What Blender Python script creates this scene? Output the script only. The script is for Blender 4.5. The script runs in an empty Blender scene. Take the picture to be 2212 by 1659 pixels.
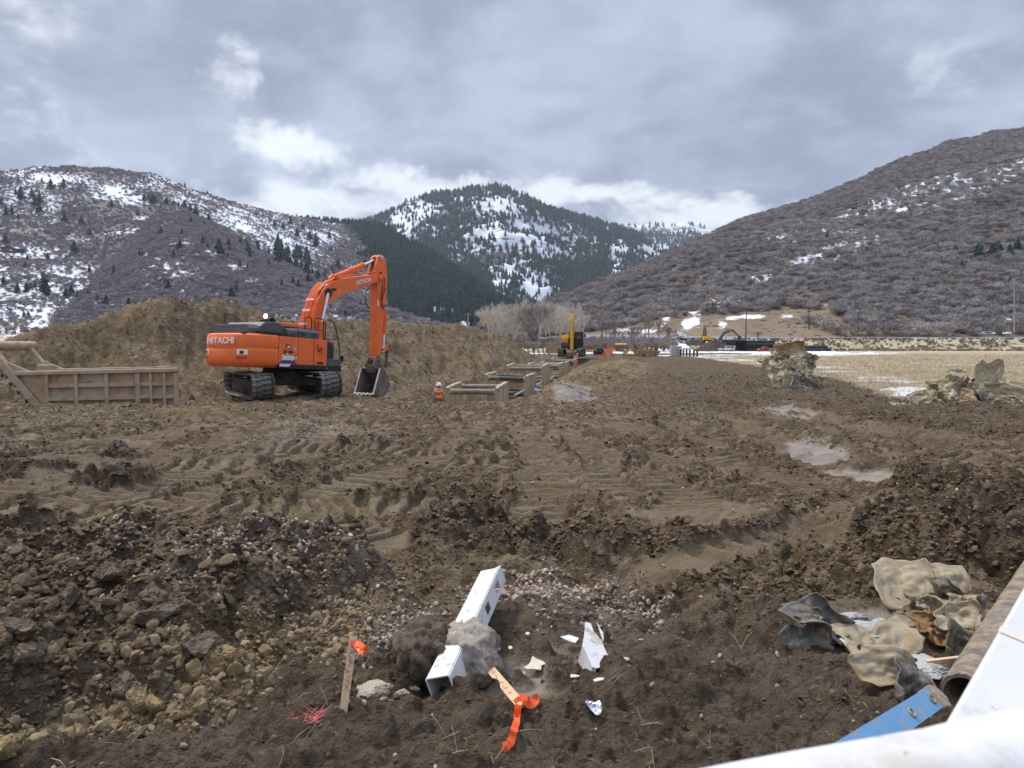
import bpy, bmesh, math, random
import numpy as np
from mathutils import Vector, Matrix
R = math.radians
scene = bpy.context.scene
COL = scene.collection
random.seed(7)
rng = np.random.default_rng(11)

# ------------------------------------------------------------------ camera, world, sun, exposure
CAM_H = 1.6
PITCH = R(3.18)
FPX = 1609.0                      # focal length in pixels of a 2212 wide picture
cam_d = bpy.data.cameras.new("camera")
cam = bpy.data.objects.new("camera", cam_d)
COL.objects.link(cam)
cam.location = (0, 0, CAM_H)
cam.rotation_euler = (math.pi / 2 - PITCH, 0, 0)
cam_d.sensor_width = 36.0
cam_d.lens = 36.0 * FPX / 2212.0
cam_d.clip_start = 0.05
cam_d.clip_end = 20000
cam_d.dof.use_dof = True
cam_d.dof.focus_distance = 9.0
cam_d.dof.aperture_fstop = 7.0
scene.camera = cam

SUN_EL, SUN_AZ = R(56), R(-58)      # azimuth clockwise from +Y: high, ahead and to the left
world = bpy.data.worlds.new("World")
scene.world = world
world.use_nodes = True


def build_world():
 nt = world.node_tree
 N, L = nt.nodes, nt.links
 N.clear()
 out = N.new("ShaderNodeOutputWorld")
 bg = N.new("ShaderNodeBackground")
 bg.inputs["Strength"].default_value = 0.1
 L.new(bg.outputs[0], out.inputs[0])
 sky = N.new("ShaderNodeTexSky")
 sky.sky_type = 'NISHITA'
 sky.sun_disc = False
 sky.sun_elevation = SUN_EL
 sky.sun_rotation = SUN_AZ
 tc = N.new("ShaderNodeTexCoord")
 sep = N.new("ShaderNodeSeparateXYZ")
 L.new(tc.outputs["Generated"], sep.inputs[0])

 def m(op, a, b=None, c=None, clamp=False):
  n = N.new("ShaderNodeMath"); n.operation = op; n.use_clamp = clamp
  for i, v in enumerate((a, b, c)):
   if v is None: continue
   if isinstance(v, (int, float)): n.inputs[i].default_value = v
   else: L.new(v, n.inputs[i])
  return n.outputs[0]

 def smooth(v, lo, hi):
  n = N.new("ShaderNodeMapRange"); n.interpolation_type = 'SMOOTHSTEP'
  L.new(v, n.inputs[0]); n.inputs[1].default_value = lo; n.inputs[2].default_value = hi
  return n.outputs[0]

 X, Y, Z = sep.outputs
 zc = m('MAXIMUM', Z, 0.0)
 den = m('ADD', zc, 0.34)
 u = m('DIVIDE', X, den); v = m('DIVIDE', Y, den)
 cb = N.new("ShaderNodeCombineXYZ"); L.new(u, cb.inputs[0]); L.new(v, cb.inputs[1])

 def noise(scale, detail, rough, off, dist=0.0, vec=None):
  mp = N.new("ShaderNodeVectorMath"); mp.operation = 'ADD'
  L.new(vec or cb.outputs[0], mp.inputs[0]); mp.inputs[1].default_value = off
  n = N.new("ShaderNodeTexNoise"); n.inputs["Scale"].default_value = scale
  n.inputs["Detail"].default_value = detail; n.inputs["Roughness"].default_value = rough
  n.inputs["Distortion"].default_value = dist
  L.new(mp.outputs[0], n.inputs["Vector"])
  return n.outputs["Fac"]
 n1 = noise(1.7, 8, 0.58, (3.1, 1.7, 0), 0.15)
 n2 = noise(5.0, 8, 0.6, (9.1, 4.7, 2), 0.25)
 n3 = noise(0.45, 3, 0.5, (1.3, 7.7, 5))
 # cloud deck of grey-blue, lighter where thinner
 dens = m('ADD', m('MULTIPLY', n1, 0.6), m('MULTIPLY', n2, 0.4))
 t = smooth(dens, 0.39, 0.64)
 mix = N.new("ShaderNodeMix"); mix.data_type = 'RGBA'
 L.new(t, mix.inputs[0])
 mix.inputs[6].default_value = (2.1, 2.45, 3.3, 1)
 mix.inputs[7].default_value = (3.7, 4.2, 5.25, 1)
 # breaks in the deck: bands low over the mountains, ragged by noise
 az = m('ARCTAN2', X, Y)
 el = m('ARCSINE', Z)
 w1 = m('MULTIPLY', m('SUBTRACT', noise(5, 6, 0.6, (2, 2, 0), 0.3, tc.outputs["Generated"]), 0.5), 0.34)
 w2 = m('MULTIPLY', m('SUBTRACT', noise(6, 6, 0.6, (7, 3, 1), 0.3, tc.outputs["Generated"]), 0.5), 0.17)
 azw = m('ADD', az, w1); elw = m('ADD', el, w2)
 tot = None
 for a0, e0, sa, se, k in ((-20.5, 18.6, 2.4, 3.2, .62), (-15, 14.2, 5.0, 1.9, 1.1), (-5, 12.0, 8, 1.3, 1.05), (5, 11.2, 9, 1.3, 1.0),
                              (13, 9.6, 8, 1.4, 1.0), (-27, 11.0, 7, 2.6, 0.5), (-33, 14, 7, 4, 0.35), (5, 16.5, 3.0, 1.6, 0.35),
                              (-33, 22, 5, 6, 0.45), (-14, 9.6, 8, 2.6, 0.95), (-24, 9, 7, 2.5, 0.7), (-40, 12, 14, 5, 0.4), (45, 13, 14, 5, 0.5), (27, 17, 5, 3, 0.35),
                              (-80, 14, 20, 5, 0.6), (120, 14, 25, 5, 0.7), (-140, 14, 25, 6, 0.7)):
  da = m('DIVIDE', m('SUBTRACT', azw, R(a0)), R(sa))
  de = m('DIVIDE', m('SUBTRACT', elw, R(e0)), R(se))
  g = m('MULTIPLY', m('EXPONENT', m('MULTIPLY', m('ADD', m('MULTIPLY', da, da), m('MULTIPLY', de, de)), -1.0)), k)
  tot = g if tot is None else m('MAXIMUM', tot, g)
 rag = m('ADD', tot, m('MULTIPLY', m('SUBTRACT', n2, 0.5), 2.2))
 gap = m('MULTIPLY', smooth(rag, 0.20, 1.0), smooth(tot, 0.03, 0.45))
 mix2 = N.new("ShaderNodeMix"); mix2.data_type = 'RGBA'
 L.new(gap, mix2.inputs[0]); L.new(mix.outputs[2], mix2.inputs[6])
 mix2.inputs[7].default_value = (7.0, 7.3, 7.7, 1)
 # thin spots let a little of the clear sky through
 mix3 = N.new("ShaderNodeMix"); mix3.data_type = 'RGBA'
 L.new(m('MULTIPLY', smooth(n3, 0.5, 0.8), 0.12), mix3.inputs[0])
 L.new(mix2.outputs[2], mix3.inputs[6]); L.new(sky.outputs[0], mix3.inputs[7])
 # an overcast sky grows lighter towards the zenith
 zen = m('ADD', 1.0, m('MULTIPLY', smooth(Z, 0.45, 1.0), 2.0))
 vm = N.new("ShaderNodeVectorMath"); vm.operation = 'SCALE'
 L.new(mix3.outputs[2], vm.inputs[0]); L.new(zen, vm.inputs["Scale"])
 L.new(vm.outputs[0], bg.inputs["Color"])


build_world()
sun_d = bpy.data.lights.new("sun", 'SUN')
sun_d.energy = 2.3
sun_d.angle = R(13)
sun_d.color = (1.0, 0.91, 0.77)
sun = bpy.data.objects.new("sun", sun_d)
COL.objects.link(sun)
sdir = Vector((math.sin(SUN_AZ) * math.cos(SUN_EL), math.cos(SUN_AZ) * math.cos(SUN_EL), math.sin(SUN_EL)))
sun.rotation_euler = (-sdir).to_track_quat('-Z', 'Y').to_euler()
sun.location = (0, 0, 60)
vs = scene.view_settings
vs.view_transform = 'Standard'
vs.look = 'None'
vs.exposure = 0.58
vs.gamma = 1.0
vs.use_curve_mapping = False
scene.cycles.max_bounces = 5
scene.cycles.diffuse_bounces = 3
scene.cycles.glossy_bounces = 2
scene.cycles.transparent_max_bounces = 8

# ------------------------------------------------------------------ helpers
CP, SP = math.cos(PITCH), math.sin(PITCH)


def ray(px, py):
 a, b = (px - 1106.0) / FPX, (829.5 - py) / FPX
 return Vector((a, CP + SP * b, -SP + CP * b))


def P(px, py, Y):
 """the place at distance Y that the photograph shows at px, py"""
 d = ray(px, py)
 return Vector((0, 0, CAM_H)) + d * (Y / d.y)


def crop(ox, oy, s):
 return lambda x, y: ((ox + x / s) / 1.8228, (oy + y / s) / 1.8228)


c1 = crop(0, 1100, 3.0157); c2 = crop(800, 980, 2.6763); c3 = crop(1650, 1200, 2.765); c4 = crop(2300, 1180, 2.212)
c5 = crop(3000, 1350, 2.1434); c6 = crop(1280, 2200, 1.8906); c7 = crop(3000, 2180, 1.966); c8 = crop(0, 2100, 1.7015)
cR = crop(3000, 480, 1.843); cL = crop(0, 620, 1.7015); cM = crop(1200, 680, 1.8433); c9 = crop(2600, 1200, 3.16)
c10 = crop(1950, 1250, 2.949); c11 = crop(3450, 1420, 3.8)


def lerp(a, b, t):
 return a + (b - a) * t


def sstep(x, a, b):
 t = np.clip((x - a) / (b - a), 0, 1)
 return t * t * (3 - 2 * t)


_GA = np.linspace(0, 2 * np.pi, 256, endpoint=False)
_GX, _GY = np.cos(_GA), np.sin(_GA)


def _hash(ix, iy, s):
 n = (ix.astype(np.int64) * 374761393 + iy.astype(np.int64) * 668265263 + s * 1442695041) & 0xffffffff
 n = ((n ^ (n >> 13)) * 1274126177) & 0xffffffff
 n = ((n ^ (n >> 15)) * 739981723) & 0xffffffff
 return n ^ (n >> 16)


def perlin(x, y, s=0):
 x = np.asarray(x, float); y = np.asarray(y, float)
 xi = np.floor(x); yi = np.floor(y)
 fx, fy = x - xi, y - yi
 xi = xi.astype(np.int64); yi = yi.astype(np.int64)
 u = fx * fx * fx * (fx * (fx * 6 - 15) + 10); v = fy * fy * fy * (fy * (fy * 6 - 15) + 10)

 def g(dx, dy):
  h = _hash(xi + dx, yi + dy, s) & 255
  return _GX[h] * (fx - dx) + _GY[h] * (fy - dy)
 a = g(0, 0); b = g(1, 0); c = g(0, 1); d = g(1, 1)
 return 1.5 * (a + (b - a) * u + (c - a) * v + (a - b - c + d) * u * v)


def fbm(x, y, s=0, octv=4, gain=0.5):
 r = 0; a = 1.0
 for i in range(octv):
  r = r + a * perlin(x, y, s + i * 17)
  x = x * 2.03 + 5.1; y = y * 2.03 + 1.7; a *= gain
 return r


def domes(x, y, L, s, prob=0.6, flat=0.7):
 """clods lying in the ground: the upper surface of lumps scattered one per cell of size L"""
 X, Y = x / L, y / L
 xi = np.floor(X).astype(np.int64); yi = np.floor(Y).astype(np.int64)
 best = np.zeros_like(X)
 for dx in (-1, 0, 1):
  for dy in (-1, 0, 1):
   h = _hash(xi + dx, yi + dy, s)
   a = (h & 255) / 255.0; b = ((h >> 8) & 255) / 255.0; c = ((h >> 16) & 255) / 255.0; e = ((h >> 24) & 255) / 255.0
   r = (0.28 + 0.5 * c) * (e < prob)
   d2 = (X - xi - dx - a) ** 2 + ((Y - yi - dy - b) * (0.8 + 0.5 * e)) ** 2
   best = np.maximum(best, np.sqrt(np.maximum(0, r * r - d2)))
 return best * L * flat


def poly_sd(x, y, pts):
 """signed distance to a polygon, negative inside"""
 d = np.full(np.shape(x), 1e18); inside = np.zeros(np.shape(x), bool)
 n = len(pts)
 for i in range(n):
  ax, ay = pts[i]; bx, by = pts[(i + 1) % n]
  ex, ey = bx - ax, by - ay
  wx, wy = x - ax, y - ay
  t = np.clip((wx * ex + wy * ey) / (ex * ex + ey * ey + 1e-12), 0, 1)
  d = np.minimum(d, (wx - ex * t) ** 2 + (wy - ey * t) ** 2)
  if ay != by:
   cnd = ((ay <= y) & (by > y)) | ((by <= y) & (ay > y))
   inside ^= cnd & (x < ax + (y - ay) / (by - ay) * ex)
 d = np.sqrt(d)
 return np.where(inside, -d, d)


def line_dist(x, y, pts):
 """distance to a polyline, with the value carried along it"""
 best = np.full(np.shape(x), 1e18); val = np.zeros(np.shape(x)); along = np.zeros(np.shape(x)); side = np.zeros(np.shape(x))
 acc = 0.0
 for i in range(len(pts) - 1):
  ax, ay = pts[i][:2]; bx, by = pts[i + 1][:2]
  va = pts[i][2] if len(pts[i]) > 2 else 0; vb = pts[i + 1][2] if len(pts[i + 1]) > 2 else 0
  ex, ey = bx - ax, by - ay
  ln = math.hypot(ex, ey)
  t = np.clip(((x - ax) * ex + (y - ay) * ey) / (ln * ln), 0, 1)
  d = (x - ax - ex * t) ** 2 + (y - ay - ey * t) ** 2
  m_ = d < best
  best = np.where(m_, d, best); val = np.where(m_, va + (vb - va) * t, val); along = np.where(m_, acc + t * ln, along)
  side = np.where(m_, (ex * (y - ay) - ey * (x - ax)) / ln, side)
  acc += ln
 return np.sqrt(best), val, along, side


def PGz(px, py, lift=0.0):
 # where the picture's ray meets the real, lumpy ground
 d = ray(px, py); Y = np.linspace(1.6, 9.0, 600)
 gz = ground(d.x / d.y * Y, Y); zr = CAM_H + d.z / d.y * Y - lift
 k = int(np.argmax(zr < gz)); return P(px, py, float(Y[k]))


def tag(o, label=None, cat=None, group=None, kind=None):
 if label: o["label"] = label
 if cat: o["category"] = cat
 if group: o["group"] = group
 if kind: o["kind"] = kind
 return o


def link(o, parent=None):
 COL.objects.link(o)
 if parent is not None: o.parent = parent
 return o


def thing(name, label, cat, loc=(0, 0, 0), rotz=0.0, group=None):
 o = bpy.data.objects.new(name, None)
 o.empty_display_size = 0.2
 link(o); o.location = loc; o.rotation_euler = (0, 0, rotz)
 return tag(o, label, cat, group)


def kids(o):
 return [c for c in bpy.data.objects if c.parent == o]


def copy_tree(o, children_of, parent=None):
 c = o.copy(); COL.objects.link(c)
 if parent is not None: c.parent = parent
 for ch in children_of.get(o.name, []):
  copy_tree(ch, children_of, c)
 return c


def tree_map():
 d = {}
 for o in bpy.data.objects:
  if o.parent is not None: d.setdefault(o.parent.name, []).append(o)
 return d


def np_mesh(name, verts, tris=None, quads=None, smooth=False):
 me = bpy.data.meshes.new(name)
 verts = np.asarray(verts, np.float32)
 faces, sizes = [], []
 if tris is not None and len(tris): faces.append(np.asarray(tris, np.int32).ravel()); sizes.append(np.full(len(tris), 3, np.int32))
 if quads is not None and len(quads): faces.append(np.asarray(quads, np.int32).ravel()); sizes.append(np.full(len(quads), 4, np.int32))
 idx = np.concatenate(faces); sz = np.concatenate(sizes)
 me.vertices.add(len(verts)); me.vertices.foreach_set("co", verts.ravel())
 me.loops.add(len(idx)); me.loops.foreach_set("vertex_index", idx)
 me.polygons.add(len(sz)); me.polygons.foreach_set("loop_start", np.concatenate(([0], np.cumsum(sz)[:-1])).astype(np.int32))
 me.polygons.foreach_set("loop_total", sz)
 me.polygons.foreach_set("use_smooth", np.full(len(sz), smooth))
 me.update(calc_edges=True)
 return me


def set_attr(me, name, arr):
 a = me.attributes.new(name, 'FLOAT', 'POINT')
 a.data.foreach_set("value", np.asarray(arr, np.float32).ravel())


class MB:
 """collects shapes, then links them as one mesh object"""
 def __init__(self): self.v, self.f = [], []

 def add(self, vs_, fs):
  b = len(self.v); self.v += [tuple(p) for p in vs_]; self.f += [tuple(b + i for i in f) for f in fs]
  return self

 def box(self, c, s, rot=None, taper=None):
  hx, hy, hz = s[0] / 2, s[1] / 2, s[2] / 2
  vs_ = []
  for z in (-1, 1):
   k = 1.0 if (taper is None or z < 0) else taper
   for x, y in ((-1, -1), (1, -1), (1, 1), (-1, 1)):
    vs_.append(Vector((x * hx * k, y * hy * k, z * hz)))
  if rot is not None: vs_ = [rot @ p for p in vs_]
  vs_ = [p + Vector(c) for p in vs_]
  return self.add(vs_, [(3, 2, 1, 0), (4, 5, 6, 7), (0, 1, 5, 4), (1, 2, 6, 5), (2, 3, 7, 6), (3, 0, 4, 7)])

 def bar(self, a, b, w, h, up=(0, 0, 1)):
  a, b = Vector(a), Vector(b)
  d = (b - a); L_ = d.length; d.normalize()
  sx = d.cross(Vector(up))
  if sx.length < 1e-4: sx = d.cross(Vector((1, 0, 0)))
  sx.normalize(); uz = sx.cross(d)
  rot = Matrix((sx, d, uz)).transposed()
  return self.box((a + b) / 2, (w, L_, h), rot)

 def prism(self, pts, f3, t0, t1):
  """closed outline pts (2D) lifted by f3(u, w, t) at t0 and t1"""
  n = len(pts)
  vs_ = [f3(p[0], p[1], t0) for p in pts] + [f3(p[0], p[1], t1) for p in pts]
  fs = [tuple(range(n - 1, -1, -1)), tuple(range(n, 2 * n))] + [(i, (i + 1) % n, n + (i + 1) % n, n + i) for i in range(n)]
  return self.add(vs_, fs)

 def tube(self, pts, r, n=8, caps=True):
  pts = [Vector(p) for p in pts]
  rr = r if isinstance(r, (list, tuple)) else [r] * len(pts)
  vs_, fs = [], []
  ref = None
  for i, p in enumerate(pts):
   d = (pts[min(i + 1, len(pts) - 1)] - pts[max(i - 1, 0)])
   if d.length < 1e-9: d = Vector((0, 0, 1))
   d.normalize()
   if ref is None: ref = Vector((0, 0, 1)) if abs(d.z) < 0.9 else Vector((1, 0, 0))
   sx = d.cross(ref)
   if sx.length < 1e-4: sx = d.orthogonal()
   sx.normalize(); sy = d.cross(sx).normalized()
   ref = -sy if False else ref
   for k in range(n):
    a = 2 * math.pi * k / n
    vs_.append(p + sx * (math.cos(a) * rr[i]) + sy * (math.sin(a) * rr[i]))
  for i in range(len(pts) - 1):
   for k in range(n):
    fs.append((i * n + k, i * n + (k + 1) % n, (i + 1) * n + (k + 1) % n, (i + 1) * n + k))
  if caps:
   fs.append(tuple(range(n - 1, -1, -1))); fs.append(tuple((len(pts) - 1) * n + k for k in range(n)))
  return self.add(vs_, fs)

 def lathe(self, prof, n=16, M=None, sy=1.0):
  vs_, fs = [], []
  for (r, z) in prof:
   for k in range(n):
    a = 2 * math.pi * k / n
    p = Vector((r * math.cos(a), r * math.sin(a) * sy, z))
    vs_.append(M @ p if M is not None else p)
  for i in range(len(prof) - 1):
   for k in range(n):
    fs.append((i * n + k, i * n + (k + 1) % n, (i + 1) * n + (k + 1) % n, (i + 1) * n + k))
  fs.append(tuple(range(n - 1, -1, -1))); fs.append(tuple((len(prof) - 1) * n + k for k in range(n)))
  return self.add(vs_, fs)

 def mesh(self, name, smooth=False):
  me = bpy.data.meshes.new(name)
  me.from_pydata([tuple(p) for p in self.v], [], self.f)
  me.update()
  bm = bmesh.new(); bm.from_mesh(me)
  bmesh.ops.recalc_face_normals(bm, faces=bm.faces)
  bm.to_mesh(me); bm.free()
  if smooth:
   me.polygons.foreach_set("use_smooth", [True] * len(me.polygons))
  return me

 def build(self, name, mat, parent=None, smooth=False, bevel=0.0, loc=None):
  me = self.mesh(name, smooth)
  if mat is not None: me.materials.append(mat)
  o = bpy.data.objects.new(name, me)
  link(o, parent)
  if loc is not None: o.location = loc
  if smooth:
   auto_smooth(o)
  if bevel:
   b = o.modifiers.new("bevel", 'BEVEL'); b.width = bevel; b.segments = 2; b.limit_method = 'ANGLE'; b.angle_limit = R(40)
  return o


def auto_smooth(o, ang=35):
 me = o.data
 bm = bmesh.new(); bm.from_mesh(me)
 for e in bm.edges:
  if len(e.link_faces) == 2:
   e.smooth = e.calc_face_angle(0) < R(ang)
 bm.to_mesh(me); bm.free()


# ------------------------------------------------------------------ materials
def new_mat(name):
 m = bpy.data.materials.new(name); m.use_nodes = True
 nt = m.node_tree
 return m, nt, nt.nodes["Principled BSDF"]


class G:
 """small node-graph writer"""
 def __init__(self, nt): self.nt, self.N, self.L = nt, nt.nodes, nt.links

 def sock(self, n, i, v):
  if v is None: return
  if isinstance(v, bpy.types.NodeSocket): self.L.new(v, n.inputs[i])
  else: n.inputs[i].default_value = v

 def math(self, op, a, b=None, clamp=False):
  n = self.N.new("ShaderNodeMath"); n.operation = op; n.use_clamp = clamp
  self.sock(n, 0, a); self.sock(n, 1, b); return n.outputs[0]

 def noise(self, scale, detail=5, rough=0.55, vec=None, dist=0.0):
  n = self.N.new("ShaderNodeTexNoise"); n.inputs["Scale"].default_value = scale; n.inputs["Detail"].default_value = detail
  n.inputs["Roughness"].default_value = rough; n.inputs["Distortion"].default_value = dist
  if vec is not None: self.L.new(vec, n.inputs["Vector"])
  return n.outputs["Fac"]

 def voronoi(self, scale, vec=None, feature='F1', out="Distance"):
  n = self.N.new("ShaderNodeTexVoronoi"); n.inputs["Scale"].default_value = scale; n.feature = feature
  if vec is not None: self.L.new(vec, n.inputs["Vector"])
  return n.outputs[out]

 def ss(self, v, lo, hi, a=0.0, b=1.0):
  n = self.N.new("ShaderNodeMapRange"); n.interpolation_type = 'SMOOTHSTEP'
  self.sock(n, 0, v); n.inputs[1].default_value = lo; n.inputs[2].default_value = hi
  n.inputs[3].default_value = a; n.inputs[4].default_value = b
  return n.outputs[0]

 def mix(self, f, a, b):
  n = self.N.new("ShaderNodeMix"); n.data_type = 'RGBA'
  self.sock(n, 0, f)
  for i, v in ((6, a), (7, b)):
   if isinstance(v, tuple): n.inputs[i].default_value = (*v[:3], 1)
   else: self.L.new(v, n.inputs[i])
  return n.outputs[2]

 def attr(self, name, typ='GEOMETRY'):
  n = self.N.new("ShaderNodeAttribute"); n.attribute_name = name; n.attribute_type = typ
  return n.outputs["Fac"]

 def coords(self, out="Object", scale=None):
  n = self.N.new("ShaderNodeTexCoord")
  if scale is None: return n.outputs[out]
  mp = self.N.new("ShaderNodeMapping"); mp.inputs["Scale"].default_value = scale
  self.L.new(n.outputs[out], mp.inputs["Vector"]); return mp.outputs[0]

 def bump(self, h, strength, dist, bsdf, prev=None):
  n = self.N.new("ShaderNodeBump"); n.inputs["Strength"].default_value = strength; n.inputs["Distance"].default_value = dist
  self.L.new(h, n.inputs["Height"])
  if prev is not None: self.L.new(prev, n.inputs["Normal"])
  self.L.new(n.outputs[0], bsdf.inputs["Normal"]); return n.outputs[0]


def mat(name, col, rough=0.6, metal=0.0, var=0.15, scale=3.0, dirt=None, damt=0.5, dscale=1.5, dirt2=None, d2amt=0.5, d2scale=4.0,
  bump=0.0, bscale=25.0, spec=0.4, stretch=None):
 m, nt, b = new_mat(name)
 g = G(nt)
 v = g.coords("Object", stretch)
 n = g.noise(scale, 6, 0.6, v)
 lo = tuple(c * (1 - var) for c in col); hi = tuple(min(1, c * (1 + var)) for c in col)
 c = g.mix(g.ss(n, 0.3, 0.7), lo, hi)
 r = rough
 if dirt is not None:
  f = g.ss(g.noise(dscale, 8, 0.65, v), 0.62 - 0.35 * damt, 0.75 - 0.25 * damt)
  c = g.mix(f, c, dirt)
  r = g.math('ADD', g.math('MULTIPLY', f, 0.9 - rough), rough)
 if dirt2 is not None:
  f2 = g.ss(g.noise(d2scale, 8, 0.7, v, 0.4), 0.62 - 0.35 * d2amt, 0.72 - 0.25 * d2amt)
  c = g.mix(f2, c, dirt2)
 nt.links.new(c, b.inputs["Base Color"])
 g.sock(b, "Roughness", r)
 b.inputs["Metallic"].default_value = metal
 b.inputs["Specular IOR Level"].default_value = spec
 if bump: g.bump(g.noise(bscale, 6, 0.6, v), 1.0, bump, b)
 return m


MUD = (0.115, 0.085, 0.058)
M = {}
M['orange'] = mat('orange_paint', (0.90, 0.165, 0.026), 0.38, var=0.06, scale=1.2, dirt=(0.50, 0.19, 0.06), damt=0.10, dscale=2.2, bump=0.002, bscale=3)
M['orange_low'] = mat('orange_paint_muddy', (0.90, 0.165, 0.026), 0.4, var=0.06, scale=1.2, dirt=(0.46, 0.20, 0.08), damt=0.22, dscale=1.6)
M['hood'] = mat('charcoal_paint', (0.085, 0.09, 0.097), 0.45, var=0.12, dirt=(0.2, 0.18, 0.15), damt=0.15)
M['black'] = mat('black_paint', (0.018, 0.018, 0.019), 0.45, var=0.3, dirt=(0.13, 0.10, 0.07), damt=0.15)
M['rail'] = mat('black_tube', (0.02, 0.02, 0.022), 0.5, var=0.2)
M['hose'] = mat('black_hose', (0.015, 0.015, 0.016), 0.55, var=0.2)
M['chrome'] = mat('polished_rod', (0.75, 0.76, 0.78), 0.22, metal=0.9, var=0.05)
M['white'] = mat('white_print', (0.8, 0.8, 0.8), 0.5, var=0.03)
M['red'] = mat('red_print', (0.55, 0.03, 0.03), 0.4, var=0.05)
M['darkred'] = mat('dark_red_print', (0.33, 0.04, 0.02), 0.5, var=0.1)
M['navy'] = mat('navy_print', (0.05, 0.06, 0.2), 0.5, var=0.1)
M['print'] = mat('black_print', (0.02, 0.02, 0.02), 0.5, var=0.1)
M['track'] = mat('track_steel', (0.30, 0.29, 0.28), 0.42, metal=0.35, var=0.3, scale=6, dirt=(0.09, 0.068, 0.048), damt=0.62, dscale=4.5)
M['frame'] = mat('muddy_black_frame', (0.03, 0.028, 0.026), 0.6, var=0.3, dirt=(0.10, 0.075, 0.05), damt=0.55, dscale=2.5, bump=0.01, bscale=9)
M['bucket'] = mat('worn_bucket_steel', (0.20, 0.175, 0.15), 0.55, metal=0.2, var=0.25, dirt=(0.17, 0.125, 0.08), damt=0.5, dscale=2.2, bump=0.01, bscale=12)
M['edge'] = mat('bright_worn_edge', (0.62, 0.61, 0.58), 0.4, metal=0.4, var=0.2)
M['glass'] = mat('dark_window_glass', (0.05, 0.065, 0.07), 0.08, var=0.1, spec=0.8)
M['rusty'] = mat('dusty_rust_steel', (0.42, 0.265, 0.165), 0.8, var=0.15, scale=2.5, dirt=(0.46, 0.37, 0.26), damt=0.64, dscale=1.8, dirt2=(0.22, 0.175, 0.13), d2amt=0.16, d2scale=2.8, bump=0.004)
M['yellow'] = mat('worn_yellow_steel', (0.54, 0.37, 0.09), 0.6, var=0.15, dirt=(0.34, 0.27, 0.18), damt=0.68, dscale=1.6, dirt2=(0.2, 0.14, 0.09), d2amt=0.15, bump=0.004)
M['yellowpale'] = mat('muddied_yellow_steel', (0.46, 0.35, 0.16), 0.75, var=0.15, dirt=(0.44, 0.365, 0.26), damt=0.8, dscale=1.4, dirt2=(0.17, 0.13, 0.09), d2amt=0.2, bump=0.004)
M['catyellow'] = mat('yellow_machine_paint', (0.72, 0.42, 0.04), 0.45, var=0.06, dirt=(0.4, 0.3, 0.16), damt=0.15)
M['spreader'] = mat('muddy_steel_pipe', (0.24, 0.195, 0.15), 0.7, var=0.25, dirt=(0.30, 0.24, 0.175), damt=0.5, dscale=1.5, bump=0.004)
M['spreader_dark'] = mat('dark_steel_pipe', (0.07, 0.065, 0.062), 0.65, var=0.25, dirt=(0.27, 0.22, 0.16), damt=0.55, dscale=1.2)
M['bluepipe'] = mat('blue_plastic', (0.16, 0.37, 0.60), 0.5, var=0.08, dirt=(0.38, 0.33, 0.26), damt=0.34, dscale=14)
M['timber'] = mat('fresh_timber', (0.60, 0.42, 0.24), 0.7, var=0.15, scale=2, stretch=(20, 20, 2))
M['oldtimber'] = mat('weathered_timber', (0.13, 0.085, 0.06), 0.85, var=0.25, scale=3)
M['lath'] = mat('pine_lath', (0.66, 0.46, 0.27), 0.7, var=0.16, scale=4, stretch=(30, 30, 2.5), dirt=(0.38, 0.25, 0.14), damt=0.12, dscale=9)
M['ribbon'] = mat('orange_flagging', (0.95, 0.13, 0.03), 0.4, var=0.08)
M['vinyl'] = mat('white_vinyl', (0.68, 0.68, 0.66), 0.4, var=0.03, dirt=(0.42, 0.36, 0.28), damt=0.27, dscale=16, dirt2=(0.25, 0.19, 0.14), d2amt=0.02, d2scale=60)
M['vinylcream'] = mat('muddied_cream_vinyl', (0.66, 0.60, 0.46), 0.5, var=0.08, dirt=(0.45, 0.38, 0.27), damt=0.2, dscale=12)
M['concrete'] = mat('rough_concrete', (0.31, 0.275, 0.225), 0.9, var=0.22, scale=14, dirt=(0.15, 0.115, 0.08), damt=0.40, dscale=7, dirt2=(0.50, 0.46, 0.37), d2amt=0.25, d2scale=16, bump=0.012, bscale=30)
M['paleconcrete'] = mat('pale_broken_concrete', (0.40, 0.355, 0.27), 0.9, var=0.15, scale=12, dirt=(0.25, 0.20, 0.14), damt=0.4, dscale=10, bump=0.012, bscale=40)
M['truckwhite'] = mat('white_truck_paint', (0.66, 0.66, 0.67), 0.35, var=0.02, dirt=(0.50, 0.475, 0.43), damt=0.4, dscale=5, dirt2=(.3, .26, .21), d2amt=0.03, d2scale=45)
M['sheet'] = mat('torn_tan_sheet', (0.42, 0.345, 0.225), 0.8, var=0.2, scale=2.5, dirt=(0.40, 0.28, 0.15), damt=0.22, dscale=3.2, dirt2=(0.32, 0.285, 0.22), d2amt=0.32, d2scale=3.5, bump=0.006, bscale=14)
M['sheetdark'] = mat('torn_olive_sheet', (0.17, 0.145, 0.095), 0.7, var=0.25, scale=3, dirt=(0.34, 0.27, 0.17), damt=0.42, dscale=4, bump=0.005, bscale=14)
M['sheetgrey'] = mat('torn_grey_sheet', (0.25, 0.225, 0.175), 0.55, var=0.25, scale=3, dirt=(0.33, 0.28, 0.20), damt=0.42, dscale=4, bump=0.005, bscale=14)
M['sheetrust'] = mat('rusted_sheet', (0.36, 0.235, 0.125), 0.75, var=0.3, scale=2.0, dirt=(0.42, 0.35, 0.23), damt=0.5, dscale=1.8, dirt2=(0.36, 0.38, 0.40), d2amt=0.24, d2scale=2.2, bump=0.006, bscale=10)
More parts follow.
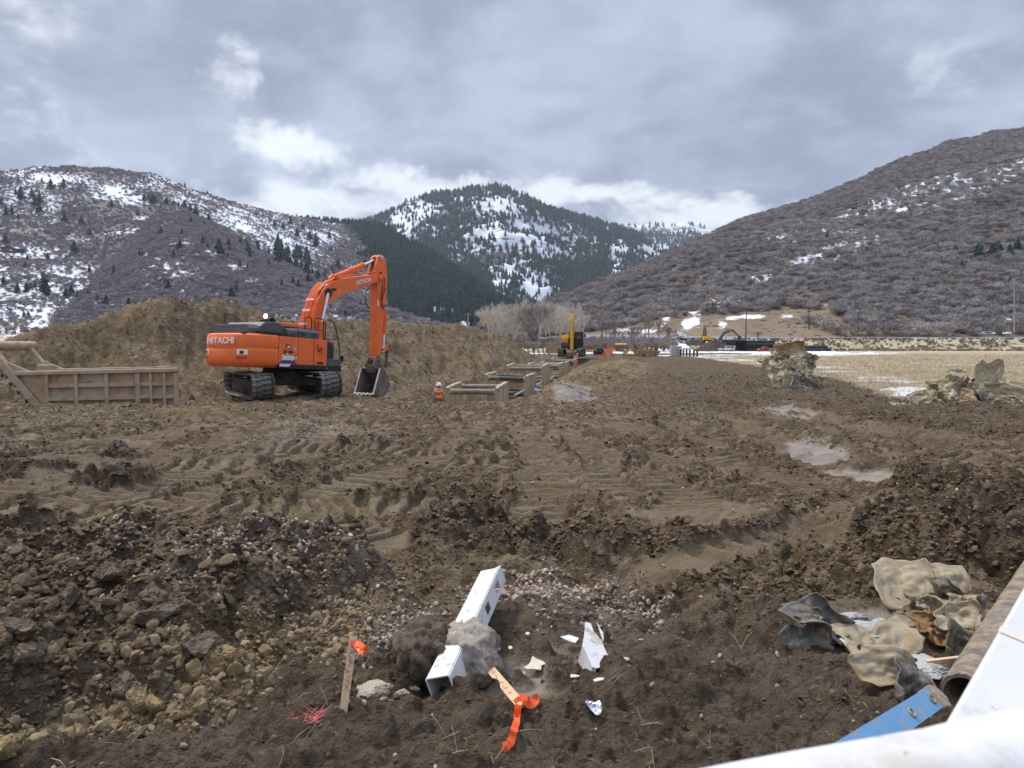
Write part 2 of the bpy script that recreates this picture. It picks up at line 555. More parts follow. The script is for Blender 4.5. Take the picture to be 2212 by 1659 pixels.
for k_, c_, d_, e_ in (('sheet', (0.37, 0.30, 0.195), (0.38, 0.27, 0.145), (0.28, 0.25, 0.195)), ('sheetdark', (0.15, 0.128, 0.085), (0.32, 0.25, 0.16), (0.10, 0.09, 0.065)), ('sheetgrey', (0.15, 0.142, 0.12), (0.28, 0.235, 0.17), (0.20, 0.18, 0.14)), ('sheetrust', (0.30, 0.165, 0.07), (0.38, 0.31, 0.2), (0.18, 0.12, 0.07))):
 M[k_ + '_near'] = mat(k_ + '_close', c_, 0.75, var=0.22, scale=16, dirt=d_, damt=0.36, dscale=9, dirt2=e_, d2amt=0.34, d2scale=15, bump=0.004, bscale=45)
M['mudpipe'] = mat('mud_caked_pipe', (0.165, 0.145, 0.125), 0.65, var=0.25, scale=8, dirt=(0.30, 0.23, 0.155), damt=0.6, dscale=16, dirt2=(0.15, 0.115, 0.085), d2amt=0.3, d2scale=26, bump=0.003, bscale=40)
M['rubber'] = mat('mud_caked_rubber', (0.36, 0.29, 0.2), 0.9, var=0.2, scale=12, dirt=(0.22, 0.17, 0.115), damt=0.4, dscale=14, bump=0.004, bscale=40)
M['ice'] = mat('dirty_ice', (0.42, 0.42, 0.42), 0.35, var=0.1, scale=10, dirt=(0.28, 0.24, 0.19), damt=0.34, dscale=9, bump=0.01, bscale=30)
M['foil'] = mat('crumpled_foil', (0.75, 0.77, 0.82), 0.25, metal=0.6, var=0.15, scale=30)
M['hdpe'] = mat('black_pipe', (0.022, 0.024, 0.028), 0.42, var=0.2)
M['pole'] = mat('pole_wood', (0.10, 0.075, 0.062), 0.85, var=0.2)
M['polegrey'] = mat('pole_grey_wood', (0.36, 0.33, 0.30), 0.85, var=0.2)
M['galv'] = mat('galvanised_steel', (0.50, 0.52, 0.54), 0.5, metal=0.3, var=0.1)
M['cone'] = mat('orange_plastic', (0.85, 0.17, 0.05), 0.5, var=0.05)
M['signyellow'] = mat('yellow_green_sign', (0.75, 0.80, 0.03), 0.5, var=0.03)
M['tyre'] = mat('tyre_rubber', (0.025, 0.025, 0.025), 0.8, var=0.2)
M['pickupwhite'] = mat('pickup_white', (0.78, 0.79, 0.80), 0.3, var=0.02)
M['pickupred'] = mat('pickup_red', (0.55, 0.022, 0.035), 0.3, var=0.03)
M['vest'] = mat('orange_vest', (0.98, 0.17, 0.02), 0.7, var=0.05)
M['stripe'] = mat('reflective_stripe', (0.80, 0.78, 0.42), 0.4, var=0.05)
M['hat'] = mat('white_hard_hat', (0.85, 0.85, 0.84), 0.35, var=0.02)
M['hatorange'] = mat('orange_hard_hat', (0.9, 0.2, 0.03), 0.35, var=0.02)
M['bluecloth'] = mat('blue_tarp', (0.26, 0.34, 0.72), 0.6, var=0.15)
M['roofgreen'] = mat('green_roof', (0.015, 0.05, 0.05), 0.5, var=0.1)
M['cedar'] = mat('cedar_wall', (0.26, 0.09, 0.045), 0.8, var=0.2)
M['housegrey'] = mat('pale_gable', (0.30, 0.34, 0.42), 0.6, var=0.1)
M['netting'] = mat('orange_netting', (0.90, 0.30, 0.16), 0.7, var=0.15)
M['pinkpaint'] = mat('pink_marking_paint', (0.75, 0.16, 0.16), 0.7, var=0.2)


def person_mat(name, shirt, legs, skin=(0.45, 0.27, 0.19)):
 m, nt, b = new_mat(name); g = G(nt)
 sp = nt.nodes.new("ShaderNodeSeparateXYZ"); nt.links.new(g.coords(), sp.inputs[0])
 c = g.mix(g.ss(sp.outputs[2], 0.93, 0.96), legs, shirt)
 c = g.mix(g.ss(sp.outputs[2], 1.47, 1.50), c, skin)
 n = g.noise(9, 4)
 c = g.mix(g.math('MULTIPLY', n, 0.35), c, (0.08, 0.065, 0.05))
 nt.links.new(c, b.inputs["Base Color"]); b.inputs["Roughness"].default_value = 0.85
 return m


# ------------------------------------------------------------------ instancing of what nobody could count
def gn_scatter(name, variants, pts, rots, scl, kind='stuff', label=None, extra_mat=None):
 """one object: points that carry copies of the variant meshes"""
 me = bpy.data.meshes.new(name)
 pts = np.asarray(pts, np.float32); n = len(pts)
 me.vertices.add(n); me.vertices.foreach_set("co", pts.ravel())
 a = me.attributes.new("rot", 'FLOAT_VECTOR', 'POINT'); a.data.foreach_set("vector", np.asarray(rots, np.float32).ravel())
 scl = np.asarray(scl, np.float32)
 if scl.ndim == 1: scl = np.repeat(scl[:, None], 3, 1)
 a = me.attributes.new("scl", 'FLOAT_VECTOR', 'POINT'); a.data.foreach_set("vector", scl.ravel())
 a = me.attributes.new("pick", 'INT', 'POINT'); a.data.foreach_set("value", rng.integers(0, len(variants), n).astype(np.int32))
 o = bpy.data.objects.new(name, me); link(o)
 col = bpy.data.collections.new(name + "_sources")
 for i, vm in enumerate(variants):
  so = bpy.data.objects.new("%s_piece" % name, vm); col.objects.link(so)
 ng = bpy.data.node_groups.new(name + "_scatter", 'GeometryNodeTree')
 ng.interface.new_socket("Geometry", in_out='INPUT', socket_type='NodeSocketGeometry')
 ng.interface.new_socket("Geometry", in_out='OUTPUT', socket_type='NodeSocketGeometry')
 N, L = ng.nodes, ng.links
 gi = N.new("NodeGroupInput"); go = N.new("NodeGroupOutput")
 ci = N.new("GeometryNodeCollectionInfo"); ci.inputs["Collection"].default_value = col
 ci.inputs["Separate Children"].default_value = True; ci.inputs["Reset Children"].default_value = True
 iop = N.new("GeometryNodeInstanceOnPoints")
 iop.inputs["Pick Instance"].default_value = True

 def na(nm, typ):
  k = N.new("GeometryNodeInputNamedAttribute"); k.data_type = typ; k.inputs["Name"].default_value = nm
  return k.outputs["Attribute"]
 L.new(gi.outputs[0], iop.inputs["Points"]); L.new(ci.outputs[0], iop.inputs["Instance"])
 L.new(na("pick", 'INT'), iop.inputs["Instance Index"])
 e2r = N.new("FunctionNodeEulerToRotation"); L.new(na("rot", 'FLOAT_VECTOR'), e2r.inputs[0])
 L.new(e2r.outputs[0], iop.inputs["Rotation"]); L.new(na("scl", 'FLOAT_VECTOR'), iop.inputs["Scale"])
 L.new(iop.outputs[0], go.inputs[0])
 md = o.modifiers.new("scatter", 'NODES'); md.node_group = ng
 if kind: o["kind"] = kind
 if label: o["label"] = label
 return o
# ------------------------------------------------------------------ the ground
_BY = [0, 5, 10, 25, 29, 33.5, 38, 46, 70, 108, 150, 290, 400]
_BZ = [0, -.02, -.12, -.50, -.74, -1.48, -1.66, -1.25, -.80, -.62, -.95, -1.6, -1.4]


def base(x, y):
 x = np.asarray(x, float); y = np.asarray(y, float)
 z = np.interp(y, _BY, _BZ)
 z = z + 0.30 * sstep(x, 4, 12) * sstep(y, 26, 34) * (1 - sstep(y, 45, 70))
 z = z + sstep(y, 298, 322) * 4.6 * sstep(x, 40, 75) + sstep(y, 200, 520) * 9 * sstep(-x, 0, 60)
 return z


def G0(px, py, dz=0.0):
 """where the picture's ray meets the smooth ground"""
 d = ray(px, py)
 Y = 1.0
 for _ in range(60):
  z = float(base(d.x / d.y * Y, Y)) + dz
  if d.z >= -1e-5: break
  Yn = (CAM_H - z) / (-d.z / d.y)
  if abs(Yn - Y) < 1e-4: break
  Y = 0.5 * Y + 0.5 * Yn
 return (d.x / d.y * Y, Y)


def wpoly(pts, dz=0.0):
 return [G0(*p, dz) for p in pts]


POLY = {k: wpoly(v, {'tan1': .07, 'tan2': .05, 'gravel1': .12, 'gravel3': .08, 'gravel2': .05}.get(k, 0.0)) for k, v in {
 'mound': [(-260, 1720), (0, 1625), (130, 1580), (330, 1515), (470, 1470), (580, 1410), (640, 1360), (740, 1330), (800, 1290), (700, 1215), (520, 1190), (200, 1180), (0, 1195), (-360, 1240)],
 'ridge': [(1820, 1205), (1850, 1120), (1960, 1085), (2120, 1080), (2330, 1090), (2400, 1215), (2212, 1215), (2020, 1205)],
 'dark1': [(930, 1170), (950, 1100), (1010, 1080), (1070, 1120), (1060, 1170)],
 'dark2': [(-60, 1045), (0, 990), (120, 985), (330, 1000), (330, 1040), (200, 1062)],
 'dark3': [(1050, 1195), (1130, 1150), (1300, 1160), (1400, 1190), (1330, 1215), (1150, 1215)],
 'dark4': [(1380, 1195), (1500, 1160), (1690, 1135), (1720, 1150), (1600, 1180), (1450, 1210)],
 'rock': [(870, 1400), (900, 1370), (1040, 1375), (1060, 1460), (980, 1500), (890, 1470)],
 'gravel1': [(190, 1195), (330, 1180), (560, 1200), (720, 1240), (900, 1262), (860, 1300), (700, 1290), (560, 1255), (400, 1320), (280, 1310), (300, 1240)],
 'gravel2': [(1080, 1265), (1200, 1255), (1330, 1290), (1320, 1330), (1200, 1330), (1090, 1300)],
 'gravel3': [(700, 1280), (880, 1270), (960, 1320), (900, 1370), (800, 1340), (700, 1310)],
 'gravel4': [(590, 945), (600, 918), (660, 915), (720, 930), (840, 938), (830, 960), (720, 962), (600, 975), (520, 955)],
 'tan1': [(-60, 1680), (0, 1600), (150, 1570), (270, 1530), (290, 1480), (420, 1420), (540, 1380), (600, 1350), (650, 1370), (580, 1430), (520, 1470), (330, 1545), (120, 1600), (0, 1650)],
 'tan2': [(700, 1350), (760, 1300), (830, 1290), (880, 1320), (850, 1370), (740, 1380)],
 'tan3': [(330, 905), (360, 885), (430, 880), (520, 885), (560, 900), (430, 910)],
 'tan4': [(1190, 850), (1210, 815), (1270, 790), (1340, 778), (1405, 785), (1390, 815), (1300, 835), (1230, 858)],
 'pad1': [(1370, 1125), (1480, 1098), (1600, 1105), (1690, 1130), (1640, 1155), (1500, 1170), (1440, 1150)],
 'pad2': [(1370, 1235), (1480, 1205), (1620, 1200), (1600, 1235), (1450, 1262)],
 'wet1': [(1665, 948), (1755, 942), (1800, 968), (1855, 992), (1920, 1006), (1995, 1038), (2085, 1082), (2060, 1096), (1990, 1094), (1930, 1066), (1885, 1038), (1820, 1018), (1760, 992), (1690, 974)],
 'wet2': [(1615, 868), (1690, 872), (1760, 885), (1740, 902), (1690, 900), (1650, 885)],
 'wet3': [(1180, 852), (1215, 846), (1275, 843), (1290, 858), (1240, 870), (1200, 868)],
 'wet4': [(1075, 1400), (1140, 1380), (1260, 1390), (1250, 1440), (1160, 1475), (1060, 1460)],
 'wet5': [(350, 1090), (400, 1075), (470, 1085), (560, 1110), (520, 1140), (390, 1150)],
 'wet6': [(60, 1150), (150, 1125), (330, 1140), (340, 1165), (150, 1180)],
 'wet7': [(1840, 1315), (1900, 1310), (2000, 1330), (2010, 1370), (1900, 1372), (1800, 1362)],
}.items()}
FIELD = [(15.5, 12), (17.2, 20), (18.5, 26), (19.4, 36), (22.8, 54), (25.5, 82), (29, 128), (26, 150), (60, 172), (60, 205), (-60, 140), (-60, 60), (-36, 30), (-60, 10), (-400, 30), (-400, 1700), (1700, 1700), (1700, -50), (14, -50)]
CREST = [(-33, 27, 0.6), (-27, 30, 0.9), (-23.2, 33.5, 1.75), (-21.2, 35, 2.5), (-19.2, 36.5, 3.05), (-17.2, 38.5, 3.45), (-16.0, 40, 3.7), (-14.8, 42.5, 3.0), (-14.3, 50, 3.0), (-13.4, 55, 3.0),
         (-10.2, 66, 3.15), (-7.7, 76, 3.25), (-5.0, 84, 3.2), (-1.4, 96, 2.1), (1.2, 104, 0.6), (2.9, 110, -0.6)]
SPOIL = [(2.6, 42, -0.75), (4.5, 50, -0.52), (8.4, 61, -0.28), (12.5, 78, -0.35), (14, 95, -0.5)]
TR_A, TR_B = np.array((-2.3, 36.5)), np.array((8.4, 103.0))
TR_D = (TR_B - TR_A) / np.linalg.norm(TR_B - TR_A)
TR_L = float(np.linalg.norm(TR_B - TR_A))
# tracked machines' prints: polyline, half width, pitch of the bars, depth
PRINTS = [([(-11, 9.5), (-6, 10.2), (-2, 10.6), (3, 10.4)], .42, .21, .06), ([(-9.5, 11.6), (-5, 12.2), (0, 12.0)], .4, .2, .06), ([(-8.6, 7.2), (-6, 7.0), (-3, 7.5), (0, 7.6)], .38, .2, .05), ([(-7.4, 8.0), (-7.0, 10), (-6.4, 12), (-6.6, 15)], .34, .2, .06), ([(-4.7, 7.0), (-4.2, 9), (-4.2, 12), (-4.4, 15)], .34, .2, .06), ([(1.0, 8.0), (1.2, 10.5), (1.3, 13), (1.0, 16)], .33, .2, .05),
          ([(-6.5, 5.6), (-5.6, 8), (-5.2, 11), (-5.6, 15)], .33, .20, .055), ([(-4.0, 5.9), (-3.4, 8.5), (-3.2, 12), (-3.4, 15.5)], .34, .20, .055),
          ([(-2.2, 6.3), (-1.7, 9), (-1.1, 12.5), (-.9, 16)], .33, .19, .05), ([(.2, 6.6), (.5, 9.5), (.4, 13), (.2, 16)], .33, .20, .05),
          ([(-9, 9), (-7.6, 11.5), (-7, 14), (-7, 17)], .36, .21, .06), ([(-1.0, 6.0), (-2.6, 7.4), (-4.6, 8.1), (-7.2, 8.5)], .33, .20, .05),
          ([(1.6, 7.0), (2.1, 9.8), (2.6, 13), (2.6, 17)], .33, .20, .045), ([(3.4, 8.4), (3.2, 10.0), (3.25, 12), (3.7, 15), (4.0, 19)], .36, .17, .065),
          ([(4.9, 8.0), (4.5, 10), (4.7, 12.2), (5.2, 15), (5.6, 20)], .34, .17, .06), ([(7.4, 12), (6.6, 14), (6.6, 17), (7.3, 22)], .36, .18, .06),
          ([(-12, 13), (-9.5, 14.6), (-5, 16), (0, 17)], .36, .21, .05), ([(-11, 17), (-6, 18.8), (0, 19.6), (5, 20)], .36, .21, .05),
          ([(1.5, 5.3), (2.4, 6.0), (3.4, 7.0)], .3, .16, .03), ([(9, 14), (8.4, 17), (9, 22), (11, 30)], .4, .2, .06)]


def row_density(y):
 return 400 / 1.3 * 1.6 / y ** 2 + 500 / 4.74 / y + 15 * np.exp(-((np.log(y) - 2.25) / .42) ** 2)


def ground(x, y, want_masks=False):
 x = np.asarray(x, float); y = np.asarray(y, float)
 z = base(x, y)
 wx = x + 0.35 * perlin(x * .7, y * .7, 3) + 0.08 * perlin(x * 3, y * 3, 4)
 wy = y + 0.35 * perlin(x * .7, y * .7, 5) + 0.08 * perlin(x * 3, y * 3, 6)
 near = y < 40

 def pm(name, soft=0.25, pad=0.0):
  pts = POLY[name]
  cy = np.mean([p[1] for p in pts]); cx = np.mean([p[0] for p in pts])
  rad = max(math.hypot(p[0] - cx, p[1] - cy) for p in pts) + soft * 3 + 1.0
  r = np.zeros(x.shape)
  s = (np.abs(x - cx) < rad) & (np.abs(y - cy) < rad)
  if s.any():
   k = soft * (0.6 + cy * 0.06)
   r[s] = 1 - sstep(poly_sd(wx[s], wy[s], pts), -k + pad, k + pad)
  return r
 fieldm = 1 - sstep(poly_sd(wx, wy, FIELD), -0.5, 0.6)
 mound = pm('mound', .28); ridge = pm('ridge', .25)
 dk = np.maximum.reduce([pm(k, .22) for k in ('dark1', 'dark2', 'dark3', 'dark4')])
 wbr = sstep(perlin(x * 1.7, y * 1.3, 64) + .5 * perlin(x * 5, y * 5, 65), -.42, -.15)
 pad = np.maximum(pm('pad1', .3), pm('pad2', .22))
 wet = np.maximum.reduce([pm('wet%d' % i, .10 if i < 4 else .2) for i in (1, 2, 3, 4, 7)])
 wet = wet * wbr
 grav = np.maximum.reduce([pm('gravel%d' % i, .25) for i in range(1, 5)])
 tan = np.maximum.reduce([pm('tan%d' % i, .22) for i in range(1, 5)])
 foot = 1 - sstep(y, 3.9, 5.0)                      # trodden ground at the photographer's feet
 foot = np.maximum(foot * (1 - mound), 0)
 rocksock = pm('rock', .2)
 # heaps
 z = z + mound * (0.16 + 0.10 * fbm(x * 1.3, y * 1.3, 21, 3)) + ridge * (0.24 + 0.14 * fbm(x * 1.1, y * 1.1, 23, 3)) + dk * (0.07 + 0.08 * fbm(x * 1.6, y * 1.6, 24, 2))
 z = z + pm('tan3', .3) * 0.12 + pm('gravel4', .3) * 0.12 - rocksock * 0.14
 # long ruts and swells of the driven ground
 sw = 0.10 * perlin(x * .35, y * .35, 31) + 0.07 * perlin(x * .9, y * .9, 32)
 rut = -0.13 * np.exp(-((x - 4.3 - 0.05 * (y - 10) - 0.5 * np.sin(y * .25)) / 0.5) ** 2) - 0.16 * np.exp(-((x - 7.4 - .12 * (y - 12)) / 0.6) ** 2)
 z = z + (1 - fieldm) * (sw + rut * sstep(y, 7, 9)) * (1 - .7 * foot)
 # berm of dug earth along the trench, and the low one on the other side
 d, zc, al, sd = line_dist(wx, wy, CREST)
 slope = 0.60 + 0.12 * perlin(x * .15, y * .15, 41)
 zb = zc - slope * np.maximum(0, d - 0.4) + 0.42 * perlin(x * .28, y * .28, 42) + 0.22 * perlin(x * .8, y * .8, 43) + 0.10 * perlin(x * 2.1, y * 2.1, 44)
 # the slope's runnels and slumps
 zb = zb - 0.22 * np.abs(perlin(al * .45, d * .12, 45)) * sstep(d, 1, 3)
 bite = np.exp(-(((x + 19.4) / 2.6) ** 2 + ((y - 33.6) / 2.0) ** 2)) + 0.8 * np.exp(-(((x + 14.2) / 1.6) ** 2 + ((y - 36.8) / 2.0) ** 2))
 zb = zb - 1.5 * bite - .5 * np.abs(perlin(x * .42, y * .42, 46)) * sstep(d, .8, 2.5) + .25 * np.abs(perlin(x * .9, y * .9, 47))
 bermm = sstep(zb - z, -0.25, 0.35)
 z = np.maximum(z, zb) + 0.08 * bermm * (1 - bermm)
 d2, zc2, al2, sd2 = line_dist(wx, wy, SPOIL)
 zs = zc2 - 0.33 * d2 + 0.10 * perlin(x * .6, y * .6, 51)
 sp = sstep(zs - z, -0.12, 0.2)
 z = np.maximum(z, zs)
 # the dug trench
 s = (x - TR_A[0]) * TR_D[0] + (y - TR_A[1]) * TR_D[1]
 t = (x - TR_A[0]) * TR_D[1] - (y - TR_A[1]) * TR_D[0]
 hl = np.interp(s, [0, 8, 18, 40, 70], [3.4, 3.2, 2.2, 1.7, 1.6]); hr = np.interp(s, [0, 6, 12, 70], [2.1, 2.0, 1.9, 1.6])
 out = np.maximum(np.where(t < 0, -t - hl, t - hr), 0)
 over = np.maximum(np.maximum(-s, s - TR_L), 0)
 wob = 0.25 * perlin(x * .8, y * .8, 55)
 zt = np.interp(s, [0, 10, 70], [-2.75, -2.9, -2.6]) + np.where(t < 0, 0.95, 1.9) * np.maximum(0, out + wob * (out > 0)) + 1.5 * np.maximum(0, over + wob)
 cut = sstep(z - zt, -0.1, 0.4)
 z = np.minimum(z, zt)
 # flat standing under the big machine
 ex = 1 - sstep(np.hypot(x + 9.2, y - 31.0), 3.0, 4.6)
 z = z * (1 - ex) + ex * (-0.66 + 0.12 * perlin(x * .6, y * .6, 57))
 # prints of the tracks
 pr = np.zeros(x.shape); pz = np.zeros(x.shape)
 sel = (y > 4.5) & (y < 32) & (np.abs(x) < 15)
 if sel.any():
  xs, ys = wx[sel] * .7 + x[sel] * .3, wy[sel] * .7 + y[sel] * .3
  best = np.zeros(xs.shape); bz = np.zeros(xs.shape)
  keep = sstep(perlin(xs * .55, ys * .55, 61), -0.6, -0.2)
  for pts, hw, pitch, dep in PRINTS:
   dd, _, al_, sd_ = line_dist(xs, ys, pts)
   mk = (1 - sstep(dd, hw - .05, hw + .05)) * keep
   ph = al_ / (pitch * 1.15) + 0.35 * perlin(xs * 1.2, ys * 1.2, 62)
   saw = np.abs((ph % 1.0) - 0.5) * 2
   barz = sstep(saw, 0.42, 0.66) * dep * 1.7 - dep * 1.3
   edge = np.exp(-((dd - hw - .07) / .07) ** 2) * keep * dep * 0.9
   zz = mk * barz + (1 - mk) * edge
   upd = mk > best
   bz = np.where(upd | (best < .05), np.where(upd, zz, bz + edge * .3), bz); best = np.maximum(best, mk)
  pr[sel] = best; pz[sel] = bz
 calm = np.clip(pad + wet + 0.65 * fieldm + 0.62 * foot * (1 - rocksock) + 0.86 * pr, 0, 1)
 z = z + pz * (1 - np.clip(wet + mound + dk + ridge + fieldm, 0, 1))
 rough = 1 - calm
 patch = 0.6 + 0.65 * sstep(perlin(x * .45, y * .45, 71) + .35 * perlin(x * 1.3, y * 1.3, 72), -0.25, 0.55)
 rough = rough * np.clip(patch + mound + dk + ridge + 0.5 * sp, 0, 1.35) * (1 - .4 * bermm)
 rough = np.clip(rough, 0, 1.35)
 # clods pressed into the surface, large to small; what the sheet is too coarse to carry far off is left out there
 sp_ = 1.0 / row_density(np.clip(y, 1.2, 130))
 def lod(lam): return sstep(lam / sp_, 2.0, 4.0)
 rough = np.maximum(rough, .36 * (1 - fieldm) * (1 - wet) * (1 - .75 * pr))
 nz1 = perlin(x * 2.6, y * 2.6, 85); nz2 = perlin(x * 5.5, y * 6, 86)
 cz = domes(wx + .06 * nz2, wy, .62, 81, .34, .42) * (0.55 + 0.5 * ridge + .2 * dk)
 cz = np.maximum(cz, domes(x + .07 * nz2, wy + .05 * nz1, .30, 82, .66, .80))
 cz = np.maximum(cz, domes(x + .03 * nz2, wy, .17, 182, .6, .85) * lod(.17))
 c3_ = np.zeros(x.shape); c4_ = np.zeros(x.shape)
 nb = y < 20
 if nb.any(): c3_[nb] = (domes(x[nb] + .02 * perlin(x[nb] * 17, y[nb] * 17, 8), y[nb], .115, 83, .7, .8) * lod(.12)[nb])
 nn = y < 9
 if nn.any(): c4_[nn] = (domes(x[nn], y[nn], .05, 84, .7, .8) + .010 * perlin(x[nn] * 30, y[nn] * 30, 9)) * lod(.05)[nn]
 jag = .05 * np.abs(nz1) + .055 * np.abs(nz2) * lod(.2) + .045 * np.abs(perlin(x * 11, y * 12, 87)) * lod(.10) + .026 * np.abs(perlin(x * 23, y * 23, 90)) * lod(.05)
 z = z + rough * (cz * .80 + c3_ * .8 + c4_ * .7 + jag - .075)
 z = z + foot * (1 - .8 * wet) * (.25 * c3_ + .3 * c4_ + .045 * np.abs(perlin(x * 3, y * 3, 88)) + .030 * np.abs(perlin(x * 8, y * 8, 89)) + .016 * np.abs(perlin(x * 19, y * 19, 93)) - .02)
 z = z + bermm * (.22 * np.abs(perlin(x * 1.1, y * .8, 97)) + .13 * np.abs(perlin(x * 3, y * 2.2, 98)))
 z = z + fieldm * 0.05 * perlin(x * .5, y * .5, 91)
 z = z - wet * 0.05
 if not want_masks: return z
 # snow lying on the field
 st = fbm(x * .075, y * .28 / (1 + .004 * y), 95, 4) + 0.25 * perlin(x * .5, y * 1.4, 96)
 edge = np.exp(-((poly_sd(x, y, FIELD) + 3.0) / 3.2) ** 2)
 lot = np.exp(-((y - 200) / 60.0) ** 2) * sstep(x, -5, 25) * (1 - sstep(x - .44 * y, -10, 25))
 snow = fieldm * np.clip(sstep(st + .5 * edge * sstep(y, 20, 30) + 2.1 * lot - .42 * sstep(y, 28, 44) * (1 - edge) + 0.35 * np.exp(-((y - 175) / 30.) ** 2), 0.38, 0.62), 0, 1)
 left = sstep(-x, 10, 60) * fieldm
 snow = np.maximum(snow * (1 - left), left * sstep(st + .1 + .4 * sstep(y, 60, 100) - .8 * sstep(y, 300, 420), .1, .4))
 return z, dict(field=fieldm * (1 - bermm), snow=snow * (1 - bermm), tan=np.clip(1.25 * tan * (1 - .5 * wet) + (.16 + .42 * sstep(perlin(x * .4, y * .4, 99) + .4 * perlin(x * 1.2, y * 1.2, 100), -.3, .45)) * bermm + .65 * sp * (1 - cut) + .45 * cut, 0, 1), wet=wet, grav=grav, rough=rough, pad=np.clip(pad + .75 * pr, 0, 1),
                   dark=np.clip(dk + ridge + (1 - bermm) * sstep(x, 2, 9) * sstep(y, 9, 20) * .7, 0, 1), foot=foot, berm=bermm, mound=mound)


def HZ(x, y):
 return float(ground(np.array([x], float), np.array([y], float))[0])


def build_ground():
 yy = np.exp(np.linspace(math.log(1.15), math.log(132), 4000))
 dens = row_density(yy)
 cdf = np.concatenate(([0], np.cumsum(0.5 * (dens[1:] + dens[:-1]) * np.diff(yy))))
 nr = int(cdf[-1])
 rows = np.interp(np.linspace(0, cdf[-1], nr), cdf, yy)
 rows = np.concatenate((rows, np.exp(np.linspace(math.log(132.6), math.log(2600), 90))))
 nc = 780
 s = np.linspace(-1, 1, nc)
 X = s[None, :] * (1.3 + 0.765 * rows[:, None]); Y = np.repeat(rows[:, None], nc, 1)
 # unevenly spaced columns and rows keep the sheet from showing a weave
 X = X.ravel(); Y = Y.ravel()
 z, mk = ground(X, Y, True)
 nrr = len(rows)
 i = np.arange(nrr - 1)[:, None] * nc + np.arange(nc - 1)[None, :]
 q = np.stack((i, i + 1, i + nc + 1, i + nc), -1).reshape(-1, 4)
 me = np_mesh("ground", np.stack((X, Y, z), -1), quads=q, smooth=True)
 for k in ('field', 'snow', 'tan', 'wet', 'grav', 'rough', 'pad', 'dark', 'foot', 'berm'):
  set_attr(me, k, mk[k])
 me.materials.append(ground_mat())
 o = bpy.data.objects.new("ground", me); link(o)
 tag(o, "churned brown mud of the building site and straw field beyond", kind='structure')
 return o


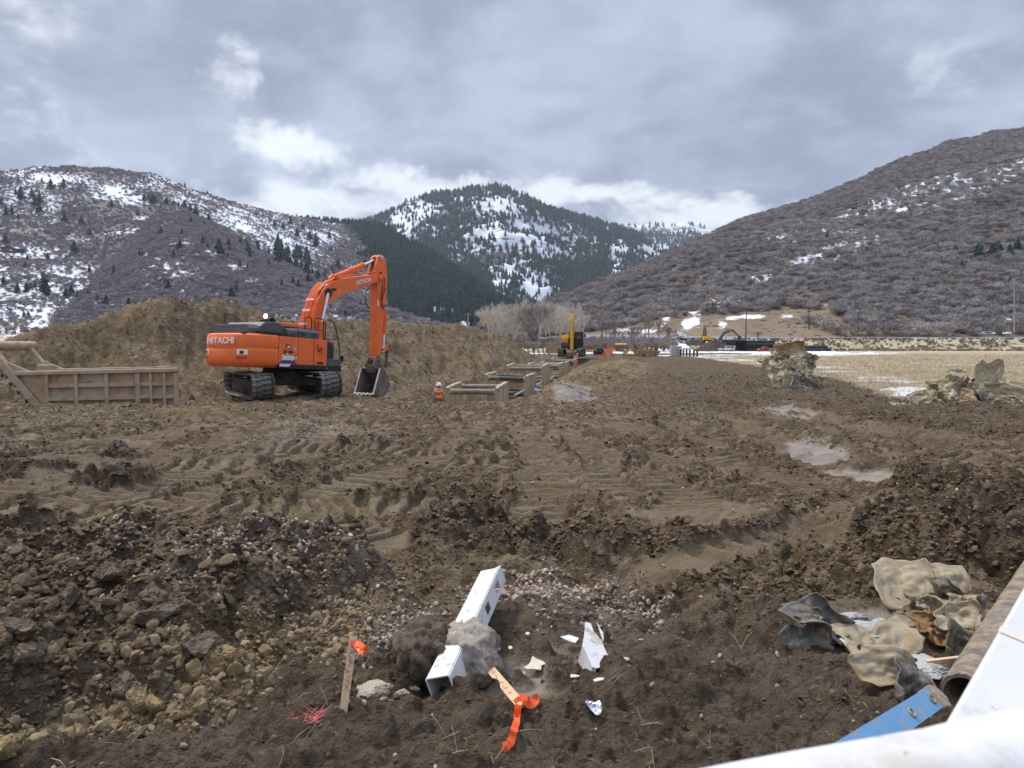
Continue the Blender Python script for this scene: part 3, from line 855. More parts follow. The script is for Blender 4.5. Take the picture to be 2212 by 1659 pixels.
def ground_mat():
 m, nt, b = new_mat("site_ground"); g = G(nt)
 v = g.coords()
 nl = g.noise(.35, 6, .6, v); nm = g.noise(2.2, 7, .62, v); nf = g.noise(14, 7, .65, v); ng_ = g.noise(55, 5, .6, v)
 nx = g.noise(6, 9, .72, v, .3)
 crumb = g.ss(g.math('ADD', g.math('MULTIPLY', nx, .6), g.math('MULTIPLY', nf, .4)), .40, .60)
 mud = g.mix(g.ss(nl, .35, .65), (0.082, 0.056, 0.030), (0.138, 0.096, 0.053))
 mud = g.mix(g.math('MULTIPLY', g.ss(nm, .42, .68), .75), mud, (0.037, 0.025, 0.015))
 mud = g.mix(g.math('MULTIPLY', crumb, .55), mud, g.mix(nl, (0.24, 0.177, 0.107), (0.36, 0.28, 0.187)))
 skin = g.ss(g.math('ADD', g.math('MULTIPLY', g.noise(3.0, 6, .6, v, .4), .7), g.math('MULTIPLY', nx, .3)), .50, .60)
 mud = g.mix(g.math('MULTIPLY', skin, .62), mud, (0.37, 0.285, 0.19))
 mud = g.mix(g.math('MULTIPLY', g.ss(ng_, .50, .62), .45), mud, (0.030, 0.022, 0.015))
 dk = g.mix(crumb, g.mix(nm, (0.034, 0.023, 0.015), (0.070, 0.049, 0.032)), (0.160, 0.114, 0.077))
 mud = g.mix(g.math('MULTIPLY', g.attr('dark'), .9), mud, dk)
 foot = g.mix(g.ss(nm, .35, .65), (0.068, 0.049, 0.032), (0.135, 0.10, 0.068))
 foot = g.mix(g.math('MULTIPLY', crumb, .45), foot, (0.20, 0.155, 0.115))
 mud = g.mix(g.math('MULTIPLY', g.attr('foot'), .85), mud, foot)
 padc = g.mix(nm, (0.100, 0.074, 0.046), (0.235, 0.180, 0.120))
 mud = g.mix(g.math('MULTIPLY', g.attr('pad'), .88), mud, padc)
 tanc = g.mix(g.ss(g.noise(1.1, 7, .65, v), .35, .65), (0.120, 0.083, 0.043), (0.295, 0.210, 0.112))
 tanf = g.math('MULTIPLY', g.attr('tan'), g.ss(g.noise(.8, 6, .6, v), .25, .55, .45, 1.0))
 col = g.mix(tanf, mud, tanc)
 gr = g.math('MULTIPLY', g.attr('grav'), g.ss(nf, .35, .6))
 col = g.mix(g.math('MULTIPLY', gr, .6), col, (0.30, 0.24, 0.20))
 wetc = g.mix(g.ss(nm, .4, .6), (0.15, 0.12, 0.094), (0.26, 0.215, 0.172))
 wf = g.attr('wet')
 col = g.mix(g.math('MULTIPLY', wf, .85), col, wetc)
 # dry straw field
 sx = g.coords("Object", (.5, 1.6, 1))
 straw = g.mix(g.ss(g.noise(.5, 8, .7, sx), .35, .65), (0.33, 0.265, 0.175), (0.55, 0.465, 0.32))
 straw = g.mix(g.ss(g.noise(.09, 5, .6, sx), .5, .68), straw, (0.24, 0.195, 0.135))
 col = g.mix(g.attr('field'), col, straw)
 sf = g.ss(g.math('ADD', g.attr('snow'), g.math('MULTIPLY', g.math('SUBTRACT', g.noise(1.4, 6, .65, sx), .5), 1.1)), .42, .58)
 col = g.mix(sf, col, (0.78, 0.80, 0.83))
 nt.links.new(col, b.inputs["Base Color"])
 damp = g.ss(g.noise(1.3, 6, .6, v), .5, .68)
 r = g.math('SUBTRACT', .84, g.math('MULTIPLY', damp, .42))
 r = g.math('SUBTRACT', r, g.math('MULTIPLY', wf, .40))
 nt.links.new(g.math('MAXIMUM', r, .22), b.inputs["Roughness"])
 nt.links.new(g.math('ADD', .12, g.math('MULTIPLY', g.math('ADD', g.math('MULTIPLY', wf, .45), g.math('MULTIPLY', damp, .12)), 1.0)), b.inputs["Specular IOR Level"])
 h = g.math('ADD', g.math('MULTIPLY', nf, .6), g.math('MULTIPLY', ng_, .3))
 h = g.math('ADD', h, g.math('MULTIPLY', g.noise(5, 6, .65, v), .9))
 bs = g.math('SUBTRACT', g.math('SUBTRACT', 1.0, g.math('MULTIPLY', wf, .8)), g.math('MULTIPLY', g.attr('pad'), .45), True)
 n = g.N.new("ShaderNodeBump"); n.inputs["Distance"].default_value = .15
 g.L.new(bs, n.inputs["Strength"]); g.L.new(h, n.inputs["Height"]); g.L.new(n.outputs[0], b.inputs["Normal"])
 return m


GROUND = build_ground()


# ------------------------------------------------------------------ loose earth: clods, gravel, straw
def lump(seed, sub=1, flat=.7, jag=.5):
 bm = bmesh.new(); bmesh.ops.create_icosphere(bm, subdivisions=sub, radius=1.0)
 rr = random.Random(seed)
 off = [Vector((rr.uniform(-1, 1), rr.uniform(-1, 1), rr.uniform(-1, 1))).normalized() for _ in range(13)]
 cutd = [rr.uniform(.45, .9) for _ in off]
 for v in bm.verts:
  p = v.co.copy()
  for n_, c_ in zip(off, cutd):
   k = p.dot(n_)
   if k > c_: p -= n_ * (k - c_) * .85
  p *= 1 + jag * .5 * rr.uniform(-1, 1) * (.5 if sub > 1 else .8)
  v.co = Vector((p.x, p.y * rr.uniform(.97, 1.03), p.z * flat))
 me = bpy.data.meshes.new("lump"); bm.to_mesh(me); bm.free()
 return me


def clod_mat(name, lo, hi, rough=.9, spread=1.0, bd=.004):
 m, nt, b = new_mat(name); g = G(nt)
 oi = nt.nodes.new("ShaderNodeObjectInfo")
 n = g.noise(2.5, 5, .6, g.coords())
 f = g.math('ADD', g.math('MULTIPLY', oi.outputs["Random"], .75 * spread), g.math('MULTIPLY', n, .35))
 nt.links.new(g.mix(f, lo, hi), b.inputs["Base Color"]); b.inputs["Roughness"].default_value = rough
 b.inputs["Specular IOR Level"].default_value = .12
 g.bump(g.noise(4, 5, .6, g.coords()), 1.0, bd, b)
 return m


M['clod'] = clod_mat('mud_clod', (0.054, 0.038, 0.023), (0.195, 0.14, 0.086))
M['tanclod'] = clod_mat('tan_clod', (0.13, 0.095, 0.053), (0.32, 0.242, 0.142), bd=.003)
M['pebble'] = clod_mat('pale_gravel', (0.20, 0.15, 0.115), (0.52, 0.42, 0.34), .8, 1, .0015)


def fan_points(n, y0, y1, bias=0.0):
 u_ = rng.random(n)
 if bias: yv = (y0 ** -bias + u_ * (y1 ** -bias - y0 ** -bias)) ** (-1 / bias)
 else: yv = y0 * (y1 / y0) ** u_
 return (rng.random(n) * 2 - 1) * (1.0 + .735 * yv), yv


def earth():
 cl = [lump(100 + i, 2, random.uniform(.5, .9), .42) for i in range(9)]
 for me in cl: me.materials.append(M['clod'])
 x, y = fan_points(300000, 1.9, 60, .35)
 z, mk = ground(x, y, True)
 den = (0.05 + 0.5 * mk['rough'] + .6 * mk['mound'] + .25 * mk['dark']) * (1 - mk['field']) * (1 - .96 * mk['wet']) * (1 - .72 * mk['foot']) * (1 - .93 * mk['pad']) * (1 - .75 * mk['berm'])
 den = den * (.35 + .9 * sstep(perlin(x * .9, y * .9, 301), -.2, .5))
 k = (rng.random(len(x)) < den) & (np.hypot(x + 9.2, y - 31) > 2.5)
 x, y, z, wet = x[k], y[k], z[k], mk['foot'][k]
 md = mk['mound'][k]; rd = mk['dark'][k]
 size = 0.006 + 0.022 * rng.random(len(x)) ** 4 + 0.0010 * y + (md + .5 * rd) * 0.030 * rng.random(len(x)) ** 14
 size = size * (1 + .5 * (rng.random(len(x)) < .04)) * (1 - .45 * wet)
 rot = rng.random((len(x), 3)) * 6.28
 rot[:, :2] *= .12
 sc = size[:, None] * (0.7 + .7 * rng.random((len(x), 3)))
 gn_scatter("mud_clods", cl, np.stack((x, y, z - size * .1), -1), rot, sc, label="loose clods of dark mud strewn over the churned ground")
 # tan crumbs
 tl = [lump(200 + i, 2 if i < 4 else 1, random.uniform(.65, .95), .3) for i in range(6)]
 for me in tl: me.materials.append(M['tanclod'])
 x, y = fan_points(200000, 1.9, 10, .8)
 z, mk = ground(x, y, True)
 k = rng.random(len(x)) < mk['tan'] * .8 * (1 - mk['berm'])
 x, y, z = x[k], y[k], z[k]
 size = 0.004 + 0.030 * rng.random(len(x)) ** 8 + .009 * rng.random(len(x))
 rot = rng.random((len(x), 3)) * 6.28
 xb = rng.random(9000);
 gn_scatter("tan_clods", tl, np.stack((x, y, z), -1), rot, size[:, None] * (0.75 + .5 * rng.random((len(x), 3))), label="tan crumbs of dug subsoil along the foot of the heap")
 # lumps on the berm
 x = rng.uniform(-27, 6, 9000); y = rng.uniform(30, 105, 9000)
 z, mk = ground(x, y, True)
 k = (rng.random(len(x)) < mk['berm'] * .8)
 x, y, z = x[k], y[k], z[k]
 size = 0.035 + .15 * rng.random(len(x)) ** 6 + .03 * rng.random(len(x))
 bl = [lump(260 + i, 1, .8, .3) for i in range(5)]
 M['bermclod'] = clod_mat('berm_clod', (0.095, 0.068, 0.038), (0.20, 0.145, 0.08))
 for me in bl: me.materials.append(M['bermclod'])
 gn_scatter("berm_clods", bl, np.stack((x, y, z), -1), rng.random((len(x), 3)) * 6.28, size[:, None] * (0.75 + .5 * rng.random((len(x), 3))), label="lumps of tan earth on the slope of the berm")
 # gravel
 pl = [lump(300 + i, 1, random.uniform(.6, .85), .35) for i in range(7)]
 for me in pl: me.materials.append(M['pebble'])
 x, y = fan_points(260000, 2.2, 30, .7)
 z, mk = ground(x, y, True)
 den = mk['grav'] * .8 * (.12 + .95 * sstep(perlin(x * 1.6, y * 1.6, 311), -.15, .35)) + .0018 * (1 - mk['field']) * (y < 16) + .05 * mk['mound'] * sstep(y, 3.4, 4.6)
 k = rng.random(len(x)) < den
 x, y, z = x[k], y[k], z[k]
 size = 0.006 + 0.015 * rng.random(len(x)) ** 1.8 + .0004 * y
 gn_scatter("gravel", pl, np.stack((x, y, z + size * .45), -1), rng.random((len(x), 3)) * 6.28, size[:, None] * (0.7 + .6 * rng.random((len(x), 3))), label="pale pinkish gravel spilled over the mud in the foreground")
 # bits of straw and root
 sm = mat('straw_bits', (0.36, 0.28, 0.16), .8, var=.3)
 bl = []
 for i in range(5):
  b = MB(); rr = random.Random(i)
  for _ in range(1 if i < 3 else 3):
   a = rr.uniform(0, 6.28); p0 = Vector((rr.uniform(-.2, .2), rr.uniform(-.2, .2), 0)); dv = Vector((math.cos(a), math.sin(a), rr.uniform(0, .5)))
   p1 = p0 + dv * .5 + Vector((0, 0, .15)); p2 = p0 + dv * rr.uniform(.8, 1.1) + Vector((rr.uniform(-.2, .2), rr.uniform(-.2, .2), .05))
   b.tube([p0, p1, p2], [.012, .012, .006], 3)
  me = b.mesh("straw"); me.materials.append(sm); bl.append(me)
 x, y = fan_points(5200, 1.8, 7.5, .5)
 z, mk = ground(x, y, True)
 k = rng.random(len(x)) < .15 * (mk['foot'] + .1)
 x, y, z = x[k], y[k], z[k]
 rt = rng.random((len(x), 3)) * 6.28; rt[:, :2] *= .06
 gn_scatter("straw", bl, np.stack((x, y, z + .004), -1), rt, .04 + .08 * rng.random(len(x)) ** 2, label="bits of straw and root on the trodden mud in front")
 # dry grass of the field
 gl = []
 gm = clod_mat('dry_grass', (0.36, 0.29, 0.19), (0.62, 0.53, 0.37))
 for i in range(4):
  b = MB(); rr = random.Random(40 + i)
  for _ in range(14):
   a = rr.uniform(0, 6.28); p0 = Vector((rr.uniform(-.5, .5), rr.uniform(-.5, .5), 0)); h_ = rr.uniform(.4, 1.0)
   le = Vector((math.cos(a), math.sin(a), 0)) * rr.uniform(.05, .45)
   w_ = Vector((-math.sin(a), math.cos(a), 0)) * .02
   b.add([p0 - w_, p0 + w_, p0 + le + Vector((0, 0, h_))], [(0, 1, 2)])
  me = b.mesh("grass"); me.materials.append(gm); gl.append(me)
 n = 30000
 y = 18 * (170 / 18.) ** rng.random(n); x = 8 + rng.random(n) * (.74 * y)
 x = np.where(rng.random(n) < .12, -30 - rng.random(n) * .5 * y, x)
 z, mk = ground(x, y, True)
 k = (mk['field'] > .4) & (rng.random(n) < 1 - .8 * mk['snow'])
 x, y, z = x[k], y[k], z[k]
 rt = np.zeros((len(x), 3)); rt[:, 2] = rng.random(len(x)) * 6.28
 s_ = (.14 + .2 * rng.random(len(x)))
 gn_scatter("dry_grass", gl, np.stack((x, y, z - .01), -1), rt, np.stack((s_ * (1 + y * .02), s_ * (1 + y * .02), s_), -1), label="dry straw coloured grass of the field beyond the mud")


earth()
# ------------------------------------------------------------------ hills
def resample(pts, n):
 pts = np.array([tuple(p) for p in pts], float)
 d = np.concatenate(([0], np.cumsum(np.linalg.norm(np.diff(pts[:, :2], axis=0), axis=1))))
 t = np.linspace(0, d[-1], n)
 return np.stack([np.interp(t, d, pts[:, k]) for k in range(3)], -1)


class Hill:
 """a slope from its foot line up to its ridge, and down behind it"""
 def __init__(self, name, ridge, foot, nu, nv, prof=1.0, gully=20, gs=120, seed=1, back=0.35, crest_noise=0.0):
  rd = resample([P(*p) for p in ridge], nu); ft = resample([P(*p) for p in foot], nu)
  if crest_noise:
   k = np.arange(nu)
   rd[:, 2] += crest_noise * perlin(k * .11, k * 0 + seed, seed + 9) + .5 * crest_noise * perlin(k * .31, k * 0 + seed, seed + 11)
  self.nu, self.nv = nu, nv
  nb = max(4, int(nv * back))
  v = np.concatenate((np.linspace(0, 1, nv), 1 + np.linspace(0, back, nb + 1)[1:]))
  A = np.zeros((len(v), nu, 3))
  for i, t in enumerate(v):
   tt = min(t, 1.0)
   p = ft + (rd - ft) * tt
   p[:, 2] = ft[:, 2] + (rd[:, 2] - ft[:, 2]) * (tt ** prof)
   if t > 1:
    e = rd - ft
    p = rd + e * (t - 1) * np.array([1, 1, 0]) - np.stack((0 * e[:, 2], 0 * e[:, 2], (e[:, 2]) * ((t - 1) * .3 + (t - 1) ** 2 * 2.5)), -1)
   A[i] = p
  x, y = A[..., 0], A[..., 1]
  w = np.clip(np.sin(np.clip(v, 0, 1) * np.pi), 0, 1)[:, None] ** .7
  w = w * np.clip((1 - v[:, None]) * 5 + .0, 0, 1)
  n = -np.abs(fbm(x / gs, y / gs, seed, 4)) + .35 + .4 * perlin(x / (gs * 2.5), y / (gs * 2.5), seed + 5)
  A[..., 2] += n * gully * w
  self.A, self.v, self.name = A, v, name
  d = A - np.array([0, 0, CAM_H])
  dep = d[..., 1] * CP - d[..., 2] * SP
  self.px = 1106 + FPX * d[..., 0] / dep
  self.py = 829.5 - FPX * (d[..., 1] * SP + d[..., 2] * CP) / dep

 def build(self, material, attrs, label):
  nvt = self.A.shape[0]
  i = np.arange(nvt - 1)[:, None] * self.nu + np.arange(self.nu - 1)[None, :]
  q = np.stack((i, i + 1, i + self.nu + 1, i + self.nu), -1).reshape(-1, 4)
  me = np_mesh(self.name, self.A.reshape(-1, 3), quads=q, smooth=True)
  for k, a in attrs.items(): set_attr(me, k, a)
  me.materials.append(material)
  o = bpy.data.objects.new(self.name, me); link(o)
  return tag(o, label, kind='structure')

 def sample(self, n, vmax=1.0):
  nv = self.nv
  a = self.A[:nv]
  du = np.linalg.norm(a[:-1, 1:] - a[:-1, :-1], axis=-1); dv = np.linalg.norm(a[1:, :-1] - a[:-1, :-1], axis=-1)
  ar = (du * dv).ravel(); cs = np.cumsum(ar); cs /= cs[-1]
  c = np.searchsorted(cs, rng.random(n)); iv, iu = c // (self.nu - 1), c % (self.nu - 1)
  fu, fv = rng.random(n)[:, None], rng.random(n)[:, None]

  def bl(B):
   B = B if B.ndim == 3 else B[..., None]
   r = (B[iv, iu] * (1 - fu) + B[iv, iu + 1] * fu) * (1 - fv) + (B[iv + 1, iu] * (1 - fu) + B[iv + 1, iu + 1] * fu) * fv
   return r
  return bl(self.A), bl(self.px)[:, 0], bl(self.py)[:, 0], (iv + fv[:, 0]) / (nv - 1)

 def at(self, px, py):
  k = np.argmin((self.px[:self.nv] - px) ** 2 + (self.py[:self.nv] - py) ** 2)
  return self.A[:self.nv].reshape(-1, 3)[k]


def blobs(px, py, lst):
 r = np.zeros(px.shape)
 for (cx, cy, sx, sy, k) in lst:
  sl = 0.0
  r = np.maximum(r, k * np.exp(-(((px - cx) / sx) ** 2 + ((py - cy) / sy) ** 2)))
 return r


def hill_mat(name, lo, hi, patch, snow_scale, fine, rock=None):
 m, nt, b = new_mat(name); g = G(nt)
 v = g.coords()
 n1 = g.noise(.012, 8, .65, v); n2 = g.noise(fine, 8, .7, v)
 c = g.mix(g.ss(n1, .35, .65), lo, hi)
 c = g.mix(g.ss(n2, .5, .7), c, patch)
 if rock is not None:
  zc = g.coords("Object", (.004, .004, .055))
  rk = g.ss(g.noise(1.0, 8, .7, zc, .4), .52, .58)
  c = g.mix(g.math('MULTIPLY', rk, g.attr('rock')), c, rock)
 vz = g.coords('Object', (1, 1, .45))
 s = g.math('ADD', g.attr('snow'), g.math('MULTIPLY', g.math('SUBTRACT', g.noise(snow_scale, 5, .6, v, .2), .5), .8))
 s = g.math('ADD', s, g.math('MULTIPLY', g.math('SUBTRACT', g.noise(snow_scale * 5, 5, .65, vz, .2), .5), 1.5))
 if rock is not None:
  s = g.math('SUBTRACT', s, g.math('MULTIPLY', g.math('MULTIPLY', rk, g.attr('rock')), .55))
 s = g.ss(s, .40, .60)
 c = g.mix(s, c, (0.72, 0.75, 0.80))
 nt.links.new(c, b.inputs["Base Color"]); b.inputs["Roughness"].default_value = .9; b.inputs["Specular IOR Level"].default_value = .2
 g.bump(n2, .6, 1.5, b)
 return m


hl = Hill("left_hill", [(-900, 470, 1500), (-500, 400, 1450), (-200, 378, 1400), (0, 370, 1350), (60, 362, 1350), (150, 358, 1350), (250, 363, 1380), (330, 375, 1400), (420, 410, 1450), (500, 435, 1500), (600, 460, 1600), (700, 478, 1750), (780, 490, 1900)],
          [(-900, 722, 520), (-300, 722, 540), (0, 722, 560), (200, 720, 580), (400, 715, 620), (600, 690, 800), (760, 660, 1000), (900, 660, 1250)], 330, 150, 1.0, 16, 130, 3, crest_noise=3)
hs = Hill("left_spur", [(150, 640, 760), (260, 545, 900), (330, 470, 1020), (400, 455, 1060), (480, 490, 1010), (560, 541, 950), (680, 598, 860), (760, 640, 780), (880, 690, 690), (1000, 712, 620), (1080, 735, 590)],
          [(100, 724, 540), (250, 722, 540), (400, 722, 535), (600, 722, 530), (800, 724, 525), (950, 728, 520), (1090, 742, 520)], 240, 90, 0.9, 9, 90, 13, back=.2, crest_noise=2)
hr_ = Hill("right_hill", [(1010, 718, 640), (1180, 652, 700), (1300, 608, 740), (1400, 570, 790), (1540, 503, 860), (1620, 470, 900), (1700, 447, 930), (1760, 430, 950), (1850, 390, 980), (1950, 345, 1000), (2050, 310, 1010), (2130, 290, 1020), (2212, 278, 1020), (2500, 220, 1030), (2900, 190, 1050)],
           [(1060, 735, 500), (1180, 728, 440), (1280, 722, 390), (1400, 724, 352), (1560, 727, 338), (1760, 729, 334), (2000, 729, 332), (2212, 729, 330), (2500, 729, 330), (2900, 729, 330)], 330, 150, 1.15, 11, 95, 23, crest_noise=2)
hf = Hill("forest_ridge", [(560, 500, 2050), (640, 476, 2000), (700, 480, 1950), (760, 486, 1900), (820, 492, 1850), (900, 532, 1780), (980, 582, 1650), (1050, 630, 1500), (1100, 664, 1350), (1170, 705, 1150)],
          [(560, 640, 1300), (700, 690, 1150), (860, 712, 980), (1000, 722, 860), (1080, 727, 800), (1200, 735, 780)], 200, 100, 1.0, 22, 200, 33)
hc = Hill("central_mountain", [(600, 560, 3300), (700, 510, 3300), (780, 478, 3300), (830, 466, 3300), (880, 436, 3250), (920, 421, 3250), (1000, 411, 3200), (1060, 403, 3200), (1100, 406, 3200), (1140, 426, 3200), (1180, 449, 3250), (1250, 466, 3400), (1300, 481, 3500), (1345, 492, 3500), (1400, 520, 3500), (1500, 570, 3500), (1600, 620, 3500)],
          [(700, 700, 2200), (900, 712, 2000), (1000, 716, 1900), (1100, 720, 1850), (1200, 720, 1900), (1350, 720, 2100), (1600, 722, 2300)], 240, 130, 0.95, 95, 420, 43, crest_noise=16)
hm = Hill("far_mountain", [(1150, 560, 5200), (1250, 505, 5200), (1340, 488, 5200), (1380, 486, 5200), (1420, 483, 5200), (1445, 488, 5200), (1460, 484, 5200), (1478, 479, 5200), (1500, 483, 5200), (1520, 490, 5200), (1545, 499, 5200), (1600, 530, 5200), (1700, 600, 5200), (1800, 650, 5200)],
          [(1150, 715, 3600), (1400, 715, 3600), (1800, 715, 3600)], 110, 60, 1.0, 60, 500, 53)

hillc = ((0.15, 0.128, 0.122), (0.21, 0.18, 0.165), (0.105, 0.09, 0.088))
HM1 = hill_mat("scrub_hillside", *hillc, .03, .12)
HM2 = hill_mat("dry_hillside", (0.155, 0.118, 0.078), (0.235, 0.180, 0.118), (0.095, 0.070, 0.052), .07, .15)
HM3 = hill_mat("mountainside", (0.05, 0.052, 0.05), (0.085, 0.08, 0.075), (0.04, 0.045, 0.045), .010, .02, rock=(0.19, 0.155, 0.145))


def snow_left(px, py):
 s = blobs(px, py, [(110, 385, 55, 13, .85), (160, 392, 40, 12, .6), (250, 415, 45, 16, .85), (285, 432, 30, 13, .75), (300, 471, 20, 6, .8), (262, 503, 45, 12, .55), (285, 500, 22, 10, .65),
                       (290, 575, 20, 16, .65), (285, 540, 22, 25, .35), (505, 579, 28, 10, .0), (180, 520, 30, 8, .35), (70, 545, 100, 14, .45), (40, 400, 60, 60, .36), (60, 430, 55, 40, .33), (100, 450, 30, 30, .45),
                       (420, 430, 50, 40, .42), (520, 480, 90, 45, .50), (620, 530, 90, 60, .50), (700, 510, 40, 30, .5), (340, 395, 60, 18, .42), (400, 500, 20, 12, .2), (330, 560, 90, 40, .30), (130, 620, 230, 60, .36), (120, 680, 230, 32, .52), (300, 690, 60, 18, .6), (60, 705, 150, 12, .5)])
 return np.clip(s * .95, 0, 1) + .29 - .26 * np.exp(-((px - 310) / 130) ** 2 - ((py - 525) / 75) ** 2) - .2 * (py < 372) * (px > 100)


def snow_spur(px, py):
 return .35 + blobs(px, py, [(510, 578, 26, 8, .75), (548, 607, 16, 8, .5), (360, 570, 80, 60, .18), (480, 680, 60, 14, .75), (530, 694, 30, 9, .6), (650, 690, 120, 22, .24), (840, 712, 110, 12, .42), (960, 716, 60, 12, .5), (720, 660, 80, 30, .15), (330, 690, 90, 20, .5)])


def snow_right(px, py):
 s = .10 + .25 * np.exp(-((py - (628 - (px - 1600) * .44)) / 36.0) ** 2) * (px > 1480) + .26 * np.exp(-((py - (520 - (px - 1600) * .25)) / 26.0) ** 2) * (px > 1600) + 1.15 * blobs(px, py, [(2100, 385, 75, 22, .46), (2000, 415, 75, 26, .44), (2050, 400, 60, 26, .44), (1930, 440, 70, 20, .36), (1850, 470, 60, 18, .28), (1790, 500, 70, 22, .36), (1700, 510, 50, 22, .36), (1760, 560, 50, 14, .40), (1830, 540, 50, 18, .42), (1880, 520, 40, 14, .34), (1650, 600, 40, 12, .30), (1600, 640, 120, 10, .05),
                       (1485, 700, 12, 9, 1.0), (1500, 695, 9, 8, .9), (1432, 703, 8, 5, .7), (1625, 684, 30, 4, .9), (1580, 688, 14, 4, .7), (1700, 681, 18, 5, .45), (1540, 660, 60, 5, .34), (1630, 662, 40, 5, .5), (1390, 715, 30, 4, .7), (1440, 689, 12, 5, .5), (2180, 692, 22, 7, .8), (2150, 700, 30, 5, .6), (2130, 718, 60, 2.6, 1.0), (1560, 702, 9, 9, .6), (1340, 712, 30, 5, .5), (2050, 585, 30, 5, .4), (1870, 665, 20, 5, .5), (1800, 660, 20, 5, .4), (1245, 690, 30, 6, .5)])
 return s


def snow_mid(px, py):
 return blobs(px, py, [(870, 480, 40, 30, .5), (930, 455, 50, 22, .45), (1000, 440, 60, 22, .30), (1090, 440, 50, 22, .50), (1060, 500, 60, 30, .55), (1130, 510, 70, 40, .62), (1000, 520, 40, 30, .3), (1180, 545, 40, 22, .62), (1110, 575, 50, 24, .45), (1080, 600, 30, 30, .42), (1160, 620, 36, 38, .66), (1165, 640, 30, 20, .55), (1010, 500, 24, 24, .4), (940, 500, 18, 12, .35),
                         (1330, 580, 20, 30, .45), (1360, 600, 14, 20, .5), (1290, 520, 14, 12, .3), (1400, 540, 40, 14, .6), (1340, 535, 26, 16, .55), (1310, 500, 8, 8, .35), (1260, 478, 9, 6, .3), (1210, 560, 12, 10, .3)]) * 1.1 + .38


def snow_far(px, py):
 return .40 + blobs(px, py, [(1400, 486, 50, 8, .5), (1480, 483, 30, 8, .6), (1500, 500, 40, 6, .35), (1420, 540, 60, 14, .5), (1530, 497, 20, 4, .5)])


def snow_forest(px, py):
 return blobs(px, py, [(900, 470, 20, 10, .3), (960, 520, 30, 12, .3), (840, 470, 20, 10, .4), (700, 500, 40, 14, .48), (720, 530, 40, 30, .4), (1010, 640, 20, 12, .35), (960, 680, 50, 30, .42), (1060, 690, 50, 25, .48), (860, 700, 40, 20, .4), (640, 500, 60, 40, .5)]) * 1.2 + .40


for h_, m_, sf, lab in ((hl, HM1, snow_left, "left hill of grey scrub with patches of snow"), (hs, HM1, snow_spur, "low spur of the left hill covered in grey scrub"), (hr_, HM2, snow_right, "right hill covered in bare grey oak scrub"),
      (hf, HM3, snow_forest, "dark forested ridge between the left hill and the mountain"), (hc, HM3, snow_mid, "snowy wooded mountain with rock bands at the end of the valley"), (hm, HM3, snow_far, "far snowy ridge on the skyline")):
 h_.snow = sf(h_.px, h_.py)
 at_ = {'snow': h_.snow}
 if m_ is HM3: at_['rock'] = blobs(h_.px, h_.py, [(1090, 520, 130, 50, 1.0), (1190, 550, 50, 26, 1.0), (1080, 600, 40, 30, .6)]) if h_ is hc else np.zeros(h_.px.shape)
 h_.build(m_, at_, lab)


# ------------------------------------------------------------------ plants of the hills
def twig_mesh(seed, n_limb, n_twig, width, spread=1.0, h=1.0, upright=.5):
 """a leafless shrub about 1 high, of limbs and thin twigs"""
 rr = random.Random(seed); b = MB()

 def blade(p, q, w):
  d = (q - p); s = d.cross(Vector((rr.uniform(-1, 1), rr.uniform(-1, 1), rr.uniform(-.3, .3))))
  if s.length < 1e-5: return
  s.normalize()
  b.add([p - s * w, p + s * w, q + s * w * .25, q - s * w * .25], [(0, 1, 2, 3)])
 for _ in range(n_limb):
  a = rr.uniform(0, 6.28); t = rr.uniform(.05, 1) ** .6 * spread * .52
  base_ = Vector((rr.uniform(-.12, .12), rr.uniform(-.12, .12), 0))
  top = Vector((math.cos(a) * t, math.sin(a) * t, h * rr.uniform(.5, .82) * (1 - .35 * (t / (.52 * spread)) ** 2)))
  mid = base_.lerp(top, .5) + Vector((rr.uniform(-.06, .06), rr.uniform(-.06, .06), .06))
  blade(base_, mid, width * 2.2); blade(mid, top, width * 1.6)
  for _ in range(n_twig):
   p = mid.lerp(top, rr.uniform(0, 1.05))
   d = Vector((rr.gauss(0, .5), rr.gauss(0, .5), rr.uniform(.1, 1) * upright + .15)); d = d.normalized() * rr.uniform(.12, .34)
   blade(p, p + d, width)
 return b.mesh("shrub")


def twig_mat(name, lo, hi):
 m, nt, b = new_mat(name); g = G(nt)
 oi = nt.nodes.new("ShaderNodeObjectInfo")
 n = g.noise(.02, 3, .5, g.coords("Object"));
 nt.links.new(g.mix(oi.outputs["Random"], lo, hi), b.inputs["Base Color"]); b.inputs["Roughness"].default_value = .95
 b.inputs["Specular IOR Level"].default_value = .1
 return m


M['scrub_l'] = twig_mat('purple_grey_twigs', (0.215, 0.185, 0.195), (0.41, 0.365, 0.375))
M['scrub_r'] = twig_mat('grey_twigs', (0.20, 0.175, 0.165), (0.47, 0.43, 0.41))
M['sage'] = twig_mat('sagebrush', (0.10, 0.085, 0.065), (0.20, 0.175, 0.135))
M['conifer'] = twig_mat('conifer_green', (0.014, 0.030, 0.026), (0.046, 0.074, 0.062))
M['bark'] = mat('dark_bark', (0.06, 0.045, 0.035), .9)


def scatter_scrub(name, h, n, variants, dens, size, label):
 A, px, py, v = h.sample(n)
 k = rng.random(n) < dens(A, px, py, v)
 A, px, py = A[k], px[k], py[k]
 rt = np.zeros((len(A), 3)); rt[:, 2] = rng.random(len(A)) * 6.28
 s = size[0] + (size[1] - size[0]) * rng.random(len(A)) ** 1.3
 sc = np.stack((s * (.9 + .5 * rng.random(len(A))), s * (.9 + .5 * rng.random(len(A))), s * (.7 + .3 * rng.random(len(A)))), -1)
 return gn_scatter(name, variants, A - np.array([0, 0, .3]), rt, sc, label=label)


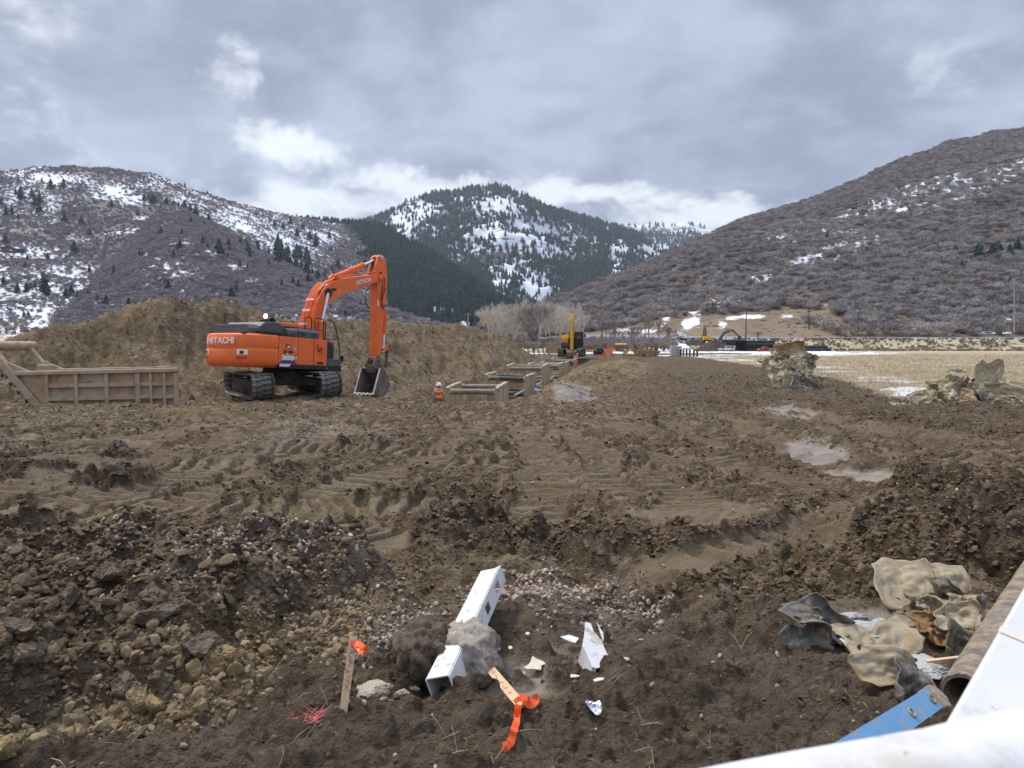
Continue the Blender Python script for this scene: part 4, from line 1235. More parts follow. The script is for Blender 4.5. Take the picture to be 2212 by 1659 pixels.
sl = [twig_mesh(500 + i, 14, 8, .030) for i in range(5)]
for me in sl: me.materials.append(M['scrub_l'])
sr = [twig_mesh(520 + i, 20, 15, .016) for i in range(6)]
for me in sr: me.materials.append(M['scrub_r'])
sg = [twig_mesh(540 + i, 16, 5, .04, 1.3, .7) for i in range(3)]
for me in sg: me.materials.append(M['sage'])


def interp_snow(h, fn): return lambda px, py: fn(px, py)


scatter_scrub("left_hill_scrub", hl, 90000, sl, lambda A, px, py, v: np.clip(.80 - 1.15 * (snow_left(px, py) - .30) - .9 * (snow_left(px, py) > .9), .03, 1) * (.45 + .9 * sstep(perlin(A[:, 0] / 55, A[:, 1] / 55, 401), -.4, .4)) * (px > -260) * (v < .995), (2.6, 5.6), "bare purple grey scrub on the slopes of the left hill")
scatter_scrub("spur_scrub", hs, 42000, sl, lambda A, px, py, v: np.clip(1.05 - 1.9 * (snow_spur(px, py) - .35), .03, 1) * .66 * (.5 + .8 * sstep(perlin(A[:, 0] / 40, A[:, 1] / 40, 402), -.4, .4)), (3.0, 5.5), "bare scrub on the low spur behind the berm")


def scrub_edge(px):          # lower edge of the oak scrub on the right hill, above the dry bank
 return np.interp(px, [1000, 1250, 1340, 1420, 1500, 1600, 1700, 1790, 1830, 2000, 2100, 2212, 2400], [745, 722, 708, 690, 683, 676, 668, 668, 700, 712, 724, 722, 722])


def dens_r(A, px, py, v):
 s = snow_right(px, py)
 e = scrub_edge(px) + 5 * perlin(px / 17, py * 0, 405)
 d = np.clip(1.15 - 1.9 * (s - .10), np.where(py < 650, .40, .03), 1) * (.62 + .6 * sstep(perlin(A[:, 0] / 32, A[:, 1] / 32, 403), -.45, .3))
 return d * (py < e) * (px < 2420)


scatter_scrub("right_hill_scrub", hr_, 62000, sr, dens_r, (3.0, 6.8), "bare grey oak scrub on the slopes of the right hill")
scatter_scrub("sagebrush", hr_, 60000, sg, lambda A, px, py, v: ((py > scrub_edge(px) - 6) & (py < 727)) * np.clip(blobs(px, py, [(1770, 705, 70, 18, .9), (1680, 712, 60, 10, .5), (1960, 716, 90, 8, .6), (1545, 705, 30, 5, .5), (1420, 708, 40, 10, .3), (1600, 670, 200, 10, .35)]), 0, 1), (.8, 1.7), "low sagebrush on the dry bank above the road")

# brush on the embankment of the road
n = 7000
xb = rng.uniform(50, 245, n); yb = rng.uniform(286, 323, n)
kk = rng.random(n) < .25 + .75 * sstep(perlin(xb / 9, yb / 9, 411), -.2, .3)
kk &= rng.random(n) < .6
xb, yb = xb[kk], yb[kk]; zb_ = ground(xb, yb)
rt = np.zeros((len(xb), 3)); rt[:, 2] = rng.random(len(xb)) * 6.28
sg2 = [twig_mesh(560 + i, 16, 5, .04, 1.3, .7) for i in range(3)]
M['rabbit'] = twig_mat('dry_brush', (0.19, 0.15, 0.10), (0.33, 0.27, 0.19))
for me in sg2: me.materials.append(M['rabbit'])
gn_scatter("embankment_brush", sg2, np.stack((xb, yb, zb_), -1), rt, .5 + .9 * rng.random(len(xb)), label="dry brush on the road embankment behind the stacked pipes")


def conifer_mesh(seed, layers=7, n=9, simple=False, trunk=False):
 rr = random.Random(seed); b = MB()
 for i in range(layers):
  t = i / layers
  z0 = .10 + .86 * t; r = (.21 * (1 - t) ** .75 + .015) * rr.uniform(.8, 1.15)
  top = Vector((rr.uniform(-.01, .01), rr.uniform(-.01, .01), min(1.0, z0 + .24 * (1 - .4 * t))))
  a0 = rr.uniform(0, 6)
  for k in range(n):
   a = a0 + 6.283 * k / n + rr.uniform(-.25, .25); q = r * rr.uniform(.6, 1.25)
   w = .55 * q * 6.283 / n * 1.1
   c = Vector((math.cos(a) * q, math.sin(a) * q, z0 - .05 * rr.uniform(0, 1)))
   sd = Vector((-math.sin(a), math.cos(a), 0)) * w
   b.add([top, c - sd + Vector((0, 0, .02)), c + Vector((math.cos(a), math.sin(a), -.25)) * q * .18, c + sd + Vector((0, 0, .02))], [(0, 1, 2), (0, 2, 3)])
 return b.mesh("crown")


fm_ = [conifer_mesh(600 + i, 5, 6) for i in range(5)]
for me in fm_: me.materials.append(M['conifer'])


def scatter_forest(name, h, n, dens, size, label, vmax=1.0):
 A, px, py, v = h.sample(n)
 k = rng.random(n) < dens(A, px, py, v)
 A = A[k]
 rt = np.zeros((len(A), 3)); rt[:, 2] = rng.random(len(A)) * 6.28
 s = size[0] + (size[1] - size[0]) * rng.random(len(A))
 return gn_scatter(name, fm_, A - np.array([0, 0, .5]), rt, np.stack((s * 1.15, s * 1.15, s), -1), label=label)


def dforest(A, px, py, v):
 e = np.interp(px, [560, 640, 700, 760, 800, 900, 1000, 1100, 1200], [470, 490, 530, 600, 640, 690, 700, 700, 700])   # the wood stops towards the left hill and thins near its foot
 d = np.clip(1.2 - 2.0 * (snow_forest(px, py) - .40), .05, 1) * .8 * (.35 + .65 * sstep(perlin(A[:, 0] / 60, A[:, 2] / 70, 427), -.35, .25)) * sstep(e + 20 * perlin(px / 30, py / 30, 421) - py, -16, 22)
 return np.where(px < 740, d * .35 + .3 * (py < 486), d)


scatter_forest("ridge_forest", hf, 30000, dforest, (10, 22), "dark conifer forest of the ridge left of the mountain")
scatter_forest("mountain_forest", hc, 42000, lambda A, px, py, v: np.clip(1.0 - 1.75 * (snow_mid(px, py) - .38), .14, 1) * (.2 + .55 * sstep(perlin(A[:, 0] / 160, A[:, 2] / 160, 423), -.4, .3)), (14, 26), "dark conifer forest on the snowy mountain")
scatter_forest("far_forest", hm, 9000, lambda A, px, py, v: (.25 + .75 * (py > 500)) * sstep(perlin(A[:, 0] / 250, A[:, 2] / 120, 425), -.3, .2), (18, 32), "distant conifers on the far snowy ridge")

# single conifers of the left hill, each a tree of its own
TREES_L = [(120,170,35),(140,280,90),(105,250,45),(8,325,60),(42,390,70),(80,385,70),(128,415,40),(215,270,65),(230,325,80),(265,300,70),(270,375,85),(345,205,70),(428,200,65),(280,160,30),(437,430,75),(493,400,40),(540,445,60),(598,515,55),(745,330,50),(848,235,30),(962,290,50),(1000,290,50),(1015,305,65),(1043,300,50),(1113,315,50),(1166,320,45),(1196,335,40),(1240,330,55),(1280,370,65),(1310,390,70),(1325,395,60),(1280,440,55),(925,390,40),(1082,515,60),(1215,525,50),(1358,590,70),(1215,610,70),(1190,625,55),(1157,670,60),(1395,605,35),(1463,650,110),(1485,655,90),(1525,600,70),(1535,635,50),(1605,595,70),(1645,590,50),(1660,640,80),(1672,680,65),(1725,600,60),(1728,635,50),(1340,680,30),(1520,680,45),(1610,740,60),(1660,760,55),(1750,795,35),(1803,725,55),(1800,650,50),(500,625,80),(185,700,55),(165,740,50),(320,710,70),(600,770,65),(765,795,80),(1110,860,50),(1130,895,80),(40,575,75),(30,860,60),(125,900,80),(165,905,60),(190,890,50),(240,880,50),(213,885,45),(285,920,150),(320,920,80),(435,935,70),(480,930,85),(515,945,70),(565,905,35),(590,930,50),(650,970,60),(712,990,70),(865,1010,75),(895,945,40),(155,1070,50),(190,1070,45),(400,1060,40),(1580,900,60),(1553,950,95),(1420,915,35),(1475,945,35),(1710,940,45),(1890,865,55),(1960,865,70),(2003,875,65),(2085,840,45),(935,660,40),(960,660,35),(1405,430,60),(1365,465,45),(1715,390,30),(1845,460,50),(1945,450,55),(1895,480,50),(2030,480,50),(1988,525,60),(2075,555,65),(2115,600,80),(1235,200,35),(1385,250,30)]
_r = random.Random(5)
for k in range(34):          # the clump on the shoulder of the spur
 TREES_L.append((_r.uniform(1850, 2070), 0, _r.uniform(60, 95)))
 xx = TREES_L[-1][0]
 TREES_L[-1] = (xx, 640 + (xx - 1850) * .42 + _r.uniform(-45, 70), TREES_L[-1][2])
TREES_M = [(700,1050,95),(745,1040,62),(880,1010,42),(950,1070,72),(1020,1020,72),(405,985,62),(300,1050,62),(190,1000,42),(625,1080,50),(1075,1040,38),(1120,1070,95),(1150,1085,85),(1200,1060,65),(1210,1140,105),(1240,1160,85),(1265,1130,75),(1290,1165,60),(1100,1040,60),(1180,1120,80),(80,780,75),(110,760,70),(60,730,60),(150,760,70),(30,800,80),(200,720,60),(215,780,75),(240,690,70),(600,850,70),(630,880,60),(680,900,50),(760,930,60),(640,1000,60),(10,600,70),(80,500,70),(180,470,60),(35,470,60),(190,570,50)]
ct = [conifer_mesh(640 + i, 8, 9) for i in range(6)]
for me in ct: me.materials.append(M['conifer'])
tk = MB().tube([(0, 0, -.06), (0, 0, .35), (0, 0, .9)], [.022, .016, .005], 5).mesh("trunk"); tk.materials.append(M['bark'])


def conifer(p, hgt, i, label, group):
 t = thing("conifer_tree", label, "tree", tuple(p - np.array([0, 0, .2])), _r.uniform(0, 6), group)
 w = hgt * _r.uniform(1.0, 1.5)
 t.scale = (w, w, hgt)
 c = bpy.data.objects.new("crown", ct[i % 6]); link(c, t)
 k = bpy.data.objects.new("trunk", tk); link(k, t)
 return t


def place_conifers(lst, cr, hills, label, group):
 for i, (x, y, hp) in enumerate(lst):
  px, py = cr(x, y)
  best = None
  for h in hills:
   dd = (h.px[:h.nv] - px) ** 2 + (h.py[:h.nv] - py) ** 2
   k = np.argmin(dd)
   if dd.ravel()[k] < 60:
    q = h.A[:h.nv].reshape(-1, 3)[k]
    if best is None or q[1] < best[1]: best = q
  if best is None: continue
  hgt = hp / {cL: 1.7015, cM: 1.8433, cR: 1.843}[cr] / 1.8228 / FPX * best[1]
  big = "tall " if hp > 78 else ("small " if hp < 46 else "")
  if cr is cL:
   zone = "near the skyline" if py < 440 else ("on the upper slope" if py < 500 else ("on the middle slope" if py < 575 else ("on the lower slope" if py < 625 else "at the foot")))
   lb = big + "conifer %s of the left hill%s" % (zone, ", far left" if px < 110 else (", above the berm's peak" if px < 330 else (", above the orange excavator" if px < 580 else ", near the dark forest")))
   if i >= 109: lb = big + "conifer in the dense clump on the left hill's shoulder"
  else: lb = big + 'dark conifer at the lower edge of the forest, ' + ('behind the excavator boom' if px < 790 else ('right of the excavator arm' if px < 1000 else ('left of the pale pole' if px < 1180 else 'by the bare trees')) if py > 680 else 'up the slope')
  conifer(best, hgt, i, lb, group)


place_conifers(TREES_L, cL, [hs, hl], "dark green conifer standing in bare scrub on the snowy left hillside", "conifers scattered over the left hill")
place_conifers(TREES_M, cM, [hs, hl, hf], "dark conifer at the thin lower edge of the ridge forest", "conifers at the lower edge of the forest")
# ------------------------------------------------------------------ lettering
def text_mesh(body, size, depth=.006, bold=0.0, shear=0.0):
 cu = bpy.data.curves.new("lettering", 'FONT')
 cu.body = body; cu.size = size; cu.extrude = depth; cu.offset = bold; cu.shear = shear; cu.align_x = 'CENTER'; cu.align_y = 'CENTER'
 cu.resolution_u = 3
 o = bpy.data.objects.new("lettering", cu); COL.objects.link(o)
 dg = bpy.context.evaluated_depsgraph_get()
 me = bpy.data.meshes.new_from_object(o.evaluated_get(dg))
 bpy.data.objects.remove(o); bpy.data.curves.remove(cu)
 return me


def lettering(body, size, mat_, parent, loc, xdir, updir, width=None, bold=0.0, name="lettering", label=None):
 me = text_mesh(body, size, .006, bold)
 x = Vector(xdir).normalized(); z = Vector(updir); n = x.cross(z).normalized(); u = n.cross(x)
 k = 1.0
 if width is not None:
  xs = [v.co.x for v in me.vertices]; k = width / (max(xs) - min(xs))
 Mx = Matrix((x, u, n)).transposed().to_4x4()
 for v in me.vertices: v.co = Mx @ Vector((v.co.x * k, v.co.y, v.co.z)) + Vector(loc)
 me.materials.clear(); me.materials.append(mat_)
 o = bpy.data.objects.new(name, me); link(o, parent)
 if label: o["label"] = label
 return o


# ------------------------------------------------------------------ the big orange excavator
AZ_U = R(32.5)
EX0 = Vector((-9.79, 31.5, -0.62))
exc = thing("excavator", "large orange tracked excavator with boom raised and bucket lowered beside the dirt berm", "excavator", EX0, -AZ_U)
_EM = Matrix.Translation(EX0) @ Matrix.Rotation(-AZ_U, 4, 'Z')
_EI = _EM.inverted()


def bp(x, y, x0=0.0, cr=None):
 """point of the machine's upright plane local x = x0 that the photo shows at crop pixel x, y; gives (forward, up)"""
 px, py = (cr or c2)(x, y)
 o = _EI @ Vector((0, 0, CAM_H)); d = (_EI.to_3x3() @ ray(px, py))
 t = (x0 - o.x) / d.x
 p = o + d * t
 return (p.y, p.z)


TILT = Matrix.Rotation(R(-3.4), 4, 'X')       # the machine stands nose down


def tilted(o):
 o.data.transform(TILT); return o


def plane(x):      # outline in the machine's side plane -> 3D
 return lambda u, w, t: Vector((t, u, w))


# --- undercarriage
def build_undercarriage():
 ang = AZ_U - R(-33)
 RU = Matrix.Rotation(ang, 4, 'Z')
 HT, RW, LEN = 1.02, .45, 4.05          # track height, wheel radius, axle spacing

 def shoe_mesh():
  b = MB()
  b.box((0, 0, 0), (.86, .195, .022))
  for y in (-.07, 0, .07): b.box((0, y, .024), (.86, .022, .028))
  b.box((-.2, 0, -.05), (.05, .20, .08)); b.box((.2, 0, -.05), (.05, .20, .08))
  me = b.mesh("track_shoe"); me.materials.append(M['track'])
  return me
 sm = shoe_mesh()
 for sgn in (-1, 1):
  b = MB()
  # track frame with rollers, sprocket and idler
  b.prism([(-1.75, .34), (-1.9, .52), (-1.5, .72), (1.5, .72), (1.9, .52), (1.75, .34)], lambda u, w, t: Vector((t, u, w)), sgn * 1.36 - .19, sgn * 1.36 + .19)
  for k in range(8):
   b.lathe([(.12, -.24), (.15, -.2), (.15, .2), (.12, .24)], 10, Matrix.Translation((sgn * 1.36, -1.6 + k * .457, .26)) @ Matrix.Rotation(math.pi / 2, 4, 'Y'))
  for k in (-.7, .7):
   b.lathe([(.08, -.2), (.08, .2)], 8, Matrix.Translation((sgn * 1.36, k, .85)) @ Matrix.Rotation(math.pi / 2, 4, 'Y'))
  for yy in (-LEN / 2, LEN / 2):
   b.lathe([(.2, -.16), (.40, -.12), (.43, -.05), (.43, .05), (.40, .12), (.2, .16), (.12, .26)], 18, Matrix.Translation((sgn * 1.36, yy, HT / 2)) @ Matrix.Rotation(math.pi / 2, 4, 'Y'))
  o = b.build("track", M['frame'], exc)
  o.data.transform(RU)
  # shoes round the loop
  r = HT / 2 - .03
  per = 2 * LEN + 2 * math.pi * r; n = 54
  for i in range(n):
   s = per * i / n
   if s < LEN: y, z, a = -LEN / 2 + s, HT / 2 + r - .03 * math.sin(math.pi * s / LEN), 0
   elif s < LEN + math.pi * r:
    th = (s - LEN) / r; y, z, a = LEN / 2 + r * math.sin(th), HT / 2 + r * math.cos(th), -th
   elif s < 2 * LEN + math.pi * r: y, z, a = LEN / 2 - (s - LEN - math.pi * r), HT / 2 - r, math.pi
   else:
    th = (s - 2 * LEN - math.pi * r) / r; y, z, a = -LEN / 2 - r * math.sin(th), HT / 2 - r * math.cos(th), math.pi - th
   so = bpy.data.objects.new("track_shoe", sm); link(so, o)
   so.matrix_local = RU @ Matrix.Translation((sgn * 1.36, y, z)) @ Matrix.Rotation(a, 4, 'X')
 b = MB()
 b.box((0, 0, .62), (2.2, 1.5, .34)); b.lathe([(.8, .78), (.8, 1.02), (.72, 1.02), (.72, 1.16)], 24)
 for sx in (-1, 1):
  for sy in (-1, 1):
   b.bar((sx * .4, sy * .4, .62), (sx * 1.3, sy * 1.05, .55), .42, .30)
 o = b.build("car_body", M['frame'], exc, bevel=.02); o.data.transform(RU)


build_undercarriage()


# --- upper structure
def build_upper():
 # counterweight: plan outline, lofted through levels
 half = [(1.49, -1.46), (1.49, -2.2), (1.47, -2.45), (1.38, -2.66), (1.18, -2.82), (.85, -2.93), (.45, -3.0), (0, -3.02)]
 plan = half + [(-x, y) for x, y in half[-2::-1]]
 lv = [(1.13, .20), (1.17, .10), (1.27, .03), (1.40, 0), (1.74, 0), (1.81, .004), (1.845, .022), (1.875, .03), (1.93, .012), (1.99, 0), (2.30, .01), (2.38, .04), (2.43, .12)]
 vs_, fs = [], []
 for z, ins in lv:
  for x, y in plan:
   c = Vector((x, y + 1.9, 0)); l = c.length
   bow = .0
   if 1.76 < z < 1.95:      # the crease bends down at the middle of the back
    bow = -.06 * (1 - min(1, abs(x) / 1.3) ** 2)
   p = c * ((l - ins) / l)
   vs_.append(Vector((p.x, p.y - 1.9 if y < -1.5 else y, z + bow)))
 n = len(plan)
 for i in range(len(lv) - 1):
  for k in range(n):
   fs.append((i * n + k, i * n + (k + 1) % n, (i + 1) * n + (k + 1) % n, (i + 1) * n + k))
 fs += [tuple(range(n - 1, -1, -1)), tuple((len(lv) - 1) * n + k for k in range(n))]
 b = MB(); b.add(vs_, fs)
 cw = tilted(b.build("counterweight", M['orange_low'], exc, smooth=True))
 rt = Matrix.Rotation(R(-3.4), 3, 'X')
 T = lambda p: TILT @ Vector(p)

 def sticker(name, mat_, x0, x1, z0, z1, face, off=.008, par=cw):
  """thin plate on the back (face 'b') or right side ('r')"""
  q = MB()
  if face == 'r': q.box((1.49 + off, (x0 + x1) / 2, (z0 + z1) / 2), (.008, abs(x1 - x0), z1 - z0))
  else:
   # follow the curved back
   def yb(x): return np.interp(abs(x), [0, .45, .85, 1.18, 1.38, 1.47], [-3.02, -3.0, -2.93, -2.82, -2.66, -2.45]) - off
   k = 4; vs2 = []
   for i in range(k + 1):
    x = x0 + (x1 - x0) * i / k
    vs2 += [(x, yb(x), z0), (x, yb(x), z1), (x, yb(x) + .006, z0), (x, yb(x) + .006, z1)]
   fs2 = []
   for i in range(k):
    a = i * 4
    fs2 += [(a, a + 4, a + 5, a + 1), (a + 2, a + 3, a + 7, a + 6), (a, a + 2, a + 6, a + 4), (a + 1, a + 5, a + 7, a + 3)]
   q.add(vs2, fs2)
  return tilted(q.build(name, mat_, par))
 lo = lettering("HITACHI", .34, M['white'], cw, (0.0, -3.045, 2.12), (1, 0, 0), (0, 0, 1), width=1.62, bold=.008); tilted(lo)
 for s_, wd in ((-1, .42), (1, .42)):
  xa, xb_ = (s_ * 1.28, s_ * .86)
  xa, xb_ = min(xa, xb_), max(xa, xb_)
  p = sticker("warning_sticker", M['white'], xa, xb_, 1.60, 1.80, 'b')
  sticker("sticker_print", M['print'], xa + .13, xb_ - .13, 1.62, 1.77, 'b', .016, cw)
  sticker("sticker_stripe", M['signyellow'], xa + .13, xb_ - .13, 1.735, 1.775, 'b', .022, cw)
  sticker("red_reflector", M['red'], xa - .02, xb_ - .02, 1.42, 1.53, 'b')
 # main body
 b = MB(); b.box((0, .06, 1.30), (2.9, 2.98, .26)); b.box((0, 1.72, 1.22), (2.9, .5, .2))
 tilted(b.build("main_frame", M['black'], exc, bevel=.02))
 b = MB(); b.box((.98, .05, 1.87), (.98, 2.96, .90)); tilted(b.build("body_shell", M['hood'], exc))
 # right side doors of orange sheet
 def door(y0, y1, z0, z1, name="side_door"):
  q = MB()
  q.prism([(y0, z0), (y1, z0), (y1, z1 - .07), (y1, z1), (y0, z1), (y0, z1 - .07)][0:2] + [(y1, z1), (y0, z1)], plane(0), 1.455, 1.49)
  q.box((1.20, (y0 + y1) / 2, z1 - .012), (.52, y1 - y0, .03))
  return tilted(q.build(name, M['orange'], exc, bevel=.018))
 d1 = door(-1.435, -.47, 1.30, 2.40); d2 = door(-.45, .38, 1.30, 2.39); d3 = door(.40, 1.12, 1.30, 2.38)
 b = MB(); b.prism([(-1.44, 1.12), (1.55, 1.12), (1.55, 1.29), (-.9, 1.29), (-1.44, 1.29)], plane(0), 1.36, 1.497)
 sk = tilted(b.build("side_skirt", M['black'], exc, bevel=.015))
 b = MB(); b.prism([(-1.40, 1.20), (-.92, 1.20), (-.82, 1.30), (-1.40, 1.30)], plane(0), 1.5, 1.506); tilted(b.build("white_stripe", M['white'], sk))
 b = MB(); b.box((1.5, 1.12, 1.2), (.012, .05, .03)); tilted(b.build("marker_lamp", M['signyellow'], sk))
 # rounded black corner and steps at the front
 b = MB(); b.prism([(1.14, 1.62), (1.50, 1.62), (1.50, 2.0), (1.42, 2.2), (1.28, 2.33), (1.14, 2.36)], plane(0), .75, 1.48)
 tilted(b.build("front_corner", M['black'], exc, bevel=.03))
 b = MB(); b.prism([(1.14, 1.30), (1.95, 1.30), (1.95, 1.60), (1.14, 1.60)], plane(0), .55, 1.485)
 tilted(b.build("toolbox", M['hood'], exc, bevel=.02))
 b = MB(); b.prism([(1.14, 1.06), (1.98, 1.06), (1.98, 1.285), (1.14, 1.285)], plane(0), .5, 1.49); tilted(b.build("step", M['black'], exc, bevel=.02))
 # engine hood
 def hoodblock(y0, y1, x0, x1, z0, z1, ch, name="hood_panel", mat_=M['hood']):
  q = MB()
  q.prism([(x0, z0), (x1, z0), (x1, z1 - ch), (x1 - ch, z1), (x0 + ch, z1), (x0, z1 - ch)], lambda u, w, t: Vector((u, t, w)), y0, y1)
  return tilted(q.build(name, mat_, exc, bevel=.025))
 hoodblock(-2.62, -2.1, -1.0, 1.15, 2.36, 2.80, .16)
 q = MB(); q.prism([(-2.14, 2.36), (-2.14, 2.74), (-1.92, 2.93), (-1.25, 2.97), (-.95, 2.80), (-.95, 2.36)], plane(0), -1.02, 1.2); tilted(q.build("hood_panel", M['hood'], exc, bevel=.04))
 hoodblock(-.94, -.36, .1, 1.36, 2.36, 2.76, .10); hoodblock(-.34, .72, .1, 1.40, 2.36, 2.80, .14)
 hoodblock(-2.3, -.5, 1.19, 1.36, 2.38, 2.57, .03, "air_intake", M['hose'])
 hoodblock(-.9, .9, -1.38, -.98, 2.36, 2.72, .1)
 for i in range(4):
  q = MB(); q.box((1.408, -.16, 2.50 + i * .045), (.012, .22, .016)); tilted(q.build("louvre", M['print'], exc))
  q = MB(); q.box((1.408, .42, 2.50 + i * .045), (.012, .22, .016)); tilted(q.build("louvre", M['print'], exc))
 # exhaust, behind it the dark work platform
 q = MB(); q.tube([(.35, -.82, 2.7), (.35, -.82, 2.95), (.35, -.86, 3.12), (.35, -1.0, 3.20)], [.085, .085, .10, .11], 12); tilted(q.build("exhaust_pipe", M['print'], exc, smooth=True))
 q = MB(); q.box((-.15, .3, 2.86), (.8, 1.5, .12)); q.box((-.2, -.1, 2.72), (.7, .9, .3)); tilted(q.build("top_platform", M['black'], exc, bevel=.02))
 # cab on the far side
 b = MB(); b.prism([(.05, 1.35), (1.95, 1.35), (2.0, 1.9), (1.72, 3.02), (1.55, 3.12), (.12, 3.12), (.05, 3.0)], plane(0), -1.44, -.48)
 cab = tilted(b.build("cab", M['orange'], exc, bevel=.04))
 b = MB(); b.prism([(.2, 2.2), (1.62, 2.2), (1.55, 2.98), (.25, 2.98)], plane(0), -.478, -.466); tilted(b.build("window", M['glass'], cab))
 b = MB(); b.box((-.96, .035, 2.6), (.78, .02, .62)); tilted(b.build("window", M['glass'], cab))
 b = MB(); b.box((-.98, .0, 3.16), (.9, .09, .1)); b.box((-1.0, -.02, 3.28), (.2, .1, .2)); lm = tilted(b.build("lamp_housing", M['black'], cab))
 m, nt, bs = new_mat("lit_work_lamp"); bs.inputs["Emission Color"].default_value = (1, .86, .5, 1); bs.inputs["Emission Strength"].default_value = 14
 b = MB(); b.lathe([(.001, 0), (.085, 0), (.085, .03), (.05, .045), (.001, .05)], 14, Matrix.Translation((-1.0, -.1, 3.36)) @ Matrix.Rotation(R(90), 4, 'X')); tilted(b.build("work_lamp", m, lm))
 # handrails
 def rail(pts, r=.024, name="handrail"):
  q = MB(); q.tube(pts, r, 8); return tilted(q.build(name, M['rail'], exc, smooth=True))

 def hoop(y0, y1, x, z0, z1, mid=True):
  c = .09
  rail([(x, y0, z0), (x, y0, z1 - c), (x, y0 + c * .35, z1 - c * .3), (x, y0 + c, z1), (x, y1 - c, z1), (x, y1 - c * .35, z1 - c * .3), (x, y1, z1 - c), (x, y1, z0)])
  if mid: rail([(x, y0, lerp(z0, z1, .48)), (x, y1, lerp(z0, z1, .48))], .018)
 hoop(.16, .52, 1.15, 2.36, 3.32); hoop(.66, 1.16, 1.18, 2.36, 3.30)
 rail([(1.30, 1.16, 2.36), (1.30, 1.16, 3.20), (1.30, 1.24, 3.28), (1.30, 1.52, 3.29), (1.30, 1.64, 3.22), (1.36, 1.80, 2.7), (1.42, 1.93, 2.0), (1.44, 1.95, 1.35)], .026)
 rail([(1.30, 1.16, 2.42), (1.33, 1.45, 2.42), (1.40, 1.86, 2.5)], .018)
 rail([(-1.3, -1.9, 2.9), (-1.3, -1.9, 3.28), (-1.3, -1.35, 3.28), (-1.3, -1.35, 2.8)], .022)
 b = MB(); b.box((1.46, 2.04, 1.66), (.14, .05, .24)); b.box((1.45, 2.0, 1.5), (.03, .03, .2)); tilted(b.build("mirror", M['black'], exc, bevel=.02))
 b = MB(); b.box((1.22, .95, 2.43), (.14, .16, .08)); tilted(b.build("filler_cap", M['orange'], exc, bevel=.02))
 b = MB(); b.box((1.0, -2.72, 2.45), (.26, .2, .05)); tilted(b.build("rear_camera", M['black'], exc, bevel=.02))
 # print on the doors
 X_ = (0, 1, 0)
 tilted(lettering("ZAXIS", .16, M['print'], d1, (1.503, -.98, 1.79), X_, (0, 0, 1), width=.48, bold=.006))
 tilted(lettering("300", .24, M['white'], d1, (1.511, -1.0, 1.54), X_, (0, 0, 1), width=.62, bold=.016))
 tilted(lettering("LC", .10, M['white'], d1, (1.511, -.59, 1.57), X_, (0, 0, 1), width=.17, bold=.006))
 b = MB(); b.prism([(-1.42, 1.33), (-.55, 1.33), (-.66, 1.46), (-.95, 1.56), (-1.25, 1.50)], plane(0), 1.493, 1.499); tilted(b.build("model_badge", M['navy'], d1))
 b = MB(); b.prism([(-1.06, 1.68), (-.99, 1.68), (-1.0, 1.85), (-1.05, 1.85)], plane(0), 1.493, 1.504); tilted(b.build("worn_patch", M['white'], d1))
 b = MB(); b.box((1.499, -.98, 2.02), (.008, .26, .15)); l_ = tilted(b.build("door_latch", M['darkred'], d1)); b = MB(); b.box((1.505, -.96, 2.0), (.012, .15, .06)); tilted(b.build("worn_patch", M['white'], d1))
 b = MB(); b.box((1.497, -.62, 1.93), (.012, .11, .12)); tilted(b.build("notice_plate", M['galv'], d1))
 tilted(lettering("WC", .30, M['darkred'], d3, (1.50, .71, 1.93), X_, (0, 0, 1), width=.34, bold=.012, name="company_mark"))
 b = MB(); b.prism([(.50, 2.02), (.57, 2.02), (.62, 2.20), (.60, 2.20)], plane(0), 1.496, 1.502); b.prism([(.53, 2.13), (.58, 2.13), (.56, 2.2)], plane(0), 1.502, 1.505); tilted(b.build("company_mark", M['darkred'], d3))
 b = MB(); b.box((1.498, .71, 1.75), (.008, .34, .02)); tilted(b.build("company_mark", M['darkred'], d3))
 tilted(lettering("06006", .13, M['print'], d3, (1.50, .74, 1.40), X_, (0, 0, 1), width=.36, bold=.006, name="fleet_number"))
 b = MB(); b.box((1.497, .375, 1.85), (.01, .012, .9)); tilted(b.build("door_seam", M['print'], d2))


build_upper()


